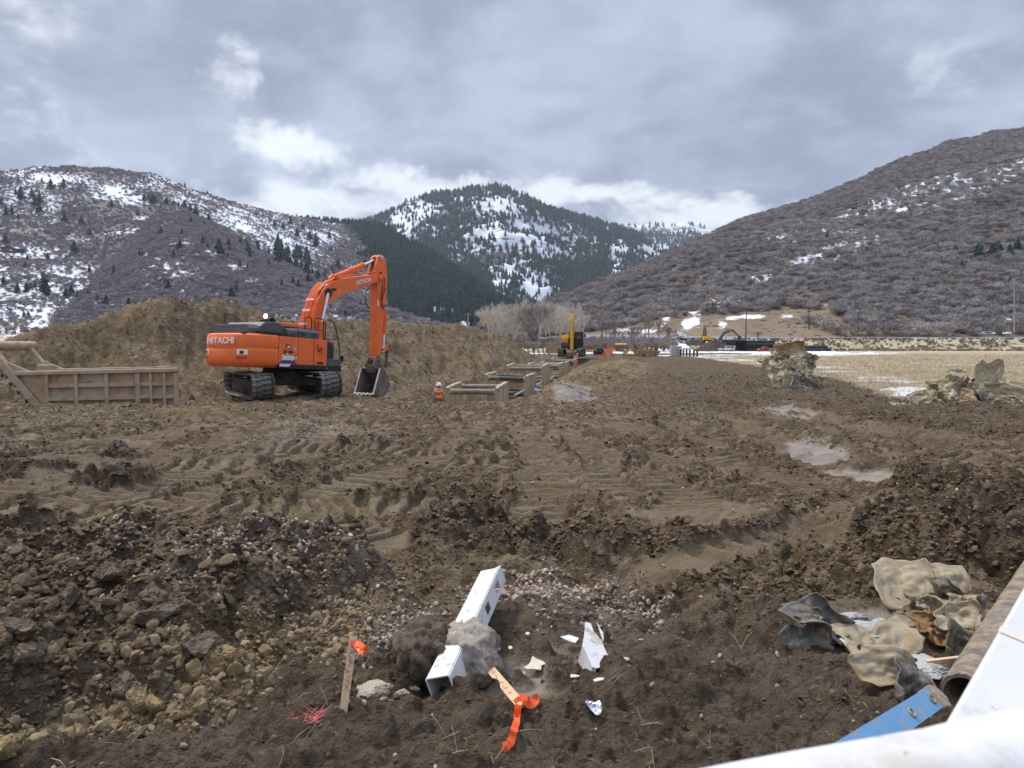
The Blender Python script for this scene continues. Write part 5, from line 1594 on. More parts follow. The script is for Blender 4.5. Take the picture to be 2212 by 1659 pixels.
# --- boom, arm and bucket, traced in the machine's plane
def build_boom():
 W = .33
 B = lambda x, y, x0=W: bp(x, y, x0)
 out = [(1085, 1000), (1105, 925), (1130, 800), (1165, 655), (1207, 540), (1265, 430), (1330, 365), (1410, 322), (1560, 300), (1790, 272), (1850, 262), (1885, 285), (1880, 318), (1850, 342),
           (1750, 380), (1590, 432), (1460, 492), (1370, 545), (1310, 600), (1270, 690), (1225, 800), (1190, 930), (1165, 1000)]
 b = MB(); b.prism([B(*p) for p in out], plane(0), -W, W)
 boom = b.build("boom", M['orange'], exc, bevel=.02)
 # sunk side panel line and pivots
 for (x, y, r) in ((1868, 300, .16), (1318, 462, .20), (1402, 290, .12)):
  u, w = B(x, y); q = MB(); q.lathe([(r, -.06), (r, .03), (r * .6, .05)], 14, Matrix.Translation((W + .02, u, w)) @ Matrix.Rotation(math.pi / 2, 4, 'Y')); q.build("pivot_boss", M['orange'] if x != 1318 else M['print'], boom, smooth=True)
 u, w = B(1372, 428); q = MB(); q.box((W + .06, u, w), (.12, .16, .10)); q.build("boom_lamp", M['print'], boom)
 p0, p1 = B(1617, 362), B(1768, 325)
 d = Vector((0, p1[0] - p0[0], p1[1] - p0[1]))
 mid = Vector((W + .012, (p0[0] + p1[0]) / 2, (p0[1] + p1[1]) / 2))
 lettering("HITACHI", .27, M['white'], boom, mid, d, Vector((0, -d.z, d.y)).normalized(), width=d.length, bold=.006)
 # ears for the arm cylinder
 ears = [(1335, 362), (1360, 300), (1395, 258), (1425, 275), (1428, 318)]
 for x0 in (-.16, .10):
  q = MB(); q.prism([B(x, y, 0.05) for x, y in ears], plane(0), x0, x0 + .05); q.build("cylinder_bracket", M['orange'], boom)

 def cyl(a, m1, m2, e, x, r1, r2, name, par):
  A, M1, M2, E = [Vector((x, *q_)) for q_ in (a, m1, m2, e)]
  q = MB(); q.tube([A, M1], r1, 14); q.tube([M1.lerp(A, .06), M1], r1 * 1.22, 14)
  q.tube([A.lerp(M1, .48), A.lerp(M1, .53)], r1 * 1.12, 14)
  o = q.build(name, M['orange'], par, smooth=True)
  q = MB(); q.tube([M1, E], r2, 12); q.build("cylinder_rod", M['chrome'], o, smooth=True)
  return o
 cyl(B(1402, 290, -.03), B(1684, 172, -.03), None or B(1684, 172, -.03), B(1865, 92, -.03), -.03, .125, .065, "arm_cylinder", exc)
 for x in (.50, -.50):
  cyl(B(1240, 945, .5), B(1252, 770, .5), None or B(1252, 770, .5), B(1318, 470, .5), x, .13, .065, "boom_cylinder", exc)
 # hydraulic pipes along the back of the boom
 for i, x in enumerate((-.26, -.14, .0, .12)):
  pts = [(1100, 990), (1106, 925), (1128, 800), (1162, 655), (1202, 542), (1258, 430), (1325, 358)]
  q = MB(); q.tube([Vector((x, u - .05, w + .04)) for u, w in [B(*p, W) for p in pts]], .028, 7); o = q.build("hydraulic_pipe", M['orange'], boom, smooth=True)
  for k in (2, 3, 4):
   u, w = B(*pts[k]); u2, w2 = B(*pts[k + 1])
   q = MB(); dd = Vector((0, u2 - u, w2 - w)).normalized(); c = Vector((x, u - .05, w + .04)); q.tube([c - dd * .05, c + dd * .05], .04, 7); q.build("pipe_clamp", M['white'], o)
 for i, x in enumerate((.16, .24)):
  pts = [(1330, 358), (1420, 312), (1560, 290), (1680, 275), (1775, 260), (1840, 250)]
  q = MB(); q.tube([Vector((x, u, w + .05)) for u, w in [B(*p, W) for p in pts]], .026, 7); q.build("hydraulic_pipe", M['orange'], boom, smooth=True)
 for x, pts in ((.22, [(1200, 545), (1225, 460), (1290, 370), (1370, 330), (1420, 318)]), (-.22, [(1090, 700), (1120, 560), (1180, 440), (1260, 345), (1330, 310)]), (.36, [(1860, 255), (1890, 290), (1893, 400), (1875, 520), (1880, 600), (1905, 650)]), (.30, [(1870, 250), (1912, 330), (1915, 430), (1885, 540), (1890, 605), (1930, 610)]), (-.4, [(1760, 390), (1720, 460), (1705, 540), (1725, 610), (1755, 630)])):
  q = MB(); q.tube([Vector((x, u, w + .03)) for u, w in [B(*p, x) for p in pts]], .026, 7); q.build("hydraulic_hose", M['hose'], exc, smooth=True)
 # arm
 WA = .24
 out = [(1846, 78), (1872, 62), (1897, 68), (1925, 118), (1937, 240), (1943, 330), (1930, 480), (1915, 640), (1892, 890), (1868, 1130), (1828, 1132), (1832, 800), (1834, 520), (1836, 370), (1815, 310), (1800, 262), (1822, 170)]
 b = MB(); b.prism([bp(*p, WA) for p in out], plane(0), -WA, WA)
 arm = b.build("arm", M['orange_low'], exc, bevel=.02)
 q = MB(); u, w = bp(1843, 570, WA); q.box((WA + .006, u, w), (.01, .09, .28)); q.build("notice_plate", M['white'], arm)
 for (x, y, r) in ((1880, 95, .10), (1868, 300, .13), (1921, 575, .06)):
  u, w = bp(x, y, WA); q = MB(); q.lathe([(r, -.03), (r, .04), (r * .5, .05)], 14, Matrix.Translation((WA + .03, u, w)) @ Matrix.Rotation(math.pi / 2, 4, 'Y')); q.build("pivot_boss", M['galv'], arm, smooth=True)
 # the sunk dark slot at the head of the arm
 q = MB(); q.prism([bp(*p, WA) for p in [(1800, 262), (1822, 170), (1846, 80), (1852, 110), (1840, 200), (1815, 270)]], lambda u, w, t: Vector((t, u - .03, w)), -.10, .10); q.build("arm_slot", M['print'], arm)
 cyl(bp(1905, 660, .0), bp(1893, 900, .0), None or bp(1893, 900, 0), bp(1885, 1060, .0), .0, .095, .055, "bucket_cylinder", exc).location = (0, .09, 0)
 # link work and quick coupler
 pv = Vector((0, *bp(1850, 1150, 0))); lk = Vector((0, *bp(1890, 1060, 0))); bk = Vector((0, *bp(1880, 1250, 0)))
 for x in (-.27, .27):
  q = MB(); q.bar((x, *(lk + Vector((0, .05, 0)))[1:]), (x, bk.y, bk.z), .06, .20, up=(1, 0, 0)); q.build("bucket_link", M['bucket'], exc, bevel=.01)
  q = MB(); q.bar((x * 1.02, lk.y + .05, lk.z), (x * 1.02, pv.y - .1, pv.z + .25), .05, .15, up=(1, 0, 0)); q.build("side_link", M['bucket'], exc, bevel=.01)
 q = MB(); q.box((0, lk.y + .02, lk.z), (.62, .22, .16)); q.build("link_bracket", M['orange'], exc, bevel=.02)
 q = MB()
 cp = [bp(*p, .3) for p in [(1820, 1150), (1900, 1150), (1905, 1215), (1895, 1290), (1810, 1300), (1800, 1220)]]
 q.prism(cp, plane(0), -.30, -.22); q.prism(cp, plane(0), .22, .30); q.prism([(u, w - .02) for u, w in cp[2:5] + [cp[5]]], plane(0), -.22, .22)
 for i, (x, y) in enumerate(((1850, 1175), (1852, 1225), (1850, 1275))):
  u, w = bp(x, y, .3); q.tube([(-.36, u, w), (.36, u, w)], .055, 10)
 q.build("coupler", M['bucket'], exc, bevel=.01)
 # bucket: hollow shell, open towards the machine
 HB = .60
 side = [bp(*p, HB) for p in [(1862, 1262), (1888, 1250), (1920, 1280), (1955, 1370), (1968, 1440), (1950, 1510), (1900, 1555), (1860, 1562), (1792, 1530)]]
 inn = [(u + (-.03 if i > 1 else 0), w + (.03 if i > 4 else 0)) for i, (u, w) in enumerate(side)]
 b = MB(); nS = len(side)
 cu = sum(p[0] for p in side) / nS; cw_ = sum(p[1] for p in side) / nS
 inn = [(u + (cu - u) * .07, w + (cw_ - w) * .07) for u, w in side]
 inn[0] = side[0]; inn[-1] = side[-1]
 vs_ = []
 for x in (-HB, HB): vs_ += [Vector((x, u, w)) for u, w in side]
 for x in (-HB + .04, HB - .04): vs_ += [Vector((x, u, w)) for u, w in inn]
 fs = []
 for i in range(nS - 1):
  fs.append((i, i + 1, nS + i + 1, nS + i)); fs.append((2 * nS + i, 3 * nS + i, 3 * nS + i + 1, 2 * nS + i + 1))
 fs += [tuple(range(nS)), tuple(range(2 * nS - 1, nS - 1, -1)), tuple(range(3 * nS - 1, 2 * nS - 1, -1)), tuple(range(3 * nS, 4 * nS))]
 b.add(vs_, fs)
 me = bpy.data.meshes.new("bucket"); me.from_pydata([tuple(p) for p in b.v], [], b.f); me.materials.append(M['bucket'])
 bu = bpy.data.objects.new("bucket", me); link(bu, exc)
 s0, s1 = side[0], side[-1]
 for x in (-HB, HB):
  q = MB(); q.bar((x, s0[0], s0[1]), (x, s1[0], s1[1]), .06, .05, up=(1, 0, 0)); q.build("side_cutter", M['edge'], bu)
 q = MB(); q.box((0, s1[0] - .02, s1[1]), (2 * HB + .1, .16, .05)); q.build("cutting_edge", M['edge'], bu)
 for k in range(5):
  q = MB(); x = -HB + .06 + k * (2 * HB - .12) / 4
  q.add([(x - .05, s1[0], s1[1] + .05), (x + .05, s1[0], s1[1] + .05), (x + .05, s1[0], s1[1] - .05), (x - .05, s1[0], s1[1] - .05), (x - .03, s1[0] - .24, s1[1] - .04), (x + .03, s1[0] - .24, s1[1] - .04)],
              [(0, 1, 2, 3), (0, 4, 5, 1), (3, 2, 5, 4), (0, 3, 4), (1, 5, 2)]); q.build("bucket_tooth", M['edge'], bu)


build_boom()
# ------------------------------------------------------------------ trench boxes in the dug trench
def trench_box(name, label, cat, loc, rotz, width, length, height, tilt=(0, 0), mats=('yellowpale', 'spreader'), pipe_z=(-.28, -1.25), panel=.22, drop=0.0, group=None, skew=0.0):
 """two steel side panels held apart by spreader pipes; origin at the middle of the top edge"""
 t = thing(name, label, cat, loc, rotz, group)
 t.rotation_euler = (tilt[0], tilt[1], rotz)
 for s in (-1, 1):
  b = MB()
  x = s * (width / 2 + panel / 2)
  b.prism([(-length / 2, -height), (length / 2, -height), (length / 2, -.10), (length / 2 - .25, 0), (-length / 2 + .25, 0), (-length / 2, -.12)], lambda u, w, tt: Vector((tt + skew * s * w, u, w)), x - panel * .35, x + panel * .35)
  p = b.build("side_panel", M[mats[0]], t, bevel=.012)
  for yy in (-length / 2 + .06, 0, length / 2 - .06):
   q = MB(); q.box((x, yy, -height / 2), (panel, .13, height - .12)); q.build("panel_rib", M[mats[0]], p)
  q = MB(); q.box((x, 0, -.06), (panel * 1.05, length - .6, .10)); q.build("top_rail", M[mats[0]], p)
  for yy in (-length / 2 + .3, length / 2 - .3):
   for z in pipe_z:
    q = MB(); q.lathe([(.17, -.05), (.17, .10)], 10, Matrix.Translation((s * (width / 2 - .02), yy, z)) @ Matrix.Rotation(-s * math.pi / 2, 4, 'Y')); q.build("pipe_collar", M[mats[0]], p)
 for yy in (-length / 2 + .3, length / 2 - .3):
  for z in pipe_z:
   q = MB(); q.tube([(-width / 2, yy, z), (width / 2, yy, z)], .15, 12); q.build("spreader_pipe", M[mats[1]] if not isinstance(mats[1], tuple) else M[mats[1][0 if yy < 0 else 1]], t, smooth=True)
 return t


_ta = math.atan2(-TR_D[0], TR_D[1])
BOXG = "trench boxes standing in a row in the trench"


def box_at(cx, cy, Y, **k):
 p = P(*c3(cx, cy), Y)
 trench_box("trench_box", loc=p, rotz=k.pop('rz', _ta), cat="trench box", group=BOXG, **k)


box_at(640, 862, 40.0, width=2.4, length=3.1, height=2.1, label="yellow trench box nearest the camera beside the crouched worker in the white hard hat", tilt=(R(2.5), R(-.5)), mats=('yellowpale', 'spreader'))
box_at(1000, 745, 50.0, width=2.5, length=3.0, height=2.2, label="narrow trench box with dark blue grey spreader pipes behind the first yellow one", tilt=(R(1), R(1.5)), mats=('yellowpale', ('spreader_dark', 'spreader_dark')), rz=_ta - R(3))
box_at(1190, 645, 59.5, width=2.6, length=3.6, height=2.5, label="tall muddy trench box in the middle of the row with four brown pipes", tilt=(R(1.5), 0), mats=('yellowpale', 'spreader'))
box_at(1385, 630, 70.0, width=2.65, length=3.8, height=2.5, label="pale mud covered trench box fourth along the trench", tilt=(R(1), R(-.5)), mats=('yellowpale', 'spreader'))
box_at(1480, 616, 81.0, width=2.4, length=3.4, height=2.5, label="trench box second from the far end of the row", mats=('yellowpale', 'spreader'), tilt=(R(.5), 0))
box_at(1580, 583, 94.0, width=2.6, length=3.6, height=2.7, label="trench box at the far end just in front of the yellow excavator", mats=('yellowpale', 'spreader'), tilt=(R(1), R(1)))
b = MB(); p0 = P(*c3(1705, 620), 95.5); b.box(p0, (.5, .6, 1.5));
tag(b.build("orange_barrel", M['cone'], bevel=.1), "red orange barrel by the last trench box in front of the yellow excavator", "barrel")
# a length of white conduit lying down in the trench and a board
b = MB(); b.tube([P(*c3(1040, 985), 45), P(*c3(1310, 855), 56), P(*c3(1480, 775), 68)], .06, 8); tag(b.build("conduit_pipe", M['galv'], smooth=True), "thin grey conduit running along the right side of the trench boxes", "pipe")


# blue tarp scrap
def scrap(name, mat_, c, w, h, nrm, seed, curl=0.6, crumple=.08, ang=0.0, th=.006, res=(22, 18), irregular=.3, curl_dir=0.0, parent=None, twist=0.0):
 """a torn, bent sheet: grid in its own plane with a ragged outline, rolled about an axis and crumpled"""
 rr = np.random.default_rng(seed)
 nu, nr = res
 vs_, fs = [Vector((0, 0, 0))], []
 ph = rr.random(6) * 6.28
 pts = []
 for j in range(1, nr + 1):
  for i in range(nu):
   a = 2 * math.pi * i / nu
   # squarish outline with tears
   sq = 1 / max(abs(math.cos(a)), abs(math.sin(a))) ** .75
   rad = sq * (1 + irregular * (.30 * math.sin(2 * a + ph[0]) + .28 * math.sin(3 * a + ph[1]) + .24 * math.sin(5 * a + ph[2]) + .14 * math.sin(9 * a + ph[3])))
   rj = j / nr
   jag = 1 + (irregular * .35 * (rr.random() - .5) if j == nr else 0)
   pts.append((math.cos(a) * rad * rj * jag * .5 * w, math.sin(a) * rad * rj * jag * .5 * h))
 x = np.array([0] + [p[0] for p in pts]); y = np.array([0] + [p[1] for p in pts])
 L_ = max(w, h)
 z = crumple * L_ * (1.2 * perlin(x / L_ * 2.2 + seed, y / L_ * 2.2, seed) + .55 * np.abs(perlin(x / L_ * 5, y / L_ * 5 + seed, seed + 1)) + .75 * np.abs(perlin(x / L_ * 3.1 + 7, y / L_ * 2.3, seed + 4)) + .45 * np.abs(perlin(x / L_ * 6.5 + 3, y / L_ * 6, seed + 6)) + .22 * perlin(x / L_ * 11, y / L_ * 11, seed + 2))
 # roll
 cd, sd_ = math.cos(curl_dir), math.sin(curl_dir)
 u = x * cd + y * sd_; v_ = -x * sd_ + y * cd
 if abs(curl) > 1e-3:
  Rr = L_ / (2 * curl)
  th_ = u / Rr * (1 + twist * v_ / L_)
  un = np.sin(th_) * Rr - z * np.sin(th_); zn = Rr - np.cos(th_) * Rr + z * np.cos(th_)
 else: un, zn = u, z
 x = un * cd - v_ * sd_; y = un * sd_ + v_ * cd; z = zn
 n = Vector(nrm).normalized(); q = n.to_track_quat('Z', 'Y').to_matrix() @ Matrix.Rotation(ang, 3, 'Z')
 V = [tuple(q @ Vector((a, b_, c_))) for a, b_, c_ in zip(x, y, z)]
 for i in range(nu): fs.append((0, 1 + i, 1 + (i + 1) % nu))
 for j in range(nr - 1):
  for i in range(nu):
   a0 = 1 + j * nu + i; a1 = 1 + j * nu + (i + 1) % nu
   fs.append((a0, a0 + nu, a1 + nu, a1))
 me = bpy.data.meshes.new(name); me.from_pydata(V, [], fs); me.update()
 me.polygons.foreach_set("use_smooth", [max(w, h) < .5] * len(me.polygons)); me.materials.append(mat_)
 o = bpy.data.objects.new(name, me); link(o, parent); o.location = c
 sm = o.modifiers.new("thickness", 'SOLIDIFY'); sm.thickness = th; sm.offset = 0
 return o


tag(scrap("tarp_scrap", M['bluecloth'], P(*c3(1335, 955), 44) + Vector((0, 0, .05)), .95, .5, (0, -.5, .9), 5, .5, .1), "scrap of bright blue tarp lying on the bank right of the trench", "tarp")

# ------------------------------------------------------------------ rust coloured steel trench box on the left
def bedding_box():
 # long side panel facing the camera, from crop c1
 Yn = 25.0
 z_bot = -0.72
 def q(x, y, Y=Yn): return P(*c1(x, y), Y)
 A = q(160, 1100); B_ = q(2105, 1075, 25.6); C_ = q(2110, 1525, 25.6); D_ = q(500, 1530)
 org = Vector((A.x, Yn, 0))
 t = thing("steel_bedding_box", "dusty rust coloured steel bedding box with ribbed sides on the mud at left", "bedding box", (org.x, org.y, z_bot))
 base_ = Vector((org.x, org.y, z_bot))
 L = lambda p: p - base_
 ex = (B_ - A); ex.normalize()
 ey = Vector((-ex.y, ex.x, 0)).normalized()        # away from the camera
 ez = Vector((0, 0, 1))
 # work in the panel's own plane
 def S(x, y):          # crop pixel -> (along, up) on the panel plane
  d = ray(*c1(x, y)); o = Vector((0, 0, CAM_H))
  k = (A - o).dot(ey) / d.dot(ey); p = o + d * k
  return ((p - A).dot(ex), p.z - z_bot)
 def F(u, w, tt): return A + ex * u + ey * tt + Vector((0, 0, w + z_bot - A.z)) - base_
 W_ = 2.35
 for side, off in (("near", 0.0), ("far", W_)):
  b = MB()
  xr = 2110 if side == 'near' else 1700
  outl = [S(150, 1105), S(xr, 1080), S(xr, 1560), S(440, 1560)]
  b.prism(outl, F, off + .06, off + .12)
  p = b.build("side_panel", M['rusty'], t)
  if side == "near":
   for x0, x1 in ((545, 585), (893, 935), (1252, 1296), (1615, 1672), (1785, 1815), (1945, 1978), (2072, 2112)):
    q_ = MB(); u0, _ = S(x0, 1300); u1, _ = S(x1, 1300); w0 = S(x0, 1560)[1]; w1 = S(x0, 1128)[1]
    q_.prism([(u0, w0), (u1, w0), (u1, w1), (u0, w1)], F, off - .075, off + .06); q_.build("panel_rib", M['rusty'], p, bevel=.012)
   for y0, y1, xs in ((1248, 1290, ((585, 893), (935, 1252), (1296, 1615), (1672, 1785), (1815, 1945), (1978, 2072))), (1402, 1445, ((585, 893), (935, 1252), (1296, 1615), (1672, 1785), (1815, 1945), (1978, 2072)))):
    for x0, x1 in xs:
     dy = -(x0 - 585) * .012
     q_ = MB(); a_ = S(x0, y0 + dy); c_ = S(x1, y1 + dy); q_.prism([(a_[0], c_[1]), (c_[0], c_[1]), (c_[0], a_[1]), (a_[0], a_[1])], F, off - .055, off + .06); q_.build("cross_rib", M['rusty'], p, bevel=.01)
   q_ = MB(); a0, a1, a2, a3 = S(150, 1095), S(2112, 1068), S(2112, 1115), S(190, 1142)
   q_.prism([a0, a3, a2, a1], F, off - .10, off + .16); q_.build("top_rail", M['rusty'], p, bevel=.02)
   q_ = MB(); q_.prism([S(585, 1150), S(520, 1140), S(330, 1140), S(285, 1185), S(285, 1230), S(500, 1480), S(585, 1480)], F, off + .03, off + .06); q_.build("gusset_plate", M['rusty'], p)
  else:
   q_ = MB(); q_.prism([S(150, 1095), S(190, 1142), S(1702, 1121), S(1702, 1074)], F, off - .06, off + .20); q_.build("top_rail", M['rusty'], p, bevel=.02)
 # slanting front beams that carry the spreader pipe high up
 for off, rise in ((0.0, 0), (W_, 0)):
  top = S(-130, 800) ; bot = S(470, 1530)
  q_ = MB(); d_ = Vector((bot[0] - top[0], 0, bot[1] - top[1])).normalized(); n_ = Vector((-d_.z, 0, d_.x)) * .11
  q_.prism([(top[0] + n_.x, top[1] + n_.z), (bot[0] + n_.x, bot[1] + n_.z), (bot[0] - n_.x, bot[1] - n_.z), (top[0] - n_.x, top[1] - n_.z)], F, off - .10, off + .16)
  be = q_.build("slanted_beam", M['rusty'], t, bevel=.02)
  q_ = MB(); q_.prism([S(55, 975), S(345, 1090), S(150, 1095)], F, off - .0, off + .08); q_.build("gusset_plate", M['rusty'], be)
  if off == 0:
   for (x, y) in ((50, 1140), (152, 1245), (245, 1348), (342, 1447)):
    u, w = S(x, y); g_ = MB(); hs_ = .075
    for (du, dw, sx, sz) in ((0, hs_, 2 * hs_ + .02, .02), (0, -hs_, 2 * hs_ + .02, .02), (hs_, 0, .02, 2 * hs_), (-hs_, 0, .02, 2 * hs_)):
     pts_ = [(u + du - sx / 2, w + dw - sz / 2), (u + du + sx / 2, w + dw - sz / 2), (u + du + sx / 2, w + dw + sz / 2), (u + du - sx / 2, w + dw + sz / 2)]
     g_.prism(pts_, F, -.12, .2)
    g_.build("tube_socket", M['rusty'], be)
 u, w = S(-130, 790)
 q_ = MB(); a_ = F(u + .02, w, -.35); b2 = F(u + .02, w, W_ + .45); q_.tube([a_, b2], .165, 16); q_.build("spreader_pipe", M['rusty'], t, smooth=True)
 # the second pipe low inside, and a yellow stub
 u, w = S(1450, 1250); q_ = MB(); q_.tube([F(u, w, .1), F(u, w, W_)], .15, 12); q_.build("spreader_pipe", M['rusty'], t, smooth=True)
 u, w = S(330, 1060); q_ = MB(); q_.prism([(u - .3, w - .15), (u + .1, w - .15), (u + .1, w + .08), (u - .3, w + .1)], F, W_ * .5, W_ * .5 + .3); q_.build("steel_stub", M['yellowpale'], t, bevel=.02)
 return t


bedding_box()


# ------------------------------------------------------------------ people
def person(label, loc, heading, shirt=(0.48, 0.45, 0.46), legs=(0.06, 0.06, 0.07), hat='hat', vest=True, pose='stand', hgt=1.78, bend=0.0):
 t = thing("person", label, "person", loc, -heading)
 k = hgt / 1.78
 J = {'pel': (0, 0, .95), 'spi': (0, .01, 1.15), 'che': (0, .0, 1.36), 'nek': (0, .01, 1.50), 'hed': (0, .03, 1.62), 'top': (0, .02, 1.74)}
 if pose == 'stand':
  arms = {'R': [(.20, 0, 1.42), (.29, -.03, 1.16), (.25, .16, .98), (.22, .27, .95)], 'L': [(-.20, 0, 1.42), (-.31, -.02, 1.15), (-.27, .14, .96), (-.23, .25, .93)]}
  lg = {'R': [(.10, 0, .92), (.12, .03, .50), (.12, -.02, .08), (.13, .14, .04)], 'L': [(-.10, 0, .92), (-.12, .02, .50), (-.13, -.03, .08), (-.14, .13, .04)]}
 elif pose == 'sit':
  arms = {'R': [(.20, 0, 1.42), (.29, .06, 1.16), (.22, .34, 1.10), (.20, .44, 1.10)], 'L': [(-.20, 0, 1.42), (-.29, .06, 1.16), (-.22, .34, 1.10), (-.20, .44, 1.10)]}
  lg = {'R': [(.10, 0, .92), (.13, .42, .95), (.13, .46, .50), (.13, .60, .46)], 'L': [(-.10, 0, .92), (-.13, .42, .95), (-.13, .46, .50), (-.13, .60, .46)]}
 else:      # bending over
  J = {'pel': (0, 0, .92), 'spi': (0, .16, 1.08), 'che': (0, .34, 1.20), 'nek': (0, .46, 1.28), 'hed': (0, .56, 1.34), 'top': (0, .65, 1.38)}
  arms = {'R': [(.20, .36, 1.24), (.25, .50, .98), (.20, .62, .76), (.18, .66, .68)], 'L': [(-.20, .36, 1.24), (-.25, .50, .98), (-.20, .60, .76), (-.18, .64, .68)]}
  lg = {'R': [(.10, 0, .90), (.13, .10, .48), (.13, -.04, .08), (.14, .12, .04)], 'L': [(-.10, 0, .90), (-.13, .02, .48), (-.14, -.10, .08), (-.15, .06, .04)]}
 vs_, es, rad = [], [], []

 def av(p, r):
  vs_.append(Vector(p) * k); rad.append(r * k); return len(vs_) - 1
 ip = av(J['pel'], .155); isp = av(J['spi'], .145); ic = av(J['che'], .16); inn = av(J['nek'], .065); ih = av(J['hed'], .098); it = av(J['top'], .085)
 es += [(ip, isp), (isp, ic), (ic, inn), (inn, ih), (ih, it)]
 for s, pts in arms.items():
  pr = ic
  for p, r in zip(pts, (.085, .058, .042, .036)):
   i = av(p, r); es.append((pr, i)); pr = i
  d = (Vector(pts[3]) - Vector(pts[2])).normalized(); sd = Vector((1, 0, 0))
  for f, (dx, ln) in enumerate(((-.03, .075), (-.01, .085), (.012, .08), (.032, .065))):
   i = av(Vector(pts[3]) + d * ln + sd * dx + Vector((0, 0, -.012)), .010); es.append((pr, i))
  i = av(Vector(pts[3]) + d * .02 + sd * (-.055 if s == 'R' else .055), .011); es.append((pr, i))
 for s, pts in lg.items():
  pr = ip
  for p, r in zip(pts, (.105, .075, .058, .05)):
   i = av(p, r); es.append((pr, i)); pr = i
 me = bpy.data.meshes.new("body"); me.from_pydata([tuple(v) for v in vs_], es, []); me.update()
 o = bpy.data.objects.new("body", me); link(o, t)
 sk = o.modifiers.new("skin", 'SKIN'); sk.use_smooth_shade = True
 sv = me.skin_vertices[0].data
 for i, r in enumerate(rad): sv[i].radius = (r, r * (.80 if i in (0, 1, 2) else 1)); sv[i].use_root = (i == 0)
 o.modifiers.new("smooth", 'SUBSURF').levels = 1
 o.modifiers["smooth"].render_levels = 1
 me.materials.append(person_mat("clothes", shirt, legs))
 dirv = (Vector(J['nek']) - Vector(J['pel'])).normalized()
 Q = dirv.to_track_quat('Z', 'Y').to_matrix().to_4x4()
 def at(p): return Matrix.Translation(Vector(p) * k) @ (Q if pose == 'bend' else Matrix.Identity(4)) @ Matrix.Scale(k, 4)
 if vest:
  lo = Vector(J['pel']); up = Vector(J['nek']); hh = (up - lo).length
  b = MB(); b.lathe([(.175, -.02), (.18, .10), (.18, .22), (.198, .36), (.205, .44), (.17, .52), (.10, .56)], 16, at(lo), sy=.80)
  v = b.build("safety_vest", M['vest'], t, smooth=True)
  for z0, r in ((.10, .183), (.37, .201)):
   q = MB(); q.lathe([(r + .004, z0), (r + .006, z0 + .03), (r + .004, z0 + .06)], 16, at(lo), sy=.81); q.build("reflective_stripe", M['stripe'], v, smooth=True)
  lettering("hp", .09, M['print'], v, Vector((0, -.175, 1.19)) * k, (1, 0, 0), (0, 0, 1), name="vest_mark") if label.startswith("worker in white") else None
 if hat:
  hd = Vector(J['hed']); fw = Vector((0, .02, 0))
  ori = Matrix.Rotation(R(-35), 4, 'X') if pose == 'bend' else Matrix.Identity(4)
  b = MB(); b.lathe([(.165, .0), (.168, .012), (.128, .025), (.126, .07), (.105, .125), (.06, .155), (.002, .165)], 18, Matrix.Translation(hd * k + Vector((0, .0, .045))) @ ori @ Matrix.Scale(k, 4), sy=1.15)
  h_ = b.build("hard_hat", M[hat], t, smooth=True)
  q = MB(); q.tube([ori @ Vector((0, -.12, .09)) + hd * k + Vector((0, 0, .045)), ori @ Vector((0, 0, .168)) + hd * k + Vector((0, 0, .045)), ori @ Vector((0, .12, .09)) + hd * k + Vector((0, 0, .045))], .014, 6); q.build("hat_ridge", M[hat], h_)
 return t


wx_, wy_ = P(*c3(215, 900), 40.0)[:2]
person("worker in white hard hat and orange vest seen from behind in the trench", (wx_, wy_, P(*c3(215, 842), 40.0).z - 1.84), R(6), hat='hat')


# ------------------------------------------------------------------ tables of planks, racks, yellow boxes further back
def trestle(label, x0, x1, ytop, ybot, Y, cr, legs, depth=1.6, legmat='oldtimber'):
 a = P(*cr(x0, ytop), Y); b_ = P(*cr(x1, ytop), Y); z0 = P(*cr(x0, ybot), Y).z
 c = (a + b_) / 2; L_ = b_.x - a.x
 t = thing("work_table", label, "table", (c.x, c.y, z0))
 h = a.z - z0
 for k in range(4):
  q = MB(); q.box((0, -depth / 2 + (k + .5) * depth / 4, h), (L_, depth / 4 - .02, .16)); q.build("plank", M['timber'], t)
 for lx in legs:
  for yy in (-depth / 2 + .2, depth / 2 - .2):
   q = MB(); q.box((L_ * (lx - .5), yy, h / 2 - .1), (.22, .22, h)); q.build("leg", M[legmat], t)
 return t


trestle("timber work table with dark posts in front of the snowy field", 258, 452, 547, 640, 112, c9, (.06, .46, .93), 2.4)
trestle("low table with a pale board top right of the yellow excavator", 985, 1170, 378, 432, 124, c10, (.05, .92), 1.0)


def timber_rack():
 Y = 126.0
 a = P(*c10(362, 290), Y); b_ = P(*c10(590, 310), Y + 2); z0 = P(*c10(480, 412), Y).z
 t = thing("steel_rack", "brown open frame rack leaning behind the end of the berm", "rack", (a.x, a.y, z0))
 h = a.z - z0; L_ = b_.x - a.x
 for k in range(5):
  x = L_ * k / 4
  q = MB(); q.bar((x + .5, 0, -.4), (x, 0, h - .05 * k), .28, .22); q.build("post", M['spreader'], t)
 for yy, dz in ((0, 0), (1.2, .2)):
  q = MB(); q.bar((0, yy, h + dz), (L_ * .8, yy, h - .4 + dz), .25, .22); q.build("rail", M['yellowpale'], t)
 q = MB(); q.bar((L_ * .62, .3, h - .3), (L_, .3, h - .7), .2, .2); q.build("rail", M['yellowpale'], t)
 return t


timber_rack()


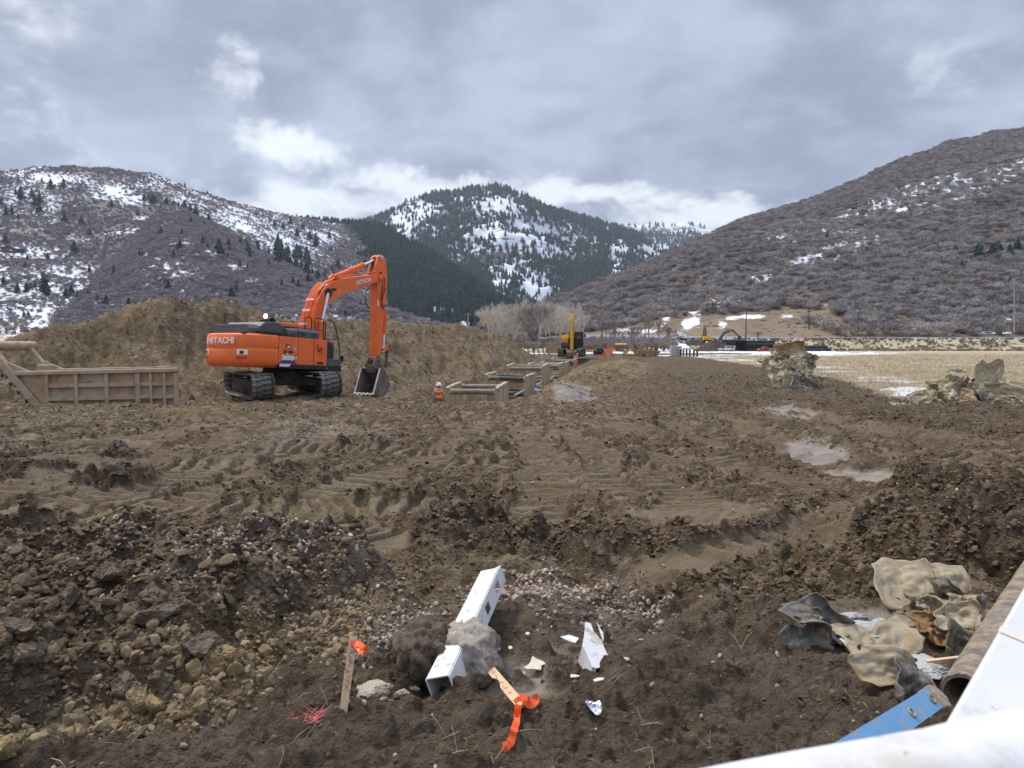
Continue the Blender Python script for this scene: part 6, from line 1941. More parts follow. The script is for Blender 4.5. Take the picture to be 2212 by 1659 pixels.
def yellow_plate():
 Y = 122.0
 a = P(*c10(592, 283), Y); b_ = P(*c10(800, 283), Y); z0 = P(*c10(700, 420), Y).z
 t = thing("shoring_plate", "tall yellow steel shoring box with flaking paint left of the yellow excavator", "shoring box", ((a.x + b_.x) / 2, Y, z0))
 w = b_.x - a.x; h = a.z - z0
 q = MB(); q.box((0, 0, h / 2), (w, .2, h)); p = q.build("side_panel", M['yellow'], t, bevel=.02)
 for k in range(4):
  q = MB(); q.box((w * (k / 3 - .5) * .97, -.14, h / 2), (.16, .10, h)); q.build("panel_rib", M['yellow'], p)
 q = MB(); q.box((0, 2.2, h / 2), (w, .2, h)); q.build("side_panel", M['yellow'], t)
 for x in (-w / 2 + .3, w / 2 - .3):
  q = MB(); q.tube([(x, .1, h * .7), (x, 2.1, h * .7)], .12, 8); q.build("spreader_pipe", M['spreader'], t)


yellow_plate()


def yellow_bedding_box():
 Y = 113.0
 def q2(x, y): return P(*c10(x, y), Y)
 z0 = q2(1700, 470).z; o = q2(1640, 470)
 t = thing("yellow_bedding_box", "yellow steel bedding box with a raised slanting pipe frame on the mud", "bedding box", (o.x, Y, z0))
 def F(x, y): p = q2(x, y); return (p.x - o.x, p.z - z0)
 for off in (0, 2.3):
  b = MB(); b.prism([F(1630, 385), F(1920, 392), F(1880, 462), F(1700, 462), F(1640, 440)], lambda u, w, tt: Vector((u, tt, w)), off, off + .14); p = b.build("side_panel", M['yellow'], t, bevel=.02)
  if off == 0:
   for x in (1690, 1765, 1835, 1868):
    g_ = MB(); u0 = F(x, 430)[0]; g_.box((u0, -.06, F(x, 426)[1]), (.18, .12, F(x, 392)[1] - F(x, 455)[1])); g_.build("panel_rib", M['yellow'], p)
   g_ = MB(); g_.bar((F(1630, 386)[0], -.05, F(1630, 386)[1]), (F(1920, 392)[0], -.05, F(1920, 392)[1]), .2, .16); g_.build("top_rail", M['yellow'], p)
   for x in (1722, 1856):
    u0, w0 = F(x, 436); g_ = MB(); g_.box((u0, -.03, w0), (.32, .06, .30)); g_.build("lifting_eye", M['print'], p)
  b = MB(); a_, b2 = F(1430 + (100 if off == 0 else 0), 320), F(1660 if off == 0 else 1560, 425)
  b.bar((a_[0], off + .07, a_[1]), (b2[0], off + .07, b2[1]), .34, .42); b.build("slanted_beam", M['yellow'], t, bevel=.02)
 a_ = F(1535, 318); c_ = F(1430, 318)
 b = MB(); b.tube([(a_[0], -.2, a_[1]), (c_[0], 2.5, c_[1])], .26, 10); b.build("spreader_pipe", M['yellow'], t, smooth=True)
 b = MB(); b.tube([(F(1640, 420)[0], -.0, F(1640, 432)[1]), (F(1510, 430)[0], 2.4, F(1510, 432)[1])], .2, 8); b.build("spreader_pipe", M['yellow'], t, smooth=True)


yellow_bedding_box()
zf = lambda x, y: HZ(x, y)


def person_px(label, px, py_top, Y, hgt=1.78, **k):
 p = P(px, py_top, Y)
 return person(label, (p.x, p.y, p.z - hgt - .05), k.pop('heading', R(180)), hgt=hgt, **k)


x_, y_ = c10(1744, 330); person_px("worker in orange vest and orange hard hat standing behind the yellow bedding box", x_, y_, 119, hat='hatorange', heading=R(0))
x_, y_ = c10(1790, 350); person_px("worker in a pale yellow hard hat half hidden behind the yellow bedding box", x_, y_, 121, hat='hat', shirt=(.35, .36, .36), vest=False, heading=R(30))
x_, y_ = c10(1372, 376); person_px("worker bending over beside orange netting right of the yellow excavator", x_, y_, 128, hgt=1.5, hat='hatorange', pose='bend', heading=R(-80))
# orange netting fence standing by the bending worker
b = MB(); rr = random.Random(3)
for i in range(9):
 x = 1225 + i * 16; a_ = P(*c10(x, 432), 129); hh = rr.uniform(.7, 1.9)
 a2 = P(*c10(x + 15, 432), 129); b.add([a_, a2, a2 + Vector((0, .2, rr.uniform(.4, 1.6))), a_ + Vector((0, .1, hh))], [(0, 1, 2, 3)])
o = b.build("safety_netting", M['netting']); o.modifiers.new("thickness", 'SOLIDIFY').thickness = .04
tag(o, "crumpled orange safety netting on the ground right of the yellow excavator", "netting")
b = MB(); p_ = P(*c3(2015, 600), 92); b.box(p_ + Vector((0, 0, .0)), (.10, .10, 1.7)); b.box(p_ + Vector((0, 0, .6)), (.42, .12, .6)); tag(b.build("marker_stake", M['cone']), "short orange marker stake on the bank right of the trench", "stake")
b = MB(); b.lathe([(.9, 0), (1.0, .5), (.8, 1.1), (.3, 1.3)], 9, Matrix.Translation(P(*c10(1200, 432), 127))); tag(b.build("dark_bundle", M['print']), "dark bundle on the mud beside the pale board table", "bundle")
# wrapped white pallets
for i, (xa, xb_, w) in enumerate(((128, 200, 'wide'), (205, 258, 'narrow'))):
 p_ = P(*c9((xa + xb_) / 2, 640), 122); w_ = (xb_ - xa) / 3.16 / 1.8228 / FPX * 122
 b = MB(); b.box(p_ + Vector((0, 0, .8)), (w_, 1.4, 1.6)); b.box(p_ + Vector((0, 0, 1.64)), (w_ * .94, 1.3, .1))
 tag(b.build("wrapped_pallet", M['ice'], bevel=.08), "white wrapped pallet load beside the timber work table, the %s" % ("wider one at left" if i == 0 else "narrower one against the posts"), "pallet")


# ------------------------------------------------------------------ piles of torn sheet, far right
def sheet(label, mat_, cr, cx, cy, Y, w, h, nrm, seed, curl=.6, crumple=.09, ang=0., th=.02, irr=.3, cdir=0., group=None, twist=0., name="torn_sheet", res=(34, 16)):
 p = P(*cr(cx, cy), Y)
 o = scrap(name, M[mat_], p, w, h, nrm, seed, curl, crumple, ang, th, res, irr, cdir, None, twist)
 return tag(o, label, "torn sheet", group)


# first heap (further): crop c5 units
G1 = "sheets of the far heap"
S1 = [("arched rust streaked sheet topping the far scrap heap", 'sheetrust', 232, 108, 46.5, 2.4, 2.0, (-.15, -.85, .5), 11, 1.1, .05, .2, 1.2),
      ("dark mouthed curled sheet at the left of the far heap", 'sheetdark', 120, 165, 45, 1.9, 1.1, (-.3, -.9, .3), 12, 1.0, .06, .4, .4),
      ("small tan sheet at the far left edge of the far heap", 'sheet', 40, 185, 44.5, 1.6, .9, (-.3, -.8, .6), 13, .9, .12, .1, .2),
      ("upturned narrow pale sheet leaning left on the far heap", 'sheet', 125, 130, 45.5, .5, 1.5, (-.6, -.7, .3), 14, .8, .05, .6, .0),
      ("ragged grey sheet on the right end of the far heap", 'sheetgrey', 360, 170, 45.0, 1.7, .9, (.2, -.8, .5), 15, .7, .12, -.2, .3),
      ("pointed brown scrap sticking up at the right of the far heap", 'sheetrust', 405, 128, 45.2, .9, .8, (.1, -.9, .2), 16, .8, .12, .8, .4),
      ("big tan crumpled sheet at the left front of the far heap", 'sheet', 135, 265, 38, 1.2, 1.5, (-.45, -.8, .35), 17, 1.0, .09, .1, .3),
      ("dark tube like curled sheet in the middle of the far heap", 'sheetdark', 215, 230, 38.3, 1.3, .8, (-.1, -.7, .5), 18, 1.7, .05, -.5, 1.2),
      ("orange rusted curled sheet at the top right of the front bundle", 'sheetrust', 305, 240, 38.4, 1.3, .8, (.1, -.6, .7), 19, 1.3, .05, .3, 1.4),
      ("flat pale square flap hanging in front of the far heap", 'sheet', 245, 310, 37.4, .85, 1.0, (-.1, -.95, .25), 20, .25, .03, -.15, .2),
      ("wide grey green folded sheet at the foot of the far heap", 'sheetgrey', 320, 335, 37.3, 1.9, 1.1, (.05, -.9, .4), 21, .8, .14, .05, .2),
      ("tan pointed fold at the right foot of the far heap", 'sheet', 425, 335, 37.6, 1.2, 1.1, (.35, -.85, .3), 22, 1.1, .10, .4, .5),
      ("thin tan strip on the top of the front bundle", 'sheet', 245, 195, 39.5, 1.9, .5, (0, -.7, .7), 23, .5, .10, .1, .1)]
for (lb, mt, cx, cy, Y, w, h, n_, sd, cu, cr_, an, cdv) in S1:
 sheet(lb, mt, c5, cx, cy, Y, w * .88, h * .88, n_, sd, cu * 1.25, cr_ * 1.5, an, .03, .34, cdv, G1)
G2 = "sheets of the heap at the right edge"
S2 = [("tall upright tan sheet rising above the right hand heap", 'sheet', 1660, 330, 27.5, 1.25, 2.1, (-.2, -.95, .12), 31, .75, .04, .0, .0),
      ("broad tan sheet draped over the left top of the right hand heap", 'sheet', 1100, 460, 28, 2.3, 1.8, (-.35, -.75, .55), 32, .7, .07, .2, .5),
      ("dark triangular torn sheet leaning in the middle of the right hand heap", 'sheetdark', 1320, 490, 27, .95, 1.5, (.2, -.95, .15), 33, .4, .06, .5, .2),
      ("dark rounded sheet end behind the tall upright sheet", 'sheetdark', 1480, 400, 27.8, 1.0, .9, (-.3, -.9, .2), 34, .9, .05, .2, .3),
      ("large curled tan sheet with a grey patch at the right of the heap", 'sheet', 1900, 560, 26.5, 2.4, 1.5, (.1, -.85, .5), 35, 1.2, .06, -.15, 1.5),
      ("long tan sheet sagging over the right end of the heap", 'sheet', 2080, 440, 27.5, 2.2, 1.0, (.2, -.7, .7), 36, .7, .07, -.25, .8),
      ("orange brown pointed fold in front of the upright sheet", 'sheetrust', 1440, 660, 26, .8, 1.4, (-.4, -.85, .3), 37, 1.0, .07, .5, .2),
      ("grey strip wedged under the upright tan sheet", 'sheetgrey', 1680, 600, 26, .6, 1.2, (.1, -.9, .3), 38, .6, .08, .6, .2),
      ("dark slab like sheet lying at the foot of the heap", 'sheetgrey', 1680, 730, 25.3, .9, .55, (.1, -.6, .75), 39, .2, .05, -.3, .2),
      ("ragged pale sheet at the lower right corner of the heap", 'sheet', 1960, 740, 24.5, 1.3, 1.1, (.0, -.85, .5), 40, 1.0, .11, .2, .8),
      ("twisted dark edged sheet hanging lowest at right", 'sheetdark', 1960, 890, 23.6, 1.2, .85, (-.2, -.8, .5), 41, 1.3, .08, -.7, 1.0),
      ("pale tan sheet at the right picture edge below the heap", 'sheet', 2160, 730, 24.3, 1.2, .8, (.2, -.8, .5), 42, .8, .08, .0, .4),
      ("tan strip running down the left side of the heap", 'sheet', 740, 520, 28, 1.6, .65, (-.5, -.75, .5), 43, .6, .10, .65, .3),
      ("flat cream sheet lying at the left foot of the heap", 'sheet', 400, 700, 26.4, 1.2, .55, (-.1, -.55, .8), 44, .25, .06, .1, .2),
      ("small dark blue grey curled piece at the left foot of the heap", 'sheetgrey', 560, 665, 26.3, .7, .6, (-.3, -.8, .4), 45, 1.4, .05, -.4, .5),
      ("crumpled brown sheet low in the middle of the heap", 'sheet', 900, 620, 26.5, 1.6, .8, (-.1, -.75, .6), 46, .9, .15, .1, .4),
      ("small twisted tan scrap at the front of the heap", 'sheet', 900, 665, 25.9, .5, .6, (.1, -.8, .5), 47, 1.4, .10, .5, .3),
      ("bone like pale scrap on the mud before the heap", 'vinylcream', 1090, 830, 23.6, .55, .22, (.0, -.5, .85), 48, .8, .10, -.6, .3),
      ("tan curled sheet at the heart of the right hand heap", 'sheet', 1300, 690, 26.0, 1.0, .6, (-.2, -.8, .5), 49, 1.3, .1, .2, .8)]
for (lb, mt, cx, cy, Y, w, h, n_, sd, cu, cr_, an, cdv) in S2:
 sheet(lb, mt, c11, cx, cy, Y, w * .78, h * .78, n_, sd, cu * 1.25, cr_ * 1.5, an, .025, .34, cdv, G2)
# ------------------------------------------------------------------ things in the foreground
# leaning white post in its ball of concrete
def fence_post():
 Y0, Y1 = 3.30, 4.55
 a = PGz(*c6(835, 890), .10)      # near end, middle of the top face
 b_ = P(*c6(1225, 85), a.y + 1.02)     # far end
 d = (b_ - a); L_ = d.length; d.normalize()
 sx = d.cross(Vector((0, 0, 1))).normalized(); up = sx.cross(d)
 # roll: the right face is seen narrow
 roll = Matrix.Rotation(R(-16), 3, d)
 sx, up = roll @ sx, roll @ up
 W_ = .108
 base_ = Vector((a.x, a.y, HZ(a.x, a.y)))
 t = thing("fence_post", "white plastic fence post leaning out of its lump of concrete in the muddy foreground", "post", base_)
 o_ = a - up * (W_ / 2) - base_ + sx * 0.0
 def F(x, l, z): return o_ + sx * x + d * l + up * z
 h = W_ / 2; th = .006
 b = MB()
 n = 9
 # four walls; the right wall is pierced by two slots
 def wall(c0, c1_, l0, l1):
  (x0, z0), (x1, z1) = c0, c1_
  nx, nz = (z1 - z0), -(x1 - x0); ll = math.hypot(nx, nz); nx, nz = nx / ll * th, nz / ll * th
  v = [F(x0, l0, z0), F(x1, l0, z1), F(x1, l1, z1), F(x0, l1, z0), F(x0 - nx, l0, z0 - nz), F(x1 - nx, l0, z1 - nz), F(x1 - nx, l1, z1 - nz), F(x0 - nx, l1, z0 - nz)]
  b.add(v, [(0, 1, 2, 3), (7, 6, 5, 4), (0, 4, 5, 1), (1, 5, 6, 2), (2, 6, 7, 3), (3, 7, 4, 0)])
 wall((-h, h), (h, h), -.0, L_); wall((-h, -h), (-h, h), .0, L_ - .06);
 for l0, l1 in ((.0, .62 * L_), (.66 * L_ + .04, .84 * L_), (.84 * L_ + .09, L_ + .04)): wall((h, h), (h, -h), l0, l1)
 for l0, l1 in ((.62 * L_, .66 * L_ + .04), (.84 * L_, .84 * L_ + .09)):
  wall((h, h), (h, h * .45), l0, l1); wall((h, -h * .55), (h, -h), l0, l1)
 wall((h, -h), (-h, -h), .12, L_ - .03)
 # torn corner at the top
 b.add([F(h - .04, L_, h), F(h, L_, h), F(h, L_ + .05, h - .005), F(h - .04, L_, h - th), F(h, L_, h - th), F(h, L_ + .05, h - .01)], [(0, 1, 2), (5, 4, 3), (0, 2, 5, 3), (1, 4, 5, 2)])
 p = b.build("post", M['vinyl'], t)
 # concrete lump round it
 c = P(*c6(1040, 690), a.y + .36)
 bm = bmesh.new(); bmesh.ops.create_icosphere(bm, subdivisions=5, radius=1)
 ax = d
 for v in bm.verts:
  q = v.co.copy(); n0 = q.copy()
  s1 = float(perlin(np.array([q.x * 2 + q.z * .7 + 3]), np.array([q.y * 2 + q.z * 1.3]), 900)[0]); s2 = float(perlin(np.array([q.x * 5.5 + q.z]), np.array([q.y * 5.5 + q.z * 3]), 901)[0]); s3 = float(perlin(np.array([q.x * 14 + q.z * 5]), np.array([q.y * 14 - q.z * 4]), 902)[0])
  r = 1.0 + .16 * s1 + .13 * abs(s2) + .045 * s3
  v.co = Vector((q.x * .15 * r, q.y * .20 * r, q.z * .16 * r))
 me = bpy.data.meshes.new("concrete_lump"); bm.to_mesh(me); bm.free(); me.materials.append(M['concrete'])
 for pl in me.polygons: pl.use_smooth = True
 o = bpy.data.objects.new("concrete_lump", me); link(o, t); o.location = c - base_ + Vector((.02, 0, -.02)); o.rotation_euler = (0, 0, R(20))
 # earth clinging to its left side
 bm = bmesh.new(); bmesh.ops.create_icosphere(bm, subdivisions=5, radius=1)
 for v in bm.verts:
  q = v.co.copy()
  s1 = float(perlin(np.array([q.x * 3 + q.z * .7 + 9]), np.array([q.y * 3 + q.z * 1.3]), 910)[0]); s2 = float(perlin(np.array([q.x * 9 + q.z * 2]), np.array([q.y * 9 + q.z * 3]), 911)[0]); s3 = float(perlin(np.array([q.x * 22 + q.z * 7]), np.array([q.y * 22 - q.z * 8]), 912)[0])
  r = 1 + .18 * s1 + .15 * abs(s2) + .05 * s3
  v.co = Vector((q.x * .15 * r, q.y * .19 * r, q.z * .15 * r))
 me = bpy.data.meshes.new("clinging_soil"); bm.to_mesh(me); bm.free()
 me.materials.append(mat('clinging_earth', (0.10, 0.073, 0.05), .95, var=.45, scale=30, bump=.01, bscale=60))
 for pl in me.polygons: pl.use_smooth = True
 o = bpy.data.objects.new("clinging_soil", me); link(o, t); o.location = P(*c6(740, 690), a.y + .36) - base_


fence_post()


# survey stakes with flagging
def stake(label, a, b_, w, ribbon, marks, th=.012):
 """flat lath from a (foot) to b_ (head); its broad side turned to the camera"""
 base_ = Vector((a.x, a.y, HZ(a.x, a.y)))
 t = thing("survey_stake", label, "stake", base_)
 d = (b_ - a); L_ = d.length; d.normalize()
 to = (Vector((0, 0, CAM_H)) - (a + b_) / 2).normalized()
 sx = d.cross(to).normalized(); n = sx.cross(d).normalized()
 if sx.x < 0: sx = -sx
 b = MB(); rr = random.Random(len(label))
 nseg = 14; vs_, fs = [], []
 for i in range(nseg + 1):
  l = -.06 + (L_ + .06) * i / nseg
  for s, tt in ((-1, 0), (1, 0), (1, -1), (-1, -1)):
   e = 0
   if marks == 'torn' and s < 0 and i in (6, 7): e = .014
   vs_.append(a - base_ + d * l + sx * (s * w / 2 + (e if s < 0 else 0) + rr.uniform(-.0006, .0006)) + n * (th * tt))
 for i in range(nseg):
  for k in range(4): fs.append((i * 4 + k, i * 4 + (k + 1) % 4, i * 4 + 4 + (k + 1) % 4, i * 4 + 4 + k))
 fs += [(3, 2, 1, 0), tuple(nseg * 4 + k for k in range(4))]
 b.add(vs_, fs); p = b.build("lath", M['lath'], t)
 # faded pen strokes down its face
 q = MB()
 for i in range(26):
  l = L_ * (.28 + .66 * i / 26) if marks != 'torn' else L_ * (.15 + .6 * i / 26)
  if rr.random() < .25: continue
  c = a - base_ + d * l + n * .0012 + sx * rr.uniform(-.2, .2) * w
  du = d * rr.uniform(-.006, .006) + sx * rr.uniform(.003, .010); dv = d * rr.uniform(.001, .0022)
  q.add([c - du - dv, c + du - dv, c + du + dv, c - du + dv], [(0, 1, 2, 3)])
 q.build("pen_writing", mat("faded_pen", (.28, .17, .12), .8), p)
 for pts, wd in ribbon:
  r_ = MB(); vs_ = []
  P_ = [p_ - base_ for p_ in pts]
  # smooth the ribbon's course
  cs = []
  for i in range(len(P_) - 1):
   for k in range(5):
    u = k / 5; p_1 = P_[max(i - 1, 0)]; p_2 = P_[i]; p_3 = P_[i + 1]; p_4 = P_[min(i + 2, len(P_) - 1)]
    cs.append(.5 * ((2 * p_2) + (p_3 - p_1) * u + (2 * p_1 - 5 * p_2 + 4 * p_3 - p_4) * u * u + (3 * p_2 - p_1 - 3 * p_3 + p_4) * u ** 3))
  cs.append(P_[-1])
  for _ in range(3): cs = [cs[0]] + [(cs[i - 1] + cs[i] * 2 + cs[i + 1]) / 4 for i in range(1, len(cs) - 1)] + [cs[-1]]
  for i, c in enumerate(cs):
   tg = (cs[min(i + 1, len(cs) - 1)] - cs[max(i - 1, 0)]).normalized()
   s_ = tg.cross(to + Vector((.12 * math.sin(i * .5), 0, .12 * math.cos(i * .4)))).normalized()
   wl = wd
   vs_ += [c - s_ * wl / 2, c + s_ * wl / 2]
  r_.add(vs_, [(2 * i, 2 * i + 1, 2 * i + 3, 2 * i + 2) for i in range(len(cs) - 1)])
  o = r_.build("flagging_tape", M['ribbon'], t); o.modifiers.new("thickness", 'SOLIDIFY').thickness = .0005
 return t


st_a = PGz(*c6(135, 1138)); Ya = st_a.y; st_b = P(*c6(212, 572), Ya + .12)
R_ = lambda x, y, Y: P(*c6(x, y), Y)
stake("wooden survey stake standing upright at left with a short orange ribbon near its top", st_a, st_b, .034,
      [([R_(186, 622, Ya + 0.09), R_(228, 628, Ya + 0.09)], .016), ([R_(228, 622, Ya + 0.10), R_(250, 650, Ya + 0.07), R_(235, 668, Ya + 0.08), R_(222, 640, Ya + 0.10)], .018), ([R_(228, 625, Ya + 0.10), R_(262, 640, Ya + 0.07), R_(290, 668, Ya + 0.05), R_(320, 690, Ya + 0.07)], .024), ([R_(226, 640, Ya + 0.10), R_(258, 668, Ya + 0.06), R_(270, 705, Ya + 0.04)], .024), ([R_(270, 640, Ya + 0.07), R_(268, 680, Ya + 0.05), R_(300, 700, Ya + 0.05)], .015)], 'plain')
RG = lambda x, y, l=.02: PGz(*c6(x, y), l)
st_a, st_b = RG(1205, 790, .10), RG(1460, 1090, .05)
stake("wooden survey stake leaning from the concrete lump with a long trailing orange ribbon", st_a, st_b, .040,
      [([RG(1408, 1070, .062), RG(1452, 1035, .062)], .020),
       ([RG(1450, 1035, .06), RG(1475, 1035, .08), RG(1500, 1075, .07), RG(1535, 1088, .06), RG(1560, 1070, .05), RG(1578, 1030, .03)], .030), ([RG(1530, 1060, .05), RG(1545, 1035, .05), RG(1585, 1020, .03)], .020),
       ([RG(1440, 1085, .055), RG(1432, 1130, .04), RG(1430, 1190, .03), RG(1415, 1250, .03), RG(1395, 1310, .03), RG(1385, 1365, .03), RG(1360, 1385, .03), RG(1325, 1398, .025)], .030), ([RG(1330, 1395, .03), RG(1345, 1418, .02), RG(1370, 1400, .02)], .022)], 'torn')


def shard(label, mat_, outline, Y, lift=.02, th=.005, bend=.0, tilt=(0, -.35, 1), name="vinyl_shard", cr=None):
 """a broken flat piece: its outline laid on a plane through the ground there"""
 px, py = (cr or c6)(*outline[0]); c = np.mean(np.array(outline), axis=0)
 cp = P(*(cr or c6)(*c), Y); gz = HZ(cp.x, cp.y)
 n = Vector(tilt).normalized(); o = Vector((0, 0, CAM_H))
 c0 = PGz(*(cr or c6)(*c), lift + .012)
 pts = []
 for q in outline:
  d = ray(*(cr or c6)(*q)); k = (c0 - o).dot(n) / d.dot(n); pts.append(o + d * k - c0)
 m_ = len(pts)
 ctr = sum(pts, Vector()) / m_
 vs_ = [p + n * (bend * (p - ctr).length ** 2 * 8) for p in pts] + [ctr]
 b = MB(); b.add(vs_, [(i, (i + 1) % m_, m_) for i in range(m_)])
 ob = b.build(name, M[mat_], smooth=False); ob.location = c0
 s = ob.modifiers.new("thickness", 'SOLIDIFY'); s.thickness = th; s.offset = -1
 return tag(ob, label, "broken piece")


def Yg(x, y, cr=c6, lift=.012):
 return PGz(*cr(x, y), lift).y


# large broken vinyl piece: two faces meeting along a fold
def big_shard():
 pts = [(1940, 470), (1978, 480), (2000, 540), (2060, 610), (2078, 660), (2120, 755), (2118, 790), (2020, 815), (1990, 805), (1945, 700), (1915, 645), (1928, 580)]
 Y = Yg(2015, 720)
 t = thing("broken_post_piece", "large white broken post piece lying at right of the concrete lump", "broken piece", (0, 0, 0))
 c0 = PGz(*c6(2015, 690), .075)
 t.location = c0
 o = Vector((0, 0, CAM_H))
 def on(q, n):
  d = ray(*c6(*q)); k = (c0 - o).dot(n) / d.dot(n); return o + d * k - c0
 n1 = Vector((.25, -.45, .85)).normalized()
 F1 = [on(q, n1) for q in pts]
 b = MB(); b.add(F1, [tuple(range(len(F1)))])
 ob = b.build("front_face", M['vinyl'], t); s = ob.modifiers.new("thickness", 'SOLIDIFY'); s.thickness = .006; s.offset = -1
 e = [on(q, n1) for q in [(1915, 645), (1945, 700), (1990, 805), (2020, 815)]]
 b = MB(); dn = Vector((-.02, .02, -.085)); b.add(e + [p + dn for p in e], [(i, i + 1, 5 + i, 4 + i) for i in range(3)])
 ob = b.build("side_face", M['vinyl'], t); s = ob.modifiers.new("thickness", 'SOLIDIFY'); s.thickness = .006
 e = [on(q, n1) for q in [(2060, 612), (2030, 512), (2050, 560), (2078, 600), (2078, 660)]]
 e2 = [p + Vector((.0, .03, .02)) for p in e]; b = MB(); b.add(e2, [tuple(range(5))]); ob = b.build("torn_flap", M['vinyl'], t); s = ob.modifiers.new("thickness", 'SOLIDIFY'); s.thickness = .006


big_shard()
shard("cream coloured triangular broken piece between the concrete lump and the large white piece", 'vinylcream', [(1475, 830), (1515, 800), (1530, 770), (1555, 700), (1598, 680), (1660, 720), (1712, 770), (1690, 785), (1610, 800), (1608, 838), (1550, 832), (1500, 838)], Yg(1590, 770), .03, .006, .2)
shard("small white pointed piece just left of the large white piece", 'vinyl', [(1750, 580), (1790, 572), (1815, 565), (1890, 590), (1865, 625), (1820, 615)], Yg(1820, 600), .04)
shard("thin white sliver right beside the concrete lump", 'vinyl', [(1232, 655), (1260, 652), (1305, 665), (1295, 676), (1255, 672)], Yg(1270, 665), .02)
shard("round cream chip next to the thin white sliver", 'vinylcream', [(1362, 662), (1375, 652), (1392, 656), (1396, 670), (1380, 678), (1366, 674)], Yg(1380, 665), .015)
shard("white sliver lying below the large white piece at left", 'vinyl', [(1805, 862), (1830, 858), (1895, 868), (1890, 876), (1830, 884), (1808, 878)], Yg(1850, 870), .015)
shard("white sliver lying below the large white piece at right", 'vinyl', [(1995, 905), (2030, 892), (2078, 890), (2070, 906), (2010, 920)], Yg(2035, 905), .015)
shard("small grey white chip on the mud above the cream piece", 'vinylcream', [(1490, 558), (1505, 550), (1525, 556), (1515, 570), (1496, 568)], Yg(1508, 560), .012)
# crumpled foil wrapper
fo = scrap("foil_wrapper", M['foil'], P(*c6(2000, 1145), Yg(2000, 1145)) + Vector((0, 0, .02)), .10, .04, (0, -.4, .9), 77, .9, .22, -.55, .001, (20, 9), .4)
tag(fo, "crumpled silver foil wrapper on the trodden mud below the white pieces", "wrapper")


def chunk(label, cr, cx, cy, w, d_, h, seed, mat_='paleconcrete', rz=0., name="concrete_chunk", cat="concrete chunk", sub=4, sink=.25, group=None):
 X_, Y_ = PGz(*cr(cx, cy), .0)[:2]
 bm = bmesh.new(); bmesh.ops.create_icosphere(bm, subdivisions=sub, radius=1)
 rr = random.Random(seed); cuts = [(Vector((rr.gauss(0, 1), rr.gauss(0, 1), rr.gauss(0, 1))).normalized(), rr.uniform(.45, .85)) for _ in range(12)]
 co = np.array([v.co[:] for v in bm.verts])
 nz = .14 * perlin(co[:, 0] * 3 + co[:, 2], co[:, 1] * 3 + seed, seed) + .16 * np.abs(perlin(co[:, 0] * 8 + 3 * co[:, 2], co[:, 1] * 8 - co[:, 2], seed + 1)) + .09 * perlin(co[:, 0] * 19 + 7 * co[:, 2], co[:, 1] * 19 + 5 * co[:, 2], seed + 2)
 for v, e in zip(bm.verts, nz):
  q = v.co.copy()
  for n, k in cuts:
   dd = q.dot(n)
   if dd > k: q -= n * (dd - k) * .9
  q *= 1 + e
  v.co = Vector((q.x * w / 2, q.y * d_ / 2, q.z * h / 2))
 me = bpy.data.meshes.new(name); bm.to_mesh(me); bm.free(); me.materials.append(M[mat_])
 o = bpy.data.objects.new(name, me); link(o)
 o.location = (X_, Y_, HZ(X_, Y_) + h * (.5 - sink)); o.rotation_euler = (0, 0, rz)
 return tag(o, label, cat, group)


chunk("flat pale slab of broken concrete beside the upright stake", c6, 345, 1010, .19, .15, .085, 61, rz=.4, sink=.35)
chunk("small brown smooth lump leaning on the pale concrete slab", c6, 420, 1040, .085, .07, .07, 62, 'concrete')
chunk("crumbly grey concrete fragment between the slab and the post", c6, 575, 1030, .10, .06, .05, 63)
chunk("tiny yellowish stick of concrete left of the post's foot", c6, 670, 1003, .06, .02, .02, 64, sub=3)

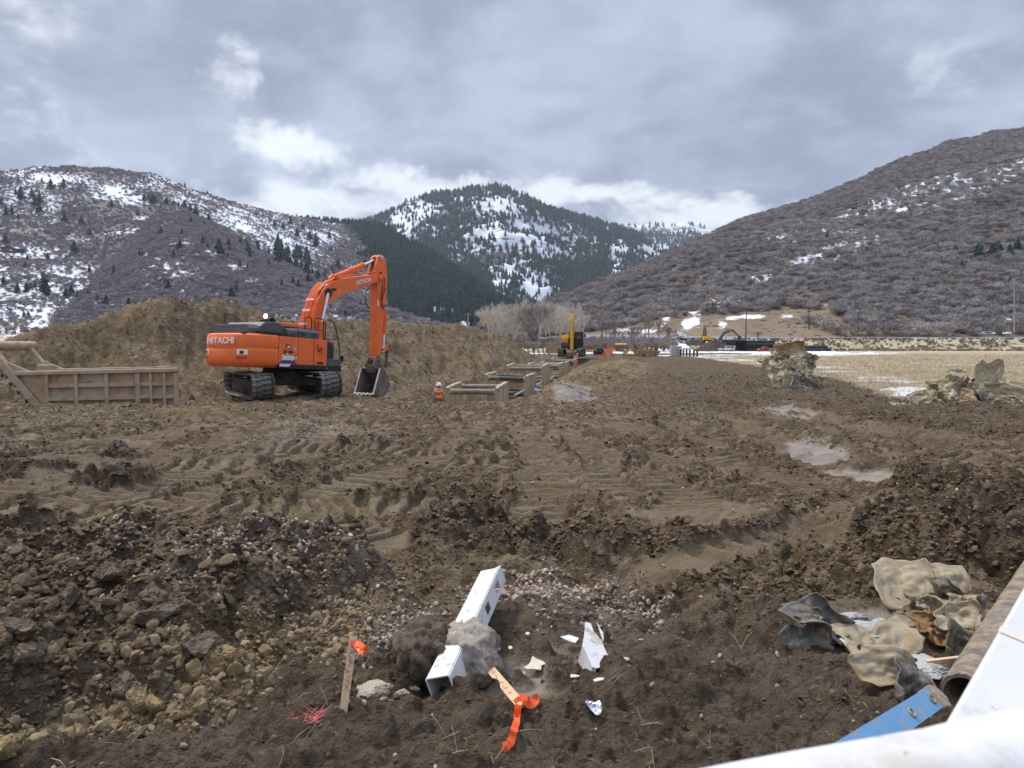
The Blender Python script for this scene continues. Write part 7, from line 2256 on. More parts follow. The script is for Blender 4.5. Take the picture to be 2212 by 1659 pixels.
# bigger single lumps of tan earth along the foot of the heap
M['tanlump'] = mat('tan_lump', (0.27, 0.19, 0.092), .95, var=.3, scale=18, dirt=(.33, .245, .13), damt=.4, dscale=14, bump=.008, bscale=45)
M['mudlump'] = mat('mud_lump', (0.115, 0.083, 0.055), .92, var=.4, scale=14, dirt=(.20, .155, .11), damt=.35, dscale=12, bump=.008, bscale=45)
TL = [("tall squarish tan earth lump near the middle of the tan strip", 918, 1190, .15, .13, .17, 'tanlump'), ("upright tan earth lump highest in the tan strip", 1315, 960, .14, .12, .19, 'tanlump'), ("brown and tan split lump left of the upright tan lump", 1075, 1020, .20, .14, .14, 'mudlump'),
      ("round tan lump just left of the upright tan lump", 1218, 900, .10, .09, .09, 'tanlump'), ("double tan lump right above the upright tan lump", 1530, 820, .15, .12, .10, 'tanlump'), ("round tan lump between the double lump and the strip's foot", 1545, 930, .08, .08, .08, 'tanlump'),
      ("lone pale tan lump lowest at left of the heap", 470, 1360, .10, .09, .11, 'tanlump'), ("large tan lump cut by the left picture edge", 40, 1510, .17, .14, .12, 'tanlump'), ("rounded tan lump at the foot of the heap above the lone pale one", 770, 1290, .11, .10, .09, 'tanlump'),
      ("tan lump beside the tall squarish one", 1035, 1160, .14, .11, .13, 'tanlump'), ("pointed tan lump at the strip's right foot", 1335, 1160, .09, .08, .08, 'tanlump'), ("small tan lump under the tall squarish one", 1080, 1240, .10, .08, .07, 'tanlump'), ("low tan lump right of the small one", 1165, 1215, .10, .08, .06, 'tanlump'),
      ("big dark flat lump on the left heap at the picture edge", 130, 650, .26, .2, .13, 'mudlump'), ("tilted grey brown slab of mud low on the left heap", 190, 850, .22, .2, .15, 'mudlump'), ("big smooth dark mound in the middle of the left heap", 1330, 770, .34, .24, .16, 'mudlump'), ("squarish dark lump standing near the top of the left heap", 490, 440, .20, .17, .16, 'mudlump'),
      ("wide dark lump above the tan strip", 820, 1060, .26, .2, .17, 'mudlump'), ("dark ragged lump among the gravel at left", 740, 320, .26, .22, .16, 'mudlump'), ("dark knob in the centre of the left heap", 1060, 560, .30, .22, .12, 'mudlump')]
for i, (lb, x, y, w, d_, h, m_) in enumerate(TL):
 chunk(lb, c8, x, y + 30, w * .66, d_ * .66, h * .75, 700 + i, m_, rz=i * .7, name="earth_lump", cat="earth lump", group="larger lumps of earth on the heap in the left foreground", sink=.22)

# pink paint sprayed on a tuft of grass
b = MB(); rr = random.Random(2); X_, Y_ = PGz(*c8(2060, 1235))[:2]; z_ = HZ(X_, Y_)
for i in range(60):
 a_ = rr.uniform(0, 6.28); p0 = Vector((rr.uniform(-.05, .05), rr.uniform(-.05, .05), 0)); le = rr.uniform(.03, .08)
 d_ = Vector((math.cos(a_), math.sin(a_) * .8, rr.uniform(.1, .7))) * le; w_ = Vector((-math.sin(a_), math.cos(a_), 0)) * .0016
 b.add([p0 - w_, p0 + w_, p0 + d_], [(0, 1, 2)])
o = b.build("painted_tuft", M['pinkpaint']); o.location = (X_, Y_, z_); tag(o, "flattened grass tuft sprayed with pink marking paint left of the upright stake", "grass tuft")

# ------------------------------------------------------------------ torn sheets near the right edge
G3 = "torn sheets scattered in the near right foreground"


def near_sheet(label, mat_, cx, cy, w, h, nrm, seed, curl=.5, crumple=.08, ang=0., irr=.3, cdir=0., lift=.08, res=(40, 16), twist=0., th=.006):
 p = PGz(*c7(cx, cy), lift * .75)
 w, h, crumple, curl = w * .86, h * .86, crumple * 1.45, curl * 1.2
 o = scrap("torn_sheet", M[mat_ + "_near"], p, w, h, nrm, seed, curl, crumple, ang, th, res, irr, cdir, None, twist)
 return tag(o, label, "torn sheet", G3)


near_sheet("broad tan torn sheet at the back of the near scraps, left half of the pair", 'sheet', 1095, 240, .46, .40, (-.1, -.62, .75), 101, .22, .05, .1, .22, .4, .10)
near_sheet("ribbed tan torn sheet behind at right of the broad one", 'sheet', 1400, 215, .42, .32, (.15, -.6, .78), 102, .18, .05, -.25, .22, .3, .09)
near_sheet("dark olive curled sheet standing in front of the broad tan pair", 'sheetdark', 1400, 360, .24, .34, (.1, -.85, .45), 103, .9, .10, .1, .3, .1, .10)
near_sheet("small tan twisted strip left of the dark olive curl", 'sheet', 1290, 425, .16, .18, (-.2, -.8, .5), 104, 1.2, .12, .3, .35, .6, .06)
near_sheet("dark folded sheet at the foot of the olive curl", 'sheetdark', 1300, 440, .34, .20, (-.2, -.5, .8), 105, .7, .12, .2, .3, .2, .03)
near_sheet("narrow tan piece lying right of the olive curl", 'sheet', 1565, 380, .26, .11, (.1, -.5, .85), 106, .3, .08, -.2, .3, .0, .04)
near_sheet("dark rubbery curled sheet with ice in it lying alone at left", 'sheetgrey', 420, 560, .40, .34, (.15, -.55, .75), 107, 1.25, .10, .35, .3, .5, .09)
near_sheet("inner dark fold inside the lone curled sheet", 'sheetdark', 350, 500, .24, .16, (-.2, -.6, .7), 108, 1.3, .14, .2, .35, .8, .10)
near_sheet("pale rolled end sticking up from the lone curled sheet", 'sheet', 375, 390, .14, .12, (.2, -.7, .6), 109, 1.6, .06, .5, .2, .4, .10)
near_sheet("black front lip of the lone curled sheet", 'sheetgrey', 300, 665, .38, .14, (-.05, -.8, .6), 110, .8, .06, -.05, .3, .1, .03)
near_sheet("flat tan star shaped sheet in the middle of the near scraps", 'sheet', 890, 720, .42, .34, (-.05, -.45, .9), 111, .25, .06, .2, .55, .4, .04)
near_sheet("domed pale sheet with a dark hollow in front of the star shaped one", 'sheet', 1000, 880, .36, .22, (.15, -.75, .65), 112, -.8, .06, -.35, .3, .3, .07)
near_sheet("dark pointed fold under the domed pale sheet", 'sheetgrey', 1120, 1010, .26, .20, (.2, -.85, .4), 113, .8, .09, -.5, .4, .4, .05)
near_sheet("orange brown heaped sheet beside the big pipe", 'sheetrust', 1330, 600, .30, .26, (-.2, -.7, .7), 114, 1.1, .10, .3, .3, .7, .08)
near_sheet("grey tan crumpled sheet piled over the heaped one beside the pipe", 'sheet', 1500, 560, .40, .30, (.05, -.6, .8), 115, .9, .14, -.2, .35, .4, .12)
near_sheet("thin upright grey strip sticking up beside the pipe", 'sheetgrey', 1660, 450, .07, .26, (-.4, -.85, .2), 116, .8, .06, -.25, .25, .1, .12, (30, 10))
near_sheet("olive hanging fold low on the pile beside the pipe", 'sheetdark', 1560, 730, .36, .22, (.1, -.8, .55), 117, .9, .08, -.45, .35, .6, .05)
near_sheet("grey sheet lying flat behind the pile beside the pipe", 'sheetgrey', 1640, 520, .30, .16, (.1, -.5, .85), 118, .3, .08, .1, .3, .2, .03)
near_sheet("pointed torn corner lying against the pipe", 'sheet', 1710, 575, .22, .12, (.2, -.6, .75), 119, .5, .08, -.2, .4, .2, .06)
# dirty ice and snow left between them
for i, (lb, cx, cy, w, d_, h) in enumerate((("patch of dirty ice right of the lone curled sheet", 745, 590, .34, .26, .05), ("broken ice bits above the dirty ice patch", 690, 500, .22, .12, .05), ("patch of grey slush under the stick by the pipe", 1245, 880, .34, .26, .05), ("thin smear of ice on the mud in the middle", 930, 530, .14, .10, .03), ("small white ice crumb inside the lone curled sheet", 415, 655, .08, .05, .06), ("pale ice shard right of the star shaped sheet", 1108, 668, .10, .05, .04))):
 chunk(lb, c7, cx, cy, w, d_, h, 800 + i, 'ice', name="ice_patch", cat="ice", sink=.42)
shard("small white broken tip left of the star shaped sheet", 'vinyl', [(602, 655), (630, 652), (665, 668), (680, 690), (650, 715), (635, 690)], Yg(640, 680, c7), .02, cr=c7)
# stick under the pipe
a_ = P(*c7(1270, 893), Yg(1270, 893, c7)); b_ = P(*c7(1530, 955), Yg(1530, 955, c7) + .05)
a_.z = HZ(a_.x, a_.y) + .03; b_.z = HZ(b_.x, b_.y) + .03
b = MB(); b.bar(a_, b_, .02, .028); tag(b.build("wooden_stick", M['lath']), "short wooden stick lying in slush and running under the pipe", "stick")


# ------------------------------------------------------------------ mud caked pipe, ladder and the white truck
def big_pipe():
 a = PGz(*c7(1575, 1110), .10); b_ = PGz(*c7(2035, 335), .13)
 a.z = max(a.z, HZ(a.x, a.y) + .09)
 d = (b_ - a).normalized(); b_ = a + d * 3.6
 base_ = Vector((a.x, a.y, a.z - .10))
 t = thing("large_pipe", "long mud caked steel pipe lying on the mud at the right edge", "pipe", base_)
 r0, r1 = .098, .082
 q = d.to_track_quat('Z', 'Y').to_matrix()
 vs_, fs = [], []; n, m_ = 40, 60
 for i in range(m_ + 1):
  for k in range(n):
   an = 2 * math.pi * k / n
   e = 0.0035 * float(perlin(np.array([i * .55]), np.array([k * .55]), 940)[0]) + .0022 * float(perlin(np.array([i * 1.7]), np.array([k * 1.3]), 941)[0])
   vs_.append(a - base_ + q @ Vector((math.cos(an) * (r0 + e), math.sin(an) * (r0 + e), 3.6 * i / m_)))
 for i in range(m_):
  for k in range(n): fs.append((i * n + k, i * n + (k + 1) % n, (i + 1) * n + (k + 1) % n, (i + 1) * n + k))
 b = MB(); b.add(vs_, fs)
 o0 = len(b.v); vs2 = []
 for l in (0, 3.6):
  for k in range(n):
   an = 2 * math.pi * k / n; vs2.append(a - base_ + q @ Vector((math.cos(an) * r1, math.sin(an) * r1, l)))
 b.add(vs2, [(k, n + k, n + (k + 1) % n, (k + 1) % n) for k in range(n)])
 b.f += [(k, o0 + k, o0 + (k + 1) % n, (k + 1) % n) for k in range(n)]
 b.f += [(m_ * n + k, m_ * n + (k + 1) % n, o0 + n + (k + 1) % n, o0 + n + k) for k in range(n)]
 b.build("pipe_wall", M['mudpipe'], t, smooth=True)


big_pipe()


def ladder():
 # the rail's outer face looks up at the camera; its foot points away
 a = P(*c7(900, 1400), 2.36); b_ = P(*c7(1340, 1110), 2.92)      # middle of the rail
 d = (b_ - a).normalized()
 o = Vector((0, 0, CAM_H)); to = (o - (a + b_) / 2).normalized()
 sx = d.cross(to).normalized(); n = sx.cross(d).normalized()
 t = thing("ladder", "blue ladder rail with oval rung ends and mud caked foot leaning on the white truck", "ladder", a)
 W_ = .085
 end = (b_ - a).length
 def F(x, l, z): return sx * x + d * l + n * z
 b = MB()
 b.prism([(-W_ / 2, -1.2), (W_ / 2, -1.2), (W_ / 2, end), (-W_ / 2, end)], lambda u, l, z: F(u, l, z), -.004, 0)
 for s in (-1, 1): b.prism([(s * W_ / 2, -1.2), (s * (W_ / 2 - .004), -1.2), (s * (W_ / 2 - .004), end), (s * W_ / 2, end)], lambda u, l, z: F(u, l, z), -.032, -.0041)
 rl = b.build("rail", M['bluepipe'], t)
 for l in (end - .055, end - .055 - .305):
  q = MB(); vs_ = []
  n_ = 20
  for rr_, zz in ((1.0, .0015), (1.0, .005), (.74, .0065), (.62, .004), (.60, -.02)):
   for k in range(n_):
    an = 2 * math.pi * k / n_; vs_.append(F(math.cos(an) * .020 * rr_, l + math.sin(an) * .027 * rr_, zz))
  fs = [(i * n_ + k, i * n_ + (k + 1) % n_, (i + 1) * n_ + (k + 1) % n_, (i + 1) * n_ + k) for i in range(4) for k in range(n_)] + [tuple(4 * n_ + k for k in range(n_))]
  q.add(vs_, fs); q.build("rung_end", M['rubber'], rl, smooth=True)
  q = MB(); q.tube([F(0, l, -.006), F(0, l, -.40)], .016, 10); q.build("rung", M['rubber'], t, smooth=True)
 q = MB(); q.prism([(-W_ / 2, -1.2), (W_ / 2, -1.2), (W_ / 2, end), (-W_ / 2, end)], lambda u, l, z: F(u, l, z), -.405, -.40); q.build("rail", M['bluepipe'], t)
 # rubber foot with serrated sole
 q = MB(); q.prism([(-W_ / 2 - .006, end - .006), (W_ / 2 + .006, end - .012), (W_ / 2 + .016, end + .055), (W_ / 2 - .02, end + .085), (-W_ / 2 + .008, end + .055)], lambda u, l, z: F(u, l, z), -.050, .016)
 ft = q.build("ladder_foot", M['rubber'], t, bevel=.006)
 for k in range(8):
  q = MB(); u = .055 + k * .0; q.box(F(W_ / 2 + .004, end - .002 + k * .011, -.055), (.012, .012, .02)); q.build("sole_tooth", M['rubber'], ft)
 q = MB(); q.bar(F(-.02, end + .02, .008), F(.034, end + .055, .012), .02, .014); q.build("foot_strap", M['rubber'], ft, bevel=.003)


ladder()


def white_truck():
 """the rounded white top of the vehicle's side right in front of the lens, and the white upright fixed to it"""
 pts = [(2700, 1420, .74), (2420, 1470, .71), (2212, 1512, .68), (2100, 1543, .655), (1950, 1572, .635), (1800, 1600, .615), (1650, 1630, .60), (1500, 1662, .585), (1300, 1705, .57), (1000, 1760, .555), (500, 1830, .54)]
 line = [P(p[0], p[1] + 88, p[2]) for p in pts]
 base_ = Vector(line[2]); base_.z = HZ(base_.x, base_.y)
 t = thing("truck_body", "white rounded side rail of a vehicle out of focus across the lower right corner", "vehicle", base_)
 # section: rolled top edge facing the camera then a fall to a lower step
 prof = []
 for k in range(9):
  an = math.pi * (1.0 - k / 8 * 1.05)
  prof.append((.045 * math.cos(an) * -1, .045 * math.sin(an) - .045))
 prof = [(.075, -.60), (.075, -.05), (.07, -.018), (.055, -.003), (.02, 0), (-.005, -.006), (-.022, -.020), (-.030, -.045), (-.030, -.075), (-.024, -.088), (-.026, -.10), (-.034, -.125), (-.036, -.60)]
 n = len(prof); vs_, fs = [], []
 for i, p in enumerate(line):
  tg = (line[min(i + 1, len(line) - 1)] - line[max(i - 1, 0)]); tg.z = 0; tg.normalize()
  out = Vector((-tg.y, tg.x, 0)) * -1
  if out.y < 0: out = -out          # away from the camera
  for (u, w) in prof: vs_.append(p - base_ + out * u + Vector((0, 0, w)))
 for i in range(len(line) - 1):
  for k in range(n - 1): fs.append((i * n + k, i * n + k + 1, (i + 1) * n + k + 1, (i + 1) * n + k))
 fs += [tuple(range(n)), tuple((len(line) - 1) * n + k for k in range(n - 1, -1, -1))]
 b = MB(); b.add(vs_, fs); b.build("side_rail", M['truckwhite'], t, smooth=True)
 # upright bar running up to the right
 a = P(*c7(1700, 1300), .98); b2 = P(*c7(2160, 300), 1.25)
 wv = .047
 d = (b2 - a).normalized(); to = (Vector((0, 0, CAM_H)) - a).normalized(); sx = d.cross(to).normalized(); nn = sx.cross(d)
 if sx.x < 0: sx = -sx
 a2 = P(*c7(1860, 1225), .98); b2 = P(*c7(2225, 440), 1.28); d = (b2 - a2).normalized()
 q = MB(); pr = []
 for l0 in (-.25, .75):
  for (u, w) in ((-wv, 0), (-wv + .006, .006), (wv - .006, .006), (wv, 0), (wv, -.03), (-wv, -.03)): pr.append(a2 - base_ + d * l0 + sx * u + nn * w)
 q.add(pr, [(k, (k + 1) % 6, 6 + (k + 1) % 6, 6 + k) for k in range(6)] + [(5, 4, 3, 2, 1, 0), (6, 7, 8, 9, 10, 11)])
 q.build("upright_bar", M['truckwhite'], t)
 q = MB(); pr = []
 for l0 in (.22, .245):
  for (u, w) in ((-wv - .001, .0072), (wv + .001, .0072)): pr.append(a2 - base_ + d * (l0 + (.012 if u > 0 else 0)) + sx * u + nn * w)
 q.add(pr, [(0, 1, 3, 2)]); o = q.build("tape_band", mat("cream_tape", (.72, .67, .56), .5), t); o.modifiers.new("thickness", 'SOLIDIFY').thickness = .001


white_truck()
# ------------------------------------------------------------------ excavators further back
def small_excavator(label, loc, heading, boomcol, bodycol='catyellow', k=1.0, boom=((.3, 1.9), (2.6, 4.6), (5.6, 4.2), (7.2, 1.6)), rot_track=0.0, operator=False, decal=False):
 """boom: foot, elbow, arm pivot, arm tip as (forward, up)"""
 t = thing("excavator", label, "excavator", loc, -heading)
 RT = Matrix.Rotation(-rot_track, 4, 'Z')
 for s in (-1, 1):
  b = MB(); n = 28; HT, LEN = 1.0 * k, 3.7 * k; r = HT / 2
  pts = []
  for i in range(n):
   a = 2 * math.pi * i / n
   y = math.cos(a) * r + (LEN / 2 if math.cos(a) > 0 else -LEN / 2) * (1 if abs(math.cos(a)) > 1e-6 else 0); pts.append((y, r + math.sin(a) * r))
  x = s * 1.30 * k
  b.prism(pts, lambda u, w, tt: Vector((tt, u, w)), x - .35 * k, x + .35 * k)
  o = b.build("track", M['frame'], t); o.data.transform(RT)
  for i in range(9):
   for yy in (-LEN / 2 - r * .86,):
    pass
  q = MB()
  for i in range(20):
   a = math.pi / 2 + (i - 10) / 20 * math.pi
   for sg in (-1, 1):
    q.box((x, sg * (LEN / 2 + math.cos(a - math.pi / 2) * (r + .02)), r + math.sin(a - math.pi / 2) * (r + .02)), (.72 * k, .05, .05))
  q = q.build("grouser_bars", M['track'], o); q.data.transform(RT)
 b = MB(); b.box((0, 0, .62 * k), (2.0 * k, 1.6 * k, .4 * k)); b.lathe([(.7 * k, .8 * k), (.7 * k, 1.1 * k)], 14); o = b.build("car_body", M['frame'], t); o.data.transform(RT)
 P3 = plane(0)
 b = MB(); b.prism([(-2.7, 1.1), (1.7, 1.1), (1.7, 1.35), (-2.7, 1.35)], lambda u, w, tt: Vector((tt * k, u * k, w * k)), -1.4, 1.4); b.build("main_frame", M['black'], t)
 b = MB(); b.prism([(-1.4, 1.2), (-1.4, 2.35), (1.4, 2.35), (1.4, 1.2)], lambda u, w, tt: Vector((u * k, tt * k, w * k)), -2.9, -1.8); b.build("counterweight", M[bodycol], t, bevel=.1 * k)
 b = MB(); b.prism([(-1.4, 1.36), (-1.4, 2.7), (-1.1, 2.85), (1.1, 2.85), (1.4, 2.7), (1.4, 1.36)], lambda u, w, tt: Vector((u * k, tt * k, w * k)), -1.78, -.3); b.build("engine_cover", M[bodycol], t, bevel=.05 * k)
 b = MB(); b.box((1.0 * k, .6 * k, 1.9 * k), (.85 * k, 1.75 * k, 1.06 * k)); b.build("tank_box", M[bodycol], t, bevel=.05 * k)
 b = MB(); b.box((1.0 * k, 1.5 * k, 1.6 * k), (.84 * k, .1 * k, .5 * k)); b.build("tool_step", M['hood'], t)
 # cab as a frame with panes
 cb = MB(); X0, X1, Y0, Y1, Z0, Z1 = -1.4 * k, -.45 * k, -.2 * k, 1.6 * k, 1.36 * k, 3.15 * k
 for x in (X0, X1):
  for y in (Y0, Y1): cb.box((x, y, (Z0 + Z1) / 2), (.12 * k, .12 * k, Z1 - Z0))
 cb.box(((X0 + X1) / 2, (Y0 + Y1) / 2, Z1), (X1 - X0 + .14 * k, Y1 - Y0 + .14 * k, .12 * k)); cb.box(((X0 + X1) / 2, (Y0 + Y1) / 2, Z0 + .25 * k), (X1 - X0 + .1 * k, Y1 - Y0 + .1 * k, .5 * k))
 cab = cb.build("cab", M['black'], t)
 if not operator:
  q = MB(); q.box(((X0 + X1) / 2, (Y0 + Y1) / 2, Z0 + 1.1 * k), (X1 - X0 - .06, Y1 - Y0 - .06, 1.2 * k)); q.build("window", M['glass'], cab)
 else:
  q = MB(); q.box(((X0 + X1) / 2, Y0 + .06, Z0 + 1.1 * k), (X1 - X0 - .1, .03, 1.2 * k)); q.build("rear_window", M['glass'], cab)
  q = MB(); q.box((X0 - .02, (Y0 + Y1) / 2, Z0 + 1.1 * k), (.03, Y1 - Y0 - .1, 1.2 * k)); q.build("window", M['glass'], cab)
  q = MB(); q.box(((X0 + X1) / 2, Y0 + .5 * k, Z0 + .75 * k), (.5 * k, .5 * k, .2 * k)); q.box(((X0 + X1) / 2, Y0 + .3 * k, Z0 + 1.1 * k), (.5 * k, .16 * k, .8 * k)); q.build("seat", M['print'], cab)
  q = MB(); q.box((X0 - .25 * k, Y1, Z0 + 1.35 * k), (.24 * k, .08 * k, .4 * k)); q.tube([(X0, Y1, Z0 + 1.3 * k), (X0 - .25 * k, Y1, Z0 + 1.3 * k)], .03, 5); q.build("mirror", M['black'], cab)
 f0, f1, f2, f3 = [Vector((0, a * k, c * k)) for a, c in boom]

 def limb(pts, ws, name, m_, hw=.26):
  b_ = MB(); up, lo = [], []
  for i, p in enumerate(pts):
   d = (pts[min(i + 1, len(pts) - 1)] - pts[max(i - 1, 0)]).normalized(); n_ = Vector((0, -d.z, d.y))
   up.append(p + n_ * ws[i]); lo.append(p - n_ * ws[i])
  o2 = [(p.y, p.z) for p in up] + [(p.y, p.z) for p in reversed(lo)]
  b_.prism(o2, P3, -hw * k, hw * k); return b_.build(name, M[m_], t, bevel=.03 * k)
 mid = f0.lerp(f1, .5) + Vector((0, -.15 * k, .1 * k))
 bo = limb([f0, mid, f1, f1.lerp(f2, .5), f2], [.28 * k, .38 * k, .45 * k, .34 * k, .2 * k], "boom", boomcol)
 limb([f2 + (f2 - f3).normalized() * .7 * k, f2, f3], [.15 * k, .34 * k, .16 * k], "arm", boomcol, .2)
 for x in (-.36 * k, .36 * k):
  b = MB(); c0 = f0 + Vector((0, .6 * k, -.35 * k)); c1_ = f0.lerp(f1, .86)
  b.tube([c0 + Vector((x, 0, 0)), c0.lerp(c1_, .55) + Vector((x, 0, 0))], .11 * k, 8); b.tube([c0.lerp(c1_, .5) + Vector((x, 0, 0)), c1_ + Vector((x, 0, 0))], .055 * k, 8); b.build("boom_cylinder", M['black'], t)
 b = MB(); b.tube([f1 + Vector((0, 0, .55 * k)), f2 + (f2 - f3).normalized() * .65 * k], .09 * k, 8); b.build("arm_cylinder", M['black'], t)
 # bucket
 d = (f3 - f2).normalized(); bk = [(0, 0), (.35, .25), (.75, .2), (1.15, -.2), (1.2, -.7), (.75, -.95)]
 n_ = Vector((0, -d.z, d.y)); w_ = .65 * k
 prof = [f3 + d * (a * k) + n_ * (c * k) for a, c in bk]
 b = MB(); nS = len(prof); vs_ = [p + Vector((x, 0, 0)) for x in (-w_, w_) for p in prof]
 b.add(vs_, [(i, i + 1, nS + i + 1, nS + i) for i in range(nS - 1)] + [tuple(range(nS)), tuple(range(2 * nS - 1, nS - 1, -1))])
 me = bpy.data.meshes.new("bucket"); me.from_pydata([tuple(p) for p in b.v], [], b.f); me.materials.append(M['bucket']); o = bpy.data.objects.new("bucket", me); link(o, t)
 o.modifiers.new("thickness", 'SOLIDIFY').thickness = .05
 return t


pY = P(*c10(893, 452), 106)
ye = small_excavator("yellow excavator facing the camera at the far end of the trench, boom upright", (pY.x, pY.y, pY.z), R(180) + math.atan2(pY.x, pY.y) + R(1), 'catyellow', k=1.08, boom=((.2, 1.9), (1.1, 3.3), (3.4, 4.75), (3.9, .9)), operator=True, rot_track=R(4))
hd = R(180) + math.atan2(pY.x, pY.y) + R(1)
cabp = Vector((-.92 * 1.08, .75 * 1.08, 0)); cabp = Matrix.Rotation(-hd, 3, 'Z') @ cabp
person("operator in orange vest sitting in the cab of the yellow excavator", (pY.x + cabp.x, pY.y + cabp.y, pY.z + 1.08 * (1.36 + .85) - .88), hd, hat='hatorange', pose='sit')


def fx(x, y, Y, cr=c9): return P(*cr(x, y), Y)


p = fx(125, 420, 305); small_excavator("yellow and black excavator far left of the road works, its boom reaching right", (p.x, p.y, HZ(p.x, p.y)), R(82), 'black', k=1.05, boom=((.3, 1.9), (3.0, 4.0), (6.2, 3.4), (8.2, .6)))
p = fx(570, 425, 312); small_excavator("yellow excavator seen from behind on the road, boom pointing away", (p.x, p.y, HZ(p.x, p.y)), R(5), 'hood', k=1.1, boom=((.3, 1.9), (1.4, 5.6), (4.6, 6.6), (6.4, 3.0)))
p = fx(690, 490, 292); small_excavator("yellow excavator reaching its dark boom over the long black pipes", (p.x, p.y, HZ(p.x, p.y) + .6), R(70), 'hood', k=1.12, boom=((.3, 1.9), (3.4, 5.8), (7.0, 6.6), (9.6, 4.6)))


# ------------------------------------------------------------------ pickups
def pickup(label, x0, x1, yb, Y, m_, toright, group="pickups parked on the snow"):
 a, b_ = fx(x0, yb, Y), fx(x1, yb, Y); L_ = 5.85
 c = (a + b_) / 2
 s = 1 if toright else -1
 t = thing("pickup_truck", label, "pickup", (c.x, c.y, HZ(c.x, c.y)), 0 if toright else math.pi, group)
 k = (b_.x - a.x) / L_; t.scale = (k, k, k)
 F = lambda u, w, tt: Vector((u, tt, w))
 pr = [(-2.9, .55), (-2.9, 1.08), (-.75, 1.10), (-.70, 1.12), (-.55, 1.82), (-.35, 1.90), (.75, 1.90), (1.0, 1.82), (1.55, 1.20), (2.75, 1.10), (2.92, .95), (2.95, .52), (2.5, .45)]
 # wheel arches
 def arch(cx): return [(cx + .5 * math.cos(a_), .42 + .5 * math.sin(a_)) for a_ in [math.pi * i / 8 for i in range(9)]]
 pr = pr[:11] + [(2.95, .45)] + [(x, max(z, .45)) for x, z in arch(1.85)] + [(x, max(z, .45)) for x, z in arch(-1.75)] + [(-2.9, .45)]
 b = MB(); b.prism(pr, F, -.98, .98); bo = b.build("body", M[m_], t, bevel=.05)
 for sd in (-1, 1):
  y = sd * .985
  for wv in ([(-.45, 1.25), (-.36, 1.78), (.12, 1.80), (.12, 1.25)], [(.2, 1.25), (.2, 1.80), (.72, 1.80), (1.25, 1.25)]):
   q = MB(); q.prism(wv, F, y - .01, y + .01); q.build("window", M['glass'], bo)
  q = MB(); q.box((.16, y, .85), (.015, .012, .8)); q.box((-.62, y, .85), (.015, .012, .8)); q.build("door_seam", M['print'], bo)
 q = MB(); q.prism([(1.06, 1.80), (1.56, 1.235), (1.60, 1.245), (1.10, 1.82)], F, -.8, .8); q.build("windscreen", M['glass'], bo)
 q = MB(); q.prism([(-.74, 1.16), (-.60, 1.80), (-.64, 1.80), (-.78, 1.16)], F, -.75, .75); q.build("rear_window", M['glass'], bo)
 q = MB(); q.box((-1.85, 0, 1.09), (1.9, 1.7, .06)); q.build("bed", M['print'], bo)
 for sd in (-.72, .72):
  q = MB(); q.box((2.93, sd, .92), (.08, .36, .2)); q.build("headlight", M['galv'], bo)
  q = MB(); q.box((-2.92, sd * 1.25, .9), (.05, .12, .3)); q.build("tail_light", M['red'], bo)
 q = MB(); q.box((2.96, 0, .62), (.14, 1.9, .2)); q.box((-2.96, 0, .6), (.14, 1.9, .18)); q.build("bumper", M['galv'], t)
 for cx in (1.85, -1.75):
  for sd in (-1, 1):
   q = MB(); q.lathe([(.25, -.13), (.38, -.13), (.41, -.08), (.41, .08), (.38, .13), (.25, .13)], 18, Matrix.Translation((cx, sd * .86, .41)) @ Matrix.Rotation(math.pi / 2, 4, 'X')); w = q.build("wheel", M['tyre'], t)
   q = MB(); q.lathe([(.02, -.14), (.24, -.13), (.24, .13), (.02, .14)], 12, Matrix.Translation((cx, sd * .86, .41)) @ Matrix.Rotation(math.pi / 2, 4, 'X')); q.build("rim", M['galv'], w)
 for sd in (-1, 1):
  q = MB(); q.box((1.05, sd * 1.1, 1.25), (.12, .2, .2)); q.build("wing_mirror", M['print'], t)
 return t


pickup("white crew cab pickup parked on the snow beside the black pipe stack", 730, 916, 572, 272, 'pickupwhite', True)
pickup("red pickup parked on the snow in front of the black pipes", 1220, 1408, 576, 268, 'pickupred', False)


# ------------------------------------------------------------------ black pipes
def pipe(label, a, b_, r, group, hollow=True):
 a, b_ = Vector(a), Vector(b_)
 d = b_ - a; L_ = d.length
 q = d.to_track_quat('Z', 'Y').to_matrix().to_4x4()
 t = thing("black_pipe", label, "pipe", a, 0, group)
 Mx = q
 n = 16; vs_, fs = [], []
 for rr_, z in ((r * .86, .6), (r * .86, 0), (r, 0), (r, L_), (r * .86, L_), (r * .86, L_ - .6)):
  for k in range(n):
   an = 2 * math.pi * k / n; vs_.append(Mx @ Vector((math.cos(an) * rr_, math.sin(an) * rr_, z)))
 for i in range(5):
  for k in range(n): fs.append((i * n + k, i * n + (k + 1) % n, (i + 1) * n + (k + 1) % n, (i + 1) * n + k))
 fs += [tuple(range(n - 1, -1, -1)), tuple(5 * n + k for k in range(n))]
 b = MB(); b.add(vs_, fs); b.build("pipe_wall", M['hdpe'], t, smooth=True)
 for f in (.3, .72):
  b = MB(); b.lathe([(r * 1.03, L_ * f - .10), (r * 1.03, L_ * f + .10)], n, Mx); b.build("joint_band", M['hood'], t, smooth=True)
 return t


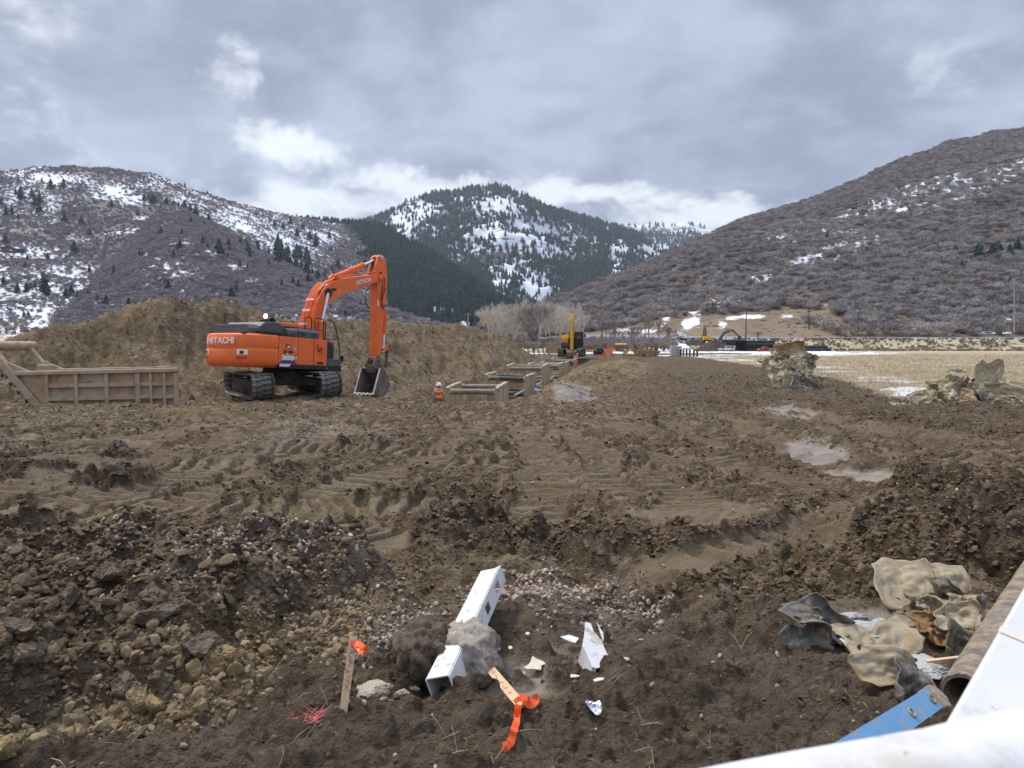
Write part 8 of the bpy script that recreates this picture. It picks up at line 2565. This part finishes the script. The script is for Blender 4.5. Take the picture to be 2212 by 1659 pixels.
# stack whose open ends face the camera, lying away to the right
Yp = 283
e0 = fx(960, 568, Yp); gz = HZ(e0.x, e0.y)
g_ = "black pipes of the large stack"
az_ = R(66); dv = Vector((math.sin(az_), math.cos(az_), 0)); nv = Vector((math.cos(az_), -math.sin(az_), 0))
rp = .56
e0 = fx(935, 568, Yp)
for row in range(4):
 for i in range(6 - row % 2):
  off = (i + .5 * (row % 2)) * rp * 2.04
  s_ = Vector((e0.x, e0.y, 0)) - nv * (-off) - dv * 0
  a = s_ + Vector((0, 0, gz + rp + row * rp * 1.74))
  nm = ("bottom", "second", "third", "topmost")[row]
  pipe("black pipe in the %s layer of the large stack, %s from the left" % (nm, ("first", "second", "third", "fourth", "fifth", "sixth")[i]), a, a + dv * (13.5 + .6 * math.sin(i * 3 + row)), rp, g_)
Y2 = 276
gz2 = HZ(*fx(1900, 550, Y2)[:2])
for j, (xa, xb_, row, dy) in enumerate(((1690, 2120, 0, 0), (1690, 2125, 0, 1.1), (1660, 2080, 1, .55), (1680, 2100, 1, 1.65))):
 a, b_ = fx(xa, 540, Y2), fx(xb_, 540, Y2)
 pipe(("front bottom", "rear bottom", "front top", "rear top")[j] + " black pipe of the pair of rows behind the torn sheets", (a.x, a.y + dy, gz2 + rp + row * rp * 1.7), (b_.x, b_.y + dy, gz2 + rp + row * rp * 1.7), rp, "black pipes of the right stack")
a, b_ = fx(610, 412, 310), fx(1075, 410, 310); pipe("very long black pipe lying along the road behind the excavators", (a.x, a.y, HZ(a.x, a.y) + .7), (b_.x, b_.y, HZ(b_.x, b_.y) + .7), .75, "single black pipes by the road")
a, b_ = fx(765, 452, 300), fx(1025, 450, 300); pipe("shorter black pipe lying on the bank below the long one", (a.x, a.y, fx(765, 452, 300).z), (b_.x, b_.y, b_.z), .62, "single black pipes by the road")


# yellow machine behind the stack
def loader():
 a = fx(1110, 496, 296); z = HZ(a.x, a.y); k = 205 / 3.16 / 1.8228 / FPX * 296
 t = thing("yellow_loader", "long yellow machine with a cab parked behind the black pipe stack", "machine", (a.x, a.y, z))
 h = k * .34
 b = MB(); b.box((k * .62, 0, h * .65), (k * .72, 2.2, h * .62)); b.build("body", M['catyellow'], t, bevel=.08)
 b = MB(); b.box((k * .13, 0, h * .7), (k * .26, 2.0, h * .9)); c = b.build("cab", M['catyellow'], t, bevel=.06)
 b = MB(); b.box((k * .16, 0, h * .86), (k * .14, 2.04, h * .36)); b.build("window", M['glass'], c)
 for i in range(5):
  b = MB(); b.box((k * (.34 + .14 * i), -1.13, h * .65), (.12, .08, h * .6)); b.build("side_rib", M['yellow'], t)
 for x in (.12, .4, .85):
  for s in (-1, 1):
   b = MB(); b.lathe([(.3, -.2), (.6, -.2), (.6, .2), (.3, .2)], 14, Matrix.Translation((k * x, s * .95, .5)) @ Matrix.Rotation(math.pi / 2, 4, 'X')); b.build("wheel", M['tyre'], t)


loader()
x_, y_ = c9(770, 392); person_px("left one of two workers in orange standing on the far road by the black pipe", x_, y_, 308, hat='hat', heading=R(20), hgt=2.0)
x_, y_ = c9(815, 394); person_px("right one of two workers in orange standing on the far road by the black pipe", x_, y_, 308, hat='hatorange', heading=R(-30), hgt=1.95)


# ------------------------------------------------------------------ road, signs, cones, poles
def road():
 xs = np.linspace(70, 520, 60); vs_, fs = [], []
 for x in xs:
  y0 = 326 + .004 * (x - 100)
  for yy, dz in ((y0 - 1.2, -.35), (y0, .05), (y0 + 7.2, .12), (y0 + 8.4, -.3)):
   vs_.append((x, yy, HZ(x, yy) * .15 + 2.95 * .85 + dz))
 for i in range(len(xs) - 1):
  for k in range(3): fs.append((i * 4 + k, i * 4 + 4 + k, i * 4 + 5 + k, i * 4 + 1 + k))
 b = MB(); b.add(vs_, fs)
 o = b.build("road", mat("dusty_road", (0.36, 0.31, 0.25), 1.0, var=.15, scale=.4, spec=.05)); tag(o, "dusty pale road running along the foot of the right hill", kind='structure')


road()


def pole(label, cr, x, yt, yb, Y, r=.16, m_='pole', arms=0, lamp=False, lean=0.0):
 a = P(*cr(x + lean, yt), Y); b_ = P(*cr(x, yb), Y)
 t = thing("utility_pole", label, "pole", b_)
 h = a - b_
 q = MB(); q.tube([(0, 0, -.5), h * .5, h], [r * 1.15, r, r * .75], 8); q.build("pole_shaft", M[m_], t, smooth=True)
 for i in range(arms):
  z = h.z - .5 - i * 1.4
  q = MB(); q.box((h.x, 0, z), (2.6, .14, .16)); c = q.build("crossarm", M[m_], t)
  for s in (-1.1, -.5, .5, 1.1):
   g_ = MB(); g_.lathe([(.05, 0), (.07, .08), (.05, .22)], 6, Matrix.Translation((h.x + s, 0, z + .08))); g_.build("insulator", M['galv'], c)
 if lamp:
  q = MB(); q.tube([h + Vector((0, 0, -.2)), h + Vector((1.0, 0, .3)), h + Vector((2.4, 0, .35))], .07, 6); q.box(h + Vector((2.6, 0, .33)), (.8, .3, .16)); q.build("lamp_arm", M['galv'], t)
 return t, b_ + h


tops = {}
_, tops['a'] = pole("tall dark utility pole in front of the dry bank above the pipe stack", c9, 1060, 62, 500, 290, .24, arms=0, lean=12)
_, tops['b'] = pole("utility pole with a double crossarm on the dry bank at right", c9, 1848, 32, 318, 350, .20, arms=2)
_, tops['b2'] = pole("short thicker pole standing beside the double crossarm pole", c9, 1858, 140, 318, 349, .20)
_, tops['c'] = pole("dark utility pole among the bare trees right of the yellow excavator", c10, 1391, 45, 275, 300, .22, arms=1)
pole("pale grey street lamp pole among the bare trees right of the yellow excavator", c10, 1288, 70, 265, 300, .2, 'polegrey', lamp=True)
_, tops['d'] = pole("pale pole standing behind the berm in front of the forest", cM, 1186, 1020, 1180, 330, .20, 'polegrey', arms=1)
pr_, tops['e'] = pole("tall grey utility pole with insulators at the right picture edge", cR, 1832, 1150, 1520, 310, .24, 'polegrey', arms=1)
for i in range(3):
 z = [.0, -2.2, -4.4][i]
 b = MB(); h_ = tops['e']; b.bar(Vector((0, 0, -1 + z)) + (tops['e'] - pr_.location), Vector((-1.6, 0, -.4 + z)) + (tops['e'] - pr_.location), .12, .12); b.build("insulator_arm", M['galv'], pr_)
pole("bare orange brown pole standing in the scrub left of the hillside house", cR, 1133, 955, 1085, 520, .25, 'cedar')


def wire(label, a, b_, sag=1.5, r=.035):
 a, b_ = Vector(a), Vector(b_); q = MB()
 q.tube([a.lerp(b_, i / 12) - Vector((0, 0, sag * 4 * (i / 12) * (1 - i / 12))) for i in range(13)], r, 4)
 return tag(q.build("power_line", M['rail']), label, "power line", "power lines strung between the far poles")


R2 = tops['e'] + Vector((130, 30, 3))
for i, (dz, nm) in enumerate(((-.4, "highest"), (-2.6, "middle"), (-7.6, "lowest"))):
 far = P(*cR((980, 760, 400)[i], (1320, 1360, 1348)[i]), 345)
 wire("%s thin wire running left from the tall grey pole at right" % nm, far, tops['e'] + Vector((0, 0, dz)), 1.6)
 wire("%s thin wire leaving the picture right of the tall grey pole" % nm, tops['e'] + Vector((0, 0, dz)), R2 + Vector((0, 0, dz)), 1.6)
wire("thin wire from the pole by the pipe stack to the double crossarm pole", tops['a'] + Vector((0, 0, -.5)), tops['b'] + Vector((0, 0, -.5)), 2.0)
wire("thin wire from the pole by the pipe stack to the bare trees", tops['a'] + Vector((0, 0, -.5)), tops['c'] + Vector((0, 0, -.5)), 2.5)
wire("thin wire between the pole behind the berm and the bare trees", tops['d'] + Vector((0, 0, -.5)), tops['c'] + Vector((0, 0, -.8)), 2.5)


def sign(label, cr, x, y, Y, sz, hgt):
 p = P(*cr(x, y), Y); t = thing("road_sign", label, "sign", (p.x, p.y, p.z - hgt))
 q = MB(); q.box((0, .06, hgt / 2), (.10, .08, hgt)); q.build("post", M['pole'], t)
 q = MB(); q.box((0, 0, hgt), (sz, .05, sz), Matrix.Rotation(R(45), 3, 'Y')); q.build("sign_plate", M['signyellow'], t)
 q = MB(); q.box((0, .01, hgt - sz * .95), (sz * .8, .05, sz * .5)); q.build("lower_plate", M['signyellow'], t)


sign("yellow diamond road sign between the far excavators", c9, 468, 372, 318, 1.25, 3.2)
sign("yellow diamond road sign left among the bare trees by the lamp pole", c10, 1233, 200, 305, 1.1, 3.0)
sign("yellow diamond road sign right of the dark pole among the bare trees", c10, 1474, 202, 315, .95, 3.0)
for i, x in enumerate((1443, 1583, 1718)):
 p = fx(x, 432, 322); t = thing("traffic_cone", "%s of three orange channelizer posts along the far road" % ("leftmost", "middle one", "rightmost")[i], "cone", (p.x, p.y, p.z - .1), 0, "orange posts along the road")
 q = MB(); q.lathe([(.28, 0), (.24, .3), (.20, 2.0), (.12, 2.5)], 10); q.build("post_body", M['cone'], t)
 q = MB(); q.lathe([(.245, 1.3), (.24, 1.6)], 10); q.build("white_band", M['white'], t)
 q = MB(); q.box((0, 0, .06), (.8, .8, .12)); q.build("base", M['tyre'], t)
for i, (x, y) in enumerate(((1068, 1540), (180, 1395))):
 p = P(*cR(x, y + 12), 345); q = MB(); q.box((0, 0, 1.2), (.22, .1, 2.4)); q.box((0, 0, 2.35), (.34, .14, .5)); o = q.build("marker_post", M['white']); o.location = p - Vector((0, 0, 1.0))
 tag(o, "white marker post beside the far road at right" if i == 0 else "white marker post at the top of the dry bank", "marker post")
# guard rail by the river
a_, b_ = P(*c10(1125, 285), 300), P(*c10(1258, 285), 300)
t = thing("guard_rail", "pale blue white bridge railing above a snow patch among the bare trees", "railing", (a_.x, a_.y, a_.z - .8))
for z in (.45, 1.0, 1.5):
 q = MB(); q.box(((b_.x - a_.x) / 2, 0, z), (b_.x - a_.x, .1, .22)); q.build("rail", M['galv'], t)
for i in range(7):
 q = MB(); q.box(((b_.x - a_.x) * i / 6, .06, .8), (.18, .1, 1.7)); q.build("post", M['galv'], t)
a_, b_ = P(*c10(1262, 288), 306), P(*c10(1640, 290), 306)
t = thing("guard_rail", "long pale guard rail continuing right behind the bare trees", "railing", (a_.x, a_.y, a_.z - .8))
q = MB(); q.box(((b_.x - a_.x) / 2, 0, .8), (b_.x - a_.x, .1, .4)); q.build("rail", M['polegrey'], t)
for i in range(14):
 q = MB(); q.box(((b_.x - a_.x) * i / 13, .1, .4), (.2, .14, 1.2)); q.build("post", M['pole'], t)
# orange mesh fence along the snow bank below the far left excavator
a0 = [c9(0, 545), c9(100, 500), c9(200, 462), c9(250, 435)]
b = MB(); vs_ = []
for (x, y), Y in zip(a0, (262, 276, 288, 298)):
 p = P(x, y, Y); vs_ += [p, p + Vector((0, 0, 1.3))]
b.add(vs_, [(2 * i, 2 * i + 2, 2 * i + 3, 2 * i + 1) for i in range(3)]); o = b.build("silt_fence", mat("faded_orange_fence", (.30, .14, .09), .85, var=.2)); o.modifiers.new("thickness", 'SOLIDIFY').thickness = .05
tag(o, "faded red mesh fence along the snow bank below the far excavator", "fence")


def snowbank(label, pts, Y, h, cr=c9):
 c = np.mean([P(*cr(*q), Y) for q in pts], axis=0)
 vs_ = [Vector(P(*cr(*q), Y + 6 * (1 - (i / len(pts))))) - Vector(c) for i, q in enumerate(pts)]
 return vs_, c


# mounds of snow and dark soil at the road works
def mound(label, name, m_, x0, x1, yb, yt, Y, depth, seed, cat, cr=c9):
 a, b_ = P(*cr(x0, yb), Y), P(*cr(x1, yb), Y); top = P(*cr((x0 + x1) / 2, yt), Y).z
 w = b_.x - a.x; h = top - a.z
 n = 26; vs_, fs = [], []
 X_, Y_ = np.meshgrid(np.linspace(-1, 1, n), np.linspace(-1, 1, n))
 rr_ = np.sqrt(X_ ** 2 + Y_ ** 2)
 Z_ = np.clip(1 - rr_ ** 1.6, 0, 1) * (1 + .5 * perlin(X_ * 2 + seed, Y_ * 2, seed)) + .16 * perlin(X_ * 5, Y_ * 5 + seed, seed) * (rr_ < 1)
 V = [(x * w / 2, y * depth / 2, max(z, -.05) * h - .1) for x, y, z in zip(X_.ravel(), Y_.ravel(), Z_.ravel())]
 for j in range(n - 1):
  for i in range(n - 1): fs.append((j * n + i, j * n + i + 1, (j + 1) * n + i + 1, (j + 1) * n + i))
 b = MB(); b.add(V, fs); o = b.build(name, m_, smooth=True); o.location = ((a.x + b_.x) / 2, Y + 0, a.z)
 return tag(o, label, cat)


M['snow'] = mat('old_snow', (0.78, 0.80, 0.83), .6, var=.05, scale=.5, dirt=(.45, .42, .38), damt=.12, dscale=.8)
M['darksoil'] = mat('dark_wet_soil', (0.055, 0.042, 0.033), .95, var=.4, scale=1.2, bump=.1, bscale=2)
mound("long white snow bank sloping down left of the road works", "snow_bank", M['snow'], -40, 420, 572, 455, 268, 20, 1, "snow bank")
mound("dark heap of wet soil behind the white pickup", "soil_heap", M['darksoil'], 420, 940, 566, 455, 284, 14, 2, "soil heap")
mound("dark heap of soil at the top of the snow bank", "soil_heap", M['darksoil'], 260, 560, 505, 425, 296, 10, 3, "soil heap")
mound("small snow heap behind the far yellow excavators", "snow_bank", M['snow'], 555, 600, 480, 455, 288, 4, 4, "snow bank")
# brushwood and rubble heap behind the left far excavator
mound("grey heap of snow and brush behind the far left excavator", "brush_heap", mat("snow_and_brush", (.14, .11, .09), .95, var=.3, dirt=(.75, .77, .8), damt=.45, dscale=.35), 60, 330, 395, 315, 325, 10, 6, "brush heap")


# ------------------------------------------------------------------ hillside house and cabin
def house():
 p = P(*cR(1500, 1068), 505); t = thing("hillside_house", "green roofed cabin with a pale glass gable among trees on the right hillside", "house", (p.x, p.y, p.z - .6), R(-28))
 k = 1.0
 b = MB(); b.prism([(-4, 0), (4, 0), (4, 5), (0, 9.2), (-4, 5)], lambda u, w, tt: Vector((u, tt, w)), 0, 12); w_ = b.build("wall", M['cedar'], t)
 b = MB(); b.prism([(-3.2, 1.2), (3.2, 1.2), (3.2, 4.6), (0, 8.0), (-3.2, 4.6)], lambda u, w, tt: Vector((u, tt, w)), -.06, .02); g_ = b.build("window", M['housegrey'], w_)
 for x in (-1.1, 1.1):
  q = MB(); q.box((x, -.1, 4), (.24, .1, 6)); q.build("mullion", M['print'], g_)
 q = MB(); q.box((0, -.1, 3.8), (6.4, .1, .3)); q.build("mullion", M['print'], g_)
 for s in (-1, 1):
  q = MB(); q.prism([(s * .0, 9.6), (s * 5.2, 4.2), (s * 5.2, 3.8), (0, 9.2)], lambda u, w, tt: Vector((u, tt, w)), -1.4, 13); r_ = q.build("roof", M['roofgreen'], t)
 q = MB(); q.box((1.5, 7, 9.6), (1, 1, 2)); q.build("chimney", M['polegrey'], t)


house()
p = P(*cL(55, 628), 830); t = thing("cabin", "small dark cabin with a green wall under a conifer on the left hillside", "cabin", (p.x, p.y, p.z - 1), R(20))
b = MB(); b.prism([(-7, 0), (7, 0), (7, 4), (0, 6.5), (-7, 4)], lambda u, w, tt: Vector((u, tt, w)), 0, 9); w_ = b.build("wall", M['oldtimber'], t)
b = MB(); b.box((2.5, -.05, 2.2), (3, .1, 1.8)); b.build("window", M['timber'], w_)
for s in (-1, 1):
 b = MB(); b.prism([(0, 7.0), (s * 8, 4.1), (s * 8, 3.8), (0, 6.6)], lambda u, w, tt: Vector((u, tt, w)), -.8, 9.8); b.build("roof", M['hood'], t)
b = MB(); b.box((11, 4, 2.2), (8, 7, 4.4)); b.build("green_annex", M['roofgreen'], t)
# white cars or trailers half hidden in the scrub
p = P(*cR(1255, 1112), 500); q = MB(); q.prism([(-4, 0), (4, 0), (4, 1.2), (2.6, 1.9), (-2.2, 1.9), (-4, 1.1)], lambda u, w, tt: Vector((u, tt, w)), 0, 2.4); o = q.build("parked_van", M['pickupwhite'], bevel=.15); o.location = p; tag(o, "white van half hidden in the scrub below the hillside house", "van")
q = MB(); q.prism([(-3, 1.2), (-2.0, 1.8), (2.2, 1.8), (3, 1.2)], lambda u, w, tt: Vector((u, tt, w)), -.03, 2.43); q.build("window", M['glass'], o)
# chain link fence at right
a_, b_ = P(*cR(1585, 1525), 335), P(*cR(1960, 1525), 335)
t = thing("wire_fence", "grey chain link fence along the road at the right picture edge", "fence", (a_.x, a_.y, a_.z))
for i in range(12):
 q = MB(); q.box(((b_.x - a_.x) * i / 11, 0, 1.3), (.10, .10, 2.6)); q.build("post", M['galv'], t)
for z in (.1, 1.3, 2.55):
 q = MB(); q.box(((b_.x - a_.x) / 2, 0, z), (b_.x - a_.x, .06, .06)); q.build("rail", M['galv'], t)

TREES_R = [(1570, 1010, 135), (1395, 968, 70), (1660, 985, 105), (1720, 985, 120), (1790, 975, 95), (1845, 960, 105), (1445, 1085, 85), (475, 852, 72), (1800, 1200, 90)]
for i, (x, y, hp) in enumerate(TREES_R):
 px, py = cR(x, y); q = hr_.at(px, py); hgt = hp / 1.843 / 1.8228 / FPX * q[1] + 2
 conifer(q - np.array([0, 0, 1.5]), hgt, i, ["tallest full conifer right behind the hillside house", "slim conifer left above the hillside house", "broad conifer right of the tall one by the house", "second broad conifer right of the house", "loose green conifer far right of the house", "rightmost conifer beyond the house at the picture edge",
              "small conifer in front of the hillside house", "lone dark conifer high on the right hillside below the snow strip", "dark conifer near the tall grey pole at right"][i], "conifers on the right hillside").scale.x *= 1.35


# ------------------------------------------------------------------ bare trees of the valley
def bare_tree(seed, h=1.0, spread=.42, levels=4, trunkr=.022, up=.55, fork=3):
 """trunk and crown meshes of a leafless tree about 1 high"""
 rr = random.Random(seed); tb, cb = MB(), MB()

 def grow(p, d, ln, r, lv):
  n = 3; pts = [p]; q = p.copy(); dd = d.copy()
  for i in range(n):
   dd = (dd + Vector((rr.gauss(0, .13), rr.gauss(0, .13), .06))).normalized(); q = q + dd * ln / n; pts.append(q.copy())
  rad = [r * (1 - .45 * i / n) for i in range(n + 1)]
  (tb if lv >= levels - 1 else cb).tube(pts, rad, 5 if lv >= levels - 1 else 3, caps=False)
  if lv == 0:
   for _ in range(7):
    a = pts[rr.randint(1, n)]; e = (dd + Vector((rr.gauss(0, .5), rr.gauss(0, .5), rr.gauss(.15, .3)))).normalized() * ln * rr.uniform(.5, 1.0)
    s = e.cross(Vector((rr.gauss(0, 1), rr.gauss(0, 1), rr.gauss(0, 1)))).normalized() * .0034
    cb.add([a - s, a + s, a + e], [(0, 1, 2)])
   return
  for k in range(fork + (1 if lv < levels - 1 else 0)):
   b_ = pts[-1] if k < 2 else pts[rr.randint(1, n)]
   e = (dd + Vector((rr.gauss(0, spread), rr.gauss(0, spread), up * .25 + rr.gauss(0, .12)))).normalized()
   grow(b_, e, ln * rr.uniform(.62, .85), r * .55, lv - 1)
 for k in range(1 if seed % 3 else 3):
  grow(Vector((rr.uniform(-.03, .03), rr.uniform(-.03, .03), -.03)), Vector((rr.gauss(0, .14), rr.gauss(0, .14), 1)).normalized(), .33 * h, trunkr * rr.uniform(.8, 1.1), levels)
 t_, c_ = tb.mesh("trunk"), cb.mesh("crown")
 zs = max(v.co.z for v in c_.vertices)
 for me in (t_, c_): me.transform(Matrix.Scale(1 / zs, 4))
 return t_, c_


M['palebark'] = mat('pale_bark', (0.48, 0.43, 0.36), .9, var=.15)
M['paletwig'] = twig_mat('pale_twigs', (0.50, 0.445, 0.37), (0.62, 0.56, 0.475))
M['greytwig'] = twig_mat('grey_brown_twigs', (0.24, 0.205, 0.18), (0.34, 0.30, 0.265))
M['brownbark'] = mat('brown_bark', (0.12, 0.095, 0.08), .9, var=.2)
M['redtwig'] = twig_mat('reddish_willow', (0.24, 0.155, 0.115), (0.34, 0.23, 0.17))
pv_ = [bare_tree(i, spread=.34, up=1.0) for i in (1, 2, 4, 5, 7)]
wv_ = [bare_tree(i, spread=.5, up=.6) for i in (3, 6, 10, 11)]


def put_tree(label, px, pyb, pyt, Y, var, tw, bk, wide=1.0, group="bare trees along the river"):
 b_ = P(px, pyb, Y); a = P(px, pyt, Y); h = a.z - b_.z
 t = thing("bare_tree", label, "tree", (b_.x, b_.y, b_.z), random.uniform(0, 6.28), group)
 t.scale = (h * wide, h * wide, h)
 for nm, me, m_ in (("trunk", var[0], bk), ("crown", var[1], tw)):
  o = bpy.data.objects.new(nm, me); link(o, t)
  if not me.materials: me.materials.append(M[m_])
  o.material_slots[0].link = 'OBJECT'; o.material_slots[0].material = M[m_]
 return t


TR = [(1062, 745, 672, 236, 'w', 'paletwig', 'palebark', 1.1, "low spreading pale tree at the end of the berm"), (1085, 748, 660, 225, 'p', 'paletwig', 'palebark', .9, "pale many stemmed tree left of the yellow excavator"),
      (1105, 748, 664, 218, 'w', 'paletwig', 'palebark', 1.0, "pale tree with leaning white stems above the berm's end"), (1125, 750, 650, 226, 'p', 'paletwig', 'palebark', .8, "upright pale tree behind the brown rack"),
      (1152, 755, 654, 215, 'w', 'greytwig', 'brownbark', 1.0, "dark trunked crooked tree above the brown rack"), (1168, 750, 650, 236, 'p', 'paletwig', 'palebark', .8, "tall pale tree over the yellow shoring plate"),
      (1187, 750, 656, 225, 'p', 'paletwig', 'palebark', .8, "slender greenish pale tree left behind the yellow boom"), (1205, 750, 668, 230, 'p', 'paletwig', 'palebark', .9, "pale tree directly left of the yellow boom"),
      (1226, 752, 672, 222, 'p', 'paletwig', 'palebark', .8, "slim pale tree directly behind the yellow boom"), (1246, 752, 664, 230, 'p', 'paletwig', 'palebark', .75, "narrow pale poplar right of the yellow boom"),
      (1262, 752, 690, 222, 'w', 'paletwig', 'palebark', 1.0, "low pale tree above the excavator's cab"), (1300, 738, 668, 300, 'w', 'greytwig', 'brownbark', 1.1, "round grey tree left of the lamp pole"), (1322, 738, 690, 296, 'w', 'greytwig', 'brownbark', 1.1, "small round grey tree right of the lamp pole"),
      (1388, 750, 676, 262, 'p', 'greytwig', 'brownbark', .8, "tall grey brown tree left of the orange worker"), (1402, 752, 668, 258, 'p', 'greytwig', 'brownbark', .75, "tallest grey brown tree behind the orange worker"), (1420, 752, 690, 262, 'p', 'greytwig', 'brownbark', .8, "grey brown tree right of the orange worker"),
      (1372, 748, 700, 270, 'w', 'greytwig', 'brownbark', 1.1, "low grey tree behind the yellow bedding box"), (1440, 742, 704, 290, 'w', 'greytwig', 'brownbark', 1.1, "bushy grey tree left of the far excavator"), (1345, 742, 700, 285, 'w', 'greytwig', 'brownbark', 1.2, "wide grey tree behind the guard rail"),
      (1822, 745, 700, 318, 'w', 'greytwig', 'brownbark', 1.35, "lone round bare tree beside the road at right"), (1625, 0, 0, 0, '', '', '', 1, "")]
for i, (px, yb, yt, Y, kind, tw, bk, wd, lb) in enumerate(TR):
 if not kind: continue
 put_tree(lb, px, yb, yt - (14 if px < 1270 else 4), Y, (pv_ if kind == 'p' else wv_)[i % (5 if kind == 'p' else 4)], tw, bk, wd)
for i in range(9):
 px = 1072 + i * 22
 put_tree("pale bare tree in the thick row behind the yellow excavator, " + ("left part" if i < 3 else ("above the yellow plate" if i < 6 else "near the boom")), px, 748, 652 + 6 * (i % 3), 242 + i % 4 * 4, pv_[i % 5] if i % 3 else wv_[i % 4], 'paletwig', 'palebark', 1.0)
put_tree("round bare bush beside the dark utility pole above the pipes", c9(1222, 450)[0], c9(1222, 448)[1], c9(1222, 318)[1], 305, wv_[1], 'greytwig', 'brownbark', 1.25)
# undergrowth between them
n = 900
xs_ = rng.uniform(1040, 1460, n); Ys = rng.uniform(205, 300, n); pp = np.array([P(a, 752 - (b_ - 205) * .12, b_) for a, b_ in zip(xs_, Ys)])
us = [twig_mesh(580 + i, 16, 10, .018, .8, 1.0, 1.0) for i in range(4)]
for me in us: me.materials.append(M['greytwig'])
rt = np.zeros((n, 3)); rt[:, 2] = rng.random(n) * 6.28
k_ = (rng.random(n) < .75)
gn_scatter("river_undergrowth", us, pp[k_] - np.array([0, 0, .3]), rt[k_], (1.6 + 2.6 * rng.random(n) ** 2)[k_], label="bare grey undergrowth along the river behind the trench")
n = 120
xs_ = np.where(rng.random(n) < .75, rng.uniform(1270, 1450, n), rng.uniform(1260, 1340, n)); Ys = rng.uniform(160, 245, n); pp = np.array([P(a, 757 - (b_ - 160) * .09, b_) for a, b_ in zip(xs_, Ys)])
ur = [twig_mesh(590 + i, 18, 8, .014, .7, 1.0, 1.0) for i in range(3)]
for me in ur: me.materials.append(M['redtwig'])
rt = np.zeros((n, 3)); rt[:, 2] = rng.random(n) * 6.28
gn_scatter("red_willow_brush", ur, pp - np.array([0, 0, .3]), rt, 1.3 + 1.2 * rng.random(n), label="reddish willow brush behind the yellow bedding box")
# bare trees at the foot of the left hill
for i in range(46):
 px = random.uniform(-40, 330) if i < 34 else random.uniform(640, 1040)
 Y = random.uniform(430, 520); yb = 722 - 1.2 * random.random() if px < 400 else 726
 hp_ = random.uniform(22, 46)
 put_tree(("tall " if hp_ > 36 else "low ") + ("pale" if i % 3 == 0 else "grey brown") + " bare tree " + (("under the left hill, " + ("far left edge" if px < 60 else ("above the bedding box" if px < 180 else "left of the berm's peak"))) if px < 400 else ("behind the berm, " + ("beside the orange excavator" if px < 840 else "right of the excavator's arm"))), px, yb, yb - hp_, Y, wv_[i % 4] if i % 3 else pv_[i % 5], 'paletwig' if i % 3 == 0 else 'greytwig', 'palebark' if i % 3 == 0 else 'brownbark', .9, "bare trees at the foot of the left hill" if px < 400 else "bare trees behind the berm")

# a few large oak shrubs in front of the right hill's foot, each on its own
for i, (px, py, s_) in enumerate(((1815, 728, 7), (1850, 726, 8.5), (1885, 727, 8), (1915, 727, 9), (1950, 726, 8), (1980, 728, 8.5), (2010, 727, 9), (2045, 726, 8), (2075, 724, 7), (1785, 716, 8), (1765, 706, 7), (1745, 700, 6), (2110, 722, 7), (2190, 722, 8), (2160, 726, 6))):
 q = hr_.at(px, py - 3); t = thing("oak_shrub", "large grey bare oak shrub under the right hill, " + ("at its row's left end" if px < 1830 else ("left of its row's middle" if px < 1930 else ("right of its row's middle" if px < 2060 else "near the tall grey pole"))), "shrub", tuple(q - np.array([0, 0, .5])), i * 1.1, "front row of oak shrubs at the foot of the right hill")
 t.scale = (s_ * 1.25, s_ * 1.25, s_)
 o = bpy.data.objects.new("branches", sr[i % 6]); link(o, t)
# ------------------------------------------------------------------ air
def haze():
 b = MB(); b.box((0, 2400, 450), (9000, 6400, 960 + 0))
 m = bpy.data.materials.new("air"); m.use_nodes = True
 nt = m.node_tree; nt.nodes.clear()
 out = nt.nodes.new("ShaderNodeOutputMaterial"); pv = nt.nodes.new("ShaderNodeVolumePrincipled")
 pv.inputs["Color"].default_value = (.78, .87, 1.0, 1); pv.inputs["Density"].default_value = HAZE; pv.inputs["Anisotropy"].default_value = .2
 nt.links.new(pv.outputs[0], out.inputs["Volume"])
 o = b.build("haze", m); o["kind"] = "stuff"; o["label"] = "thin blue haze of the valley air"


HAZE = 0.00007
haze()
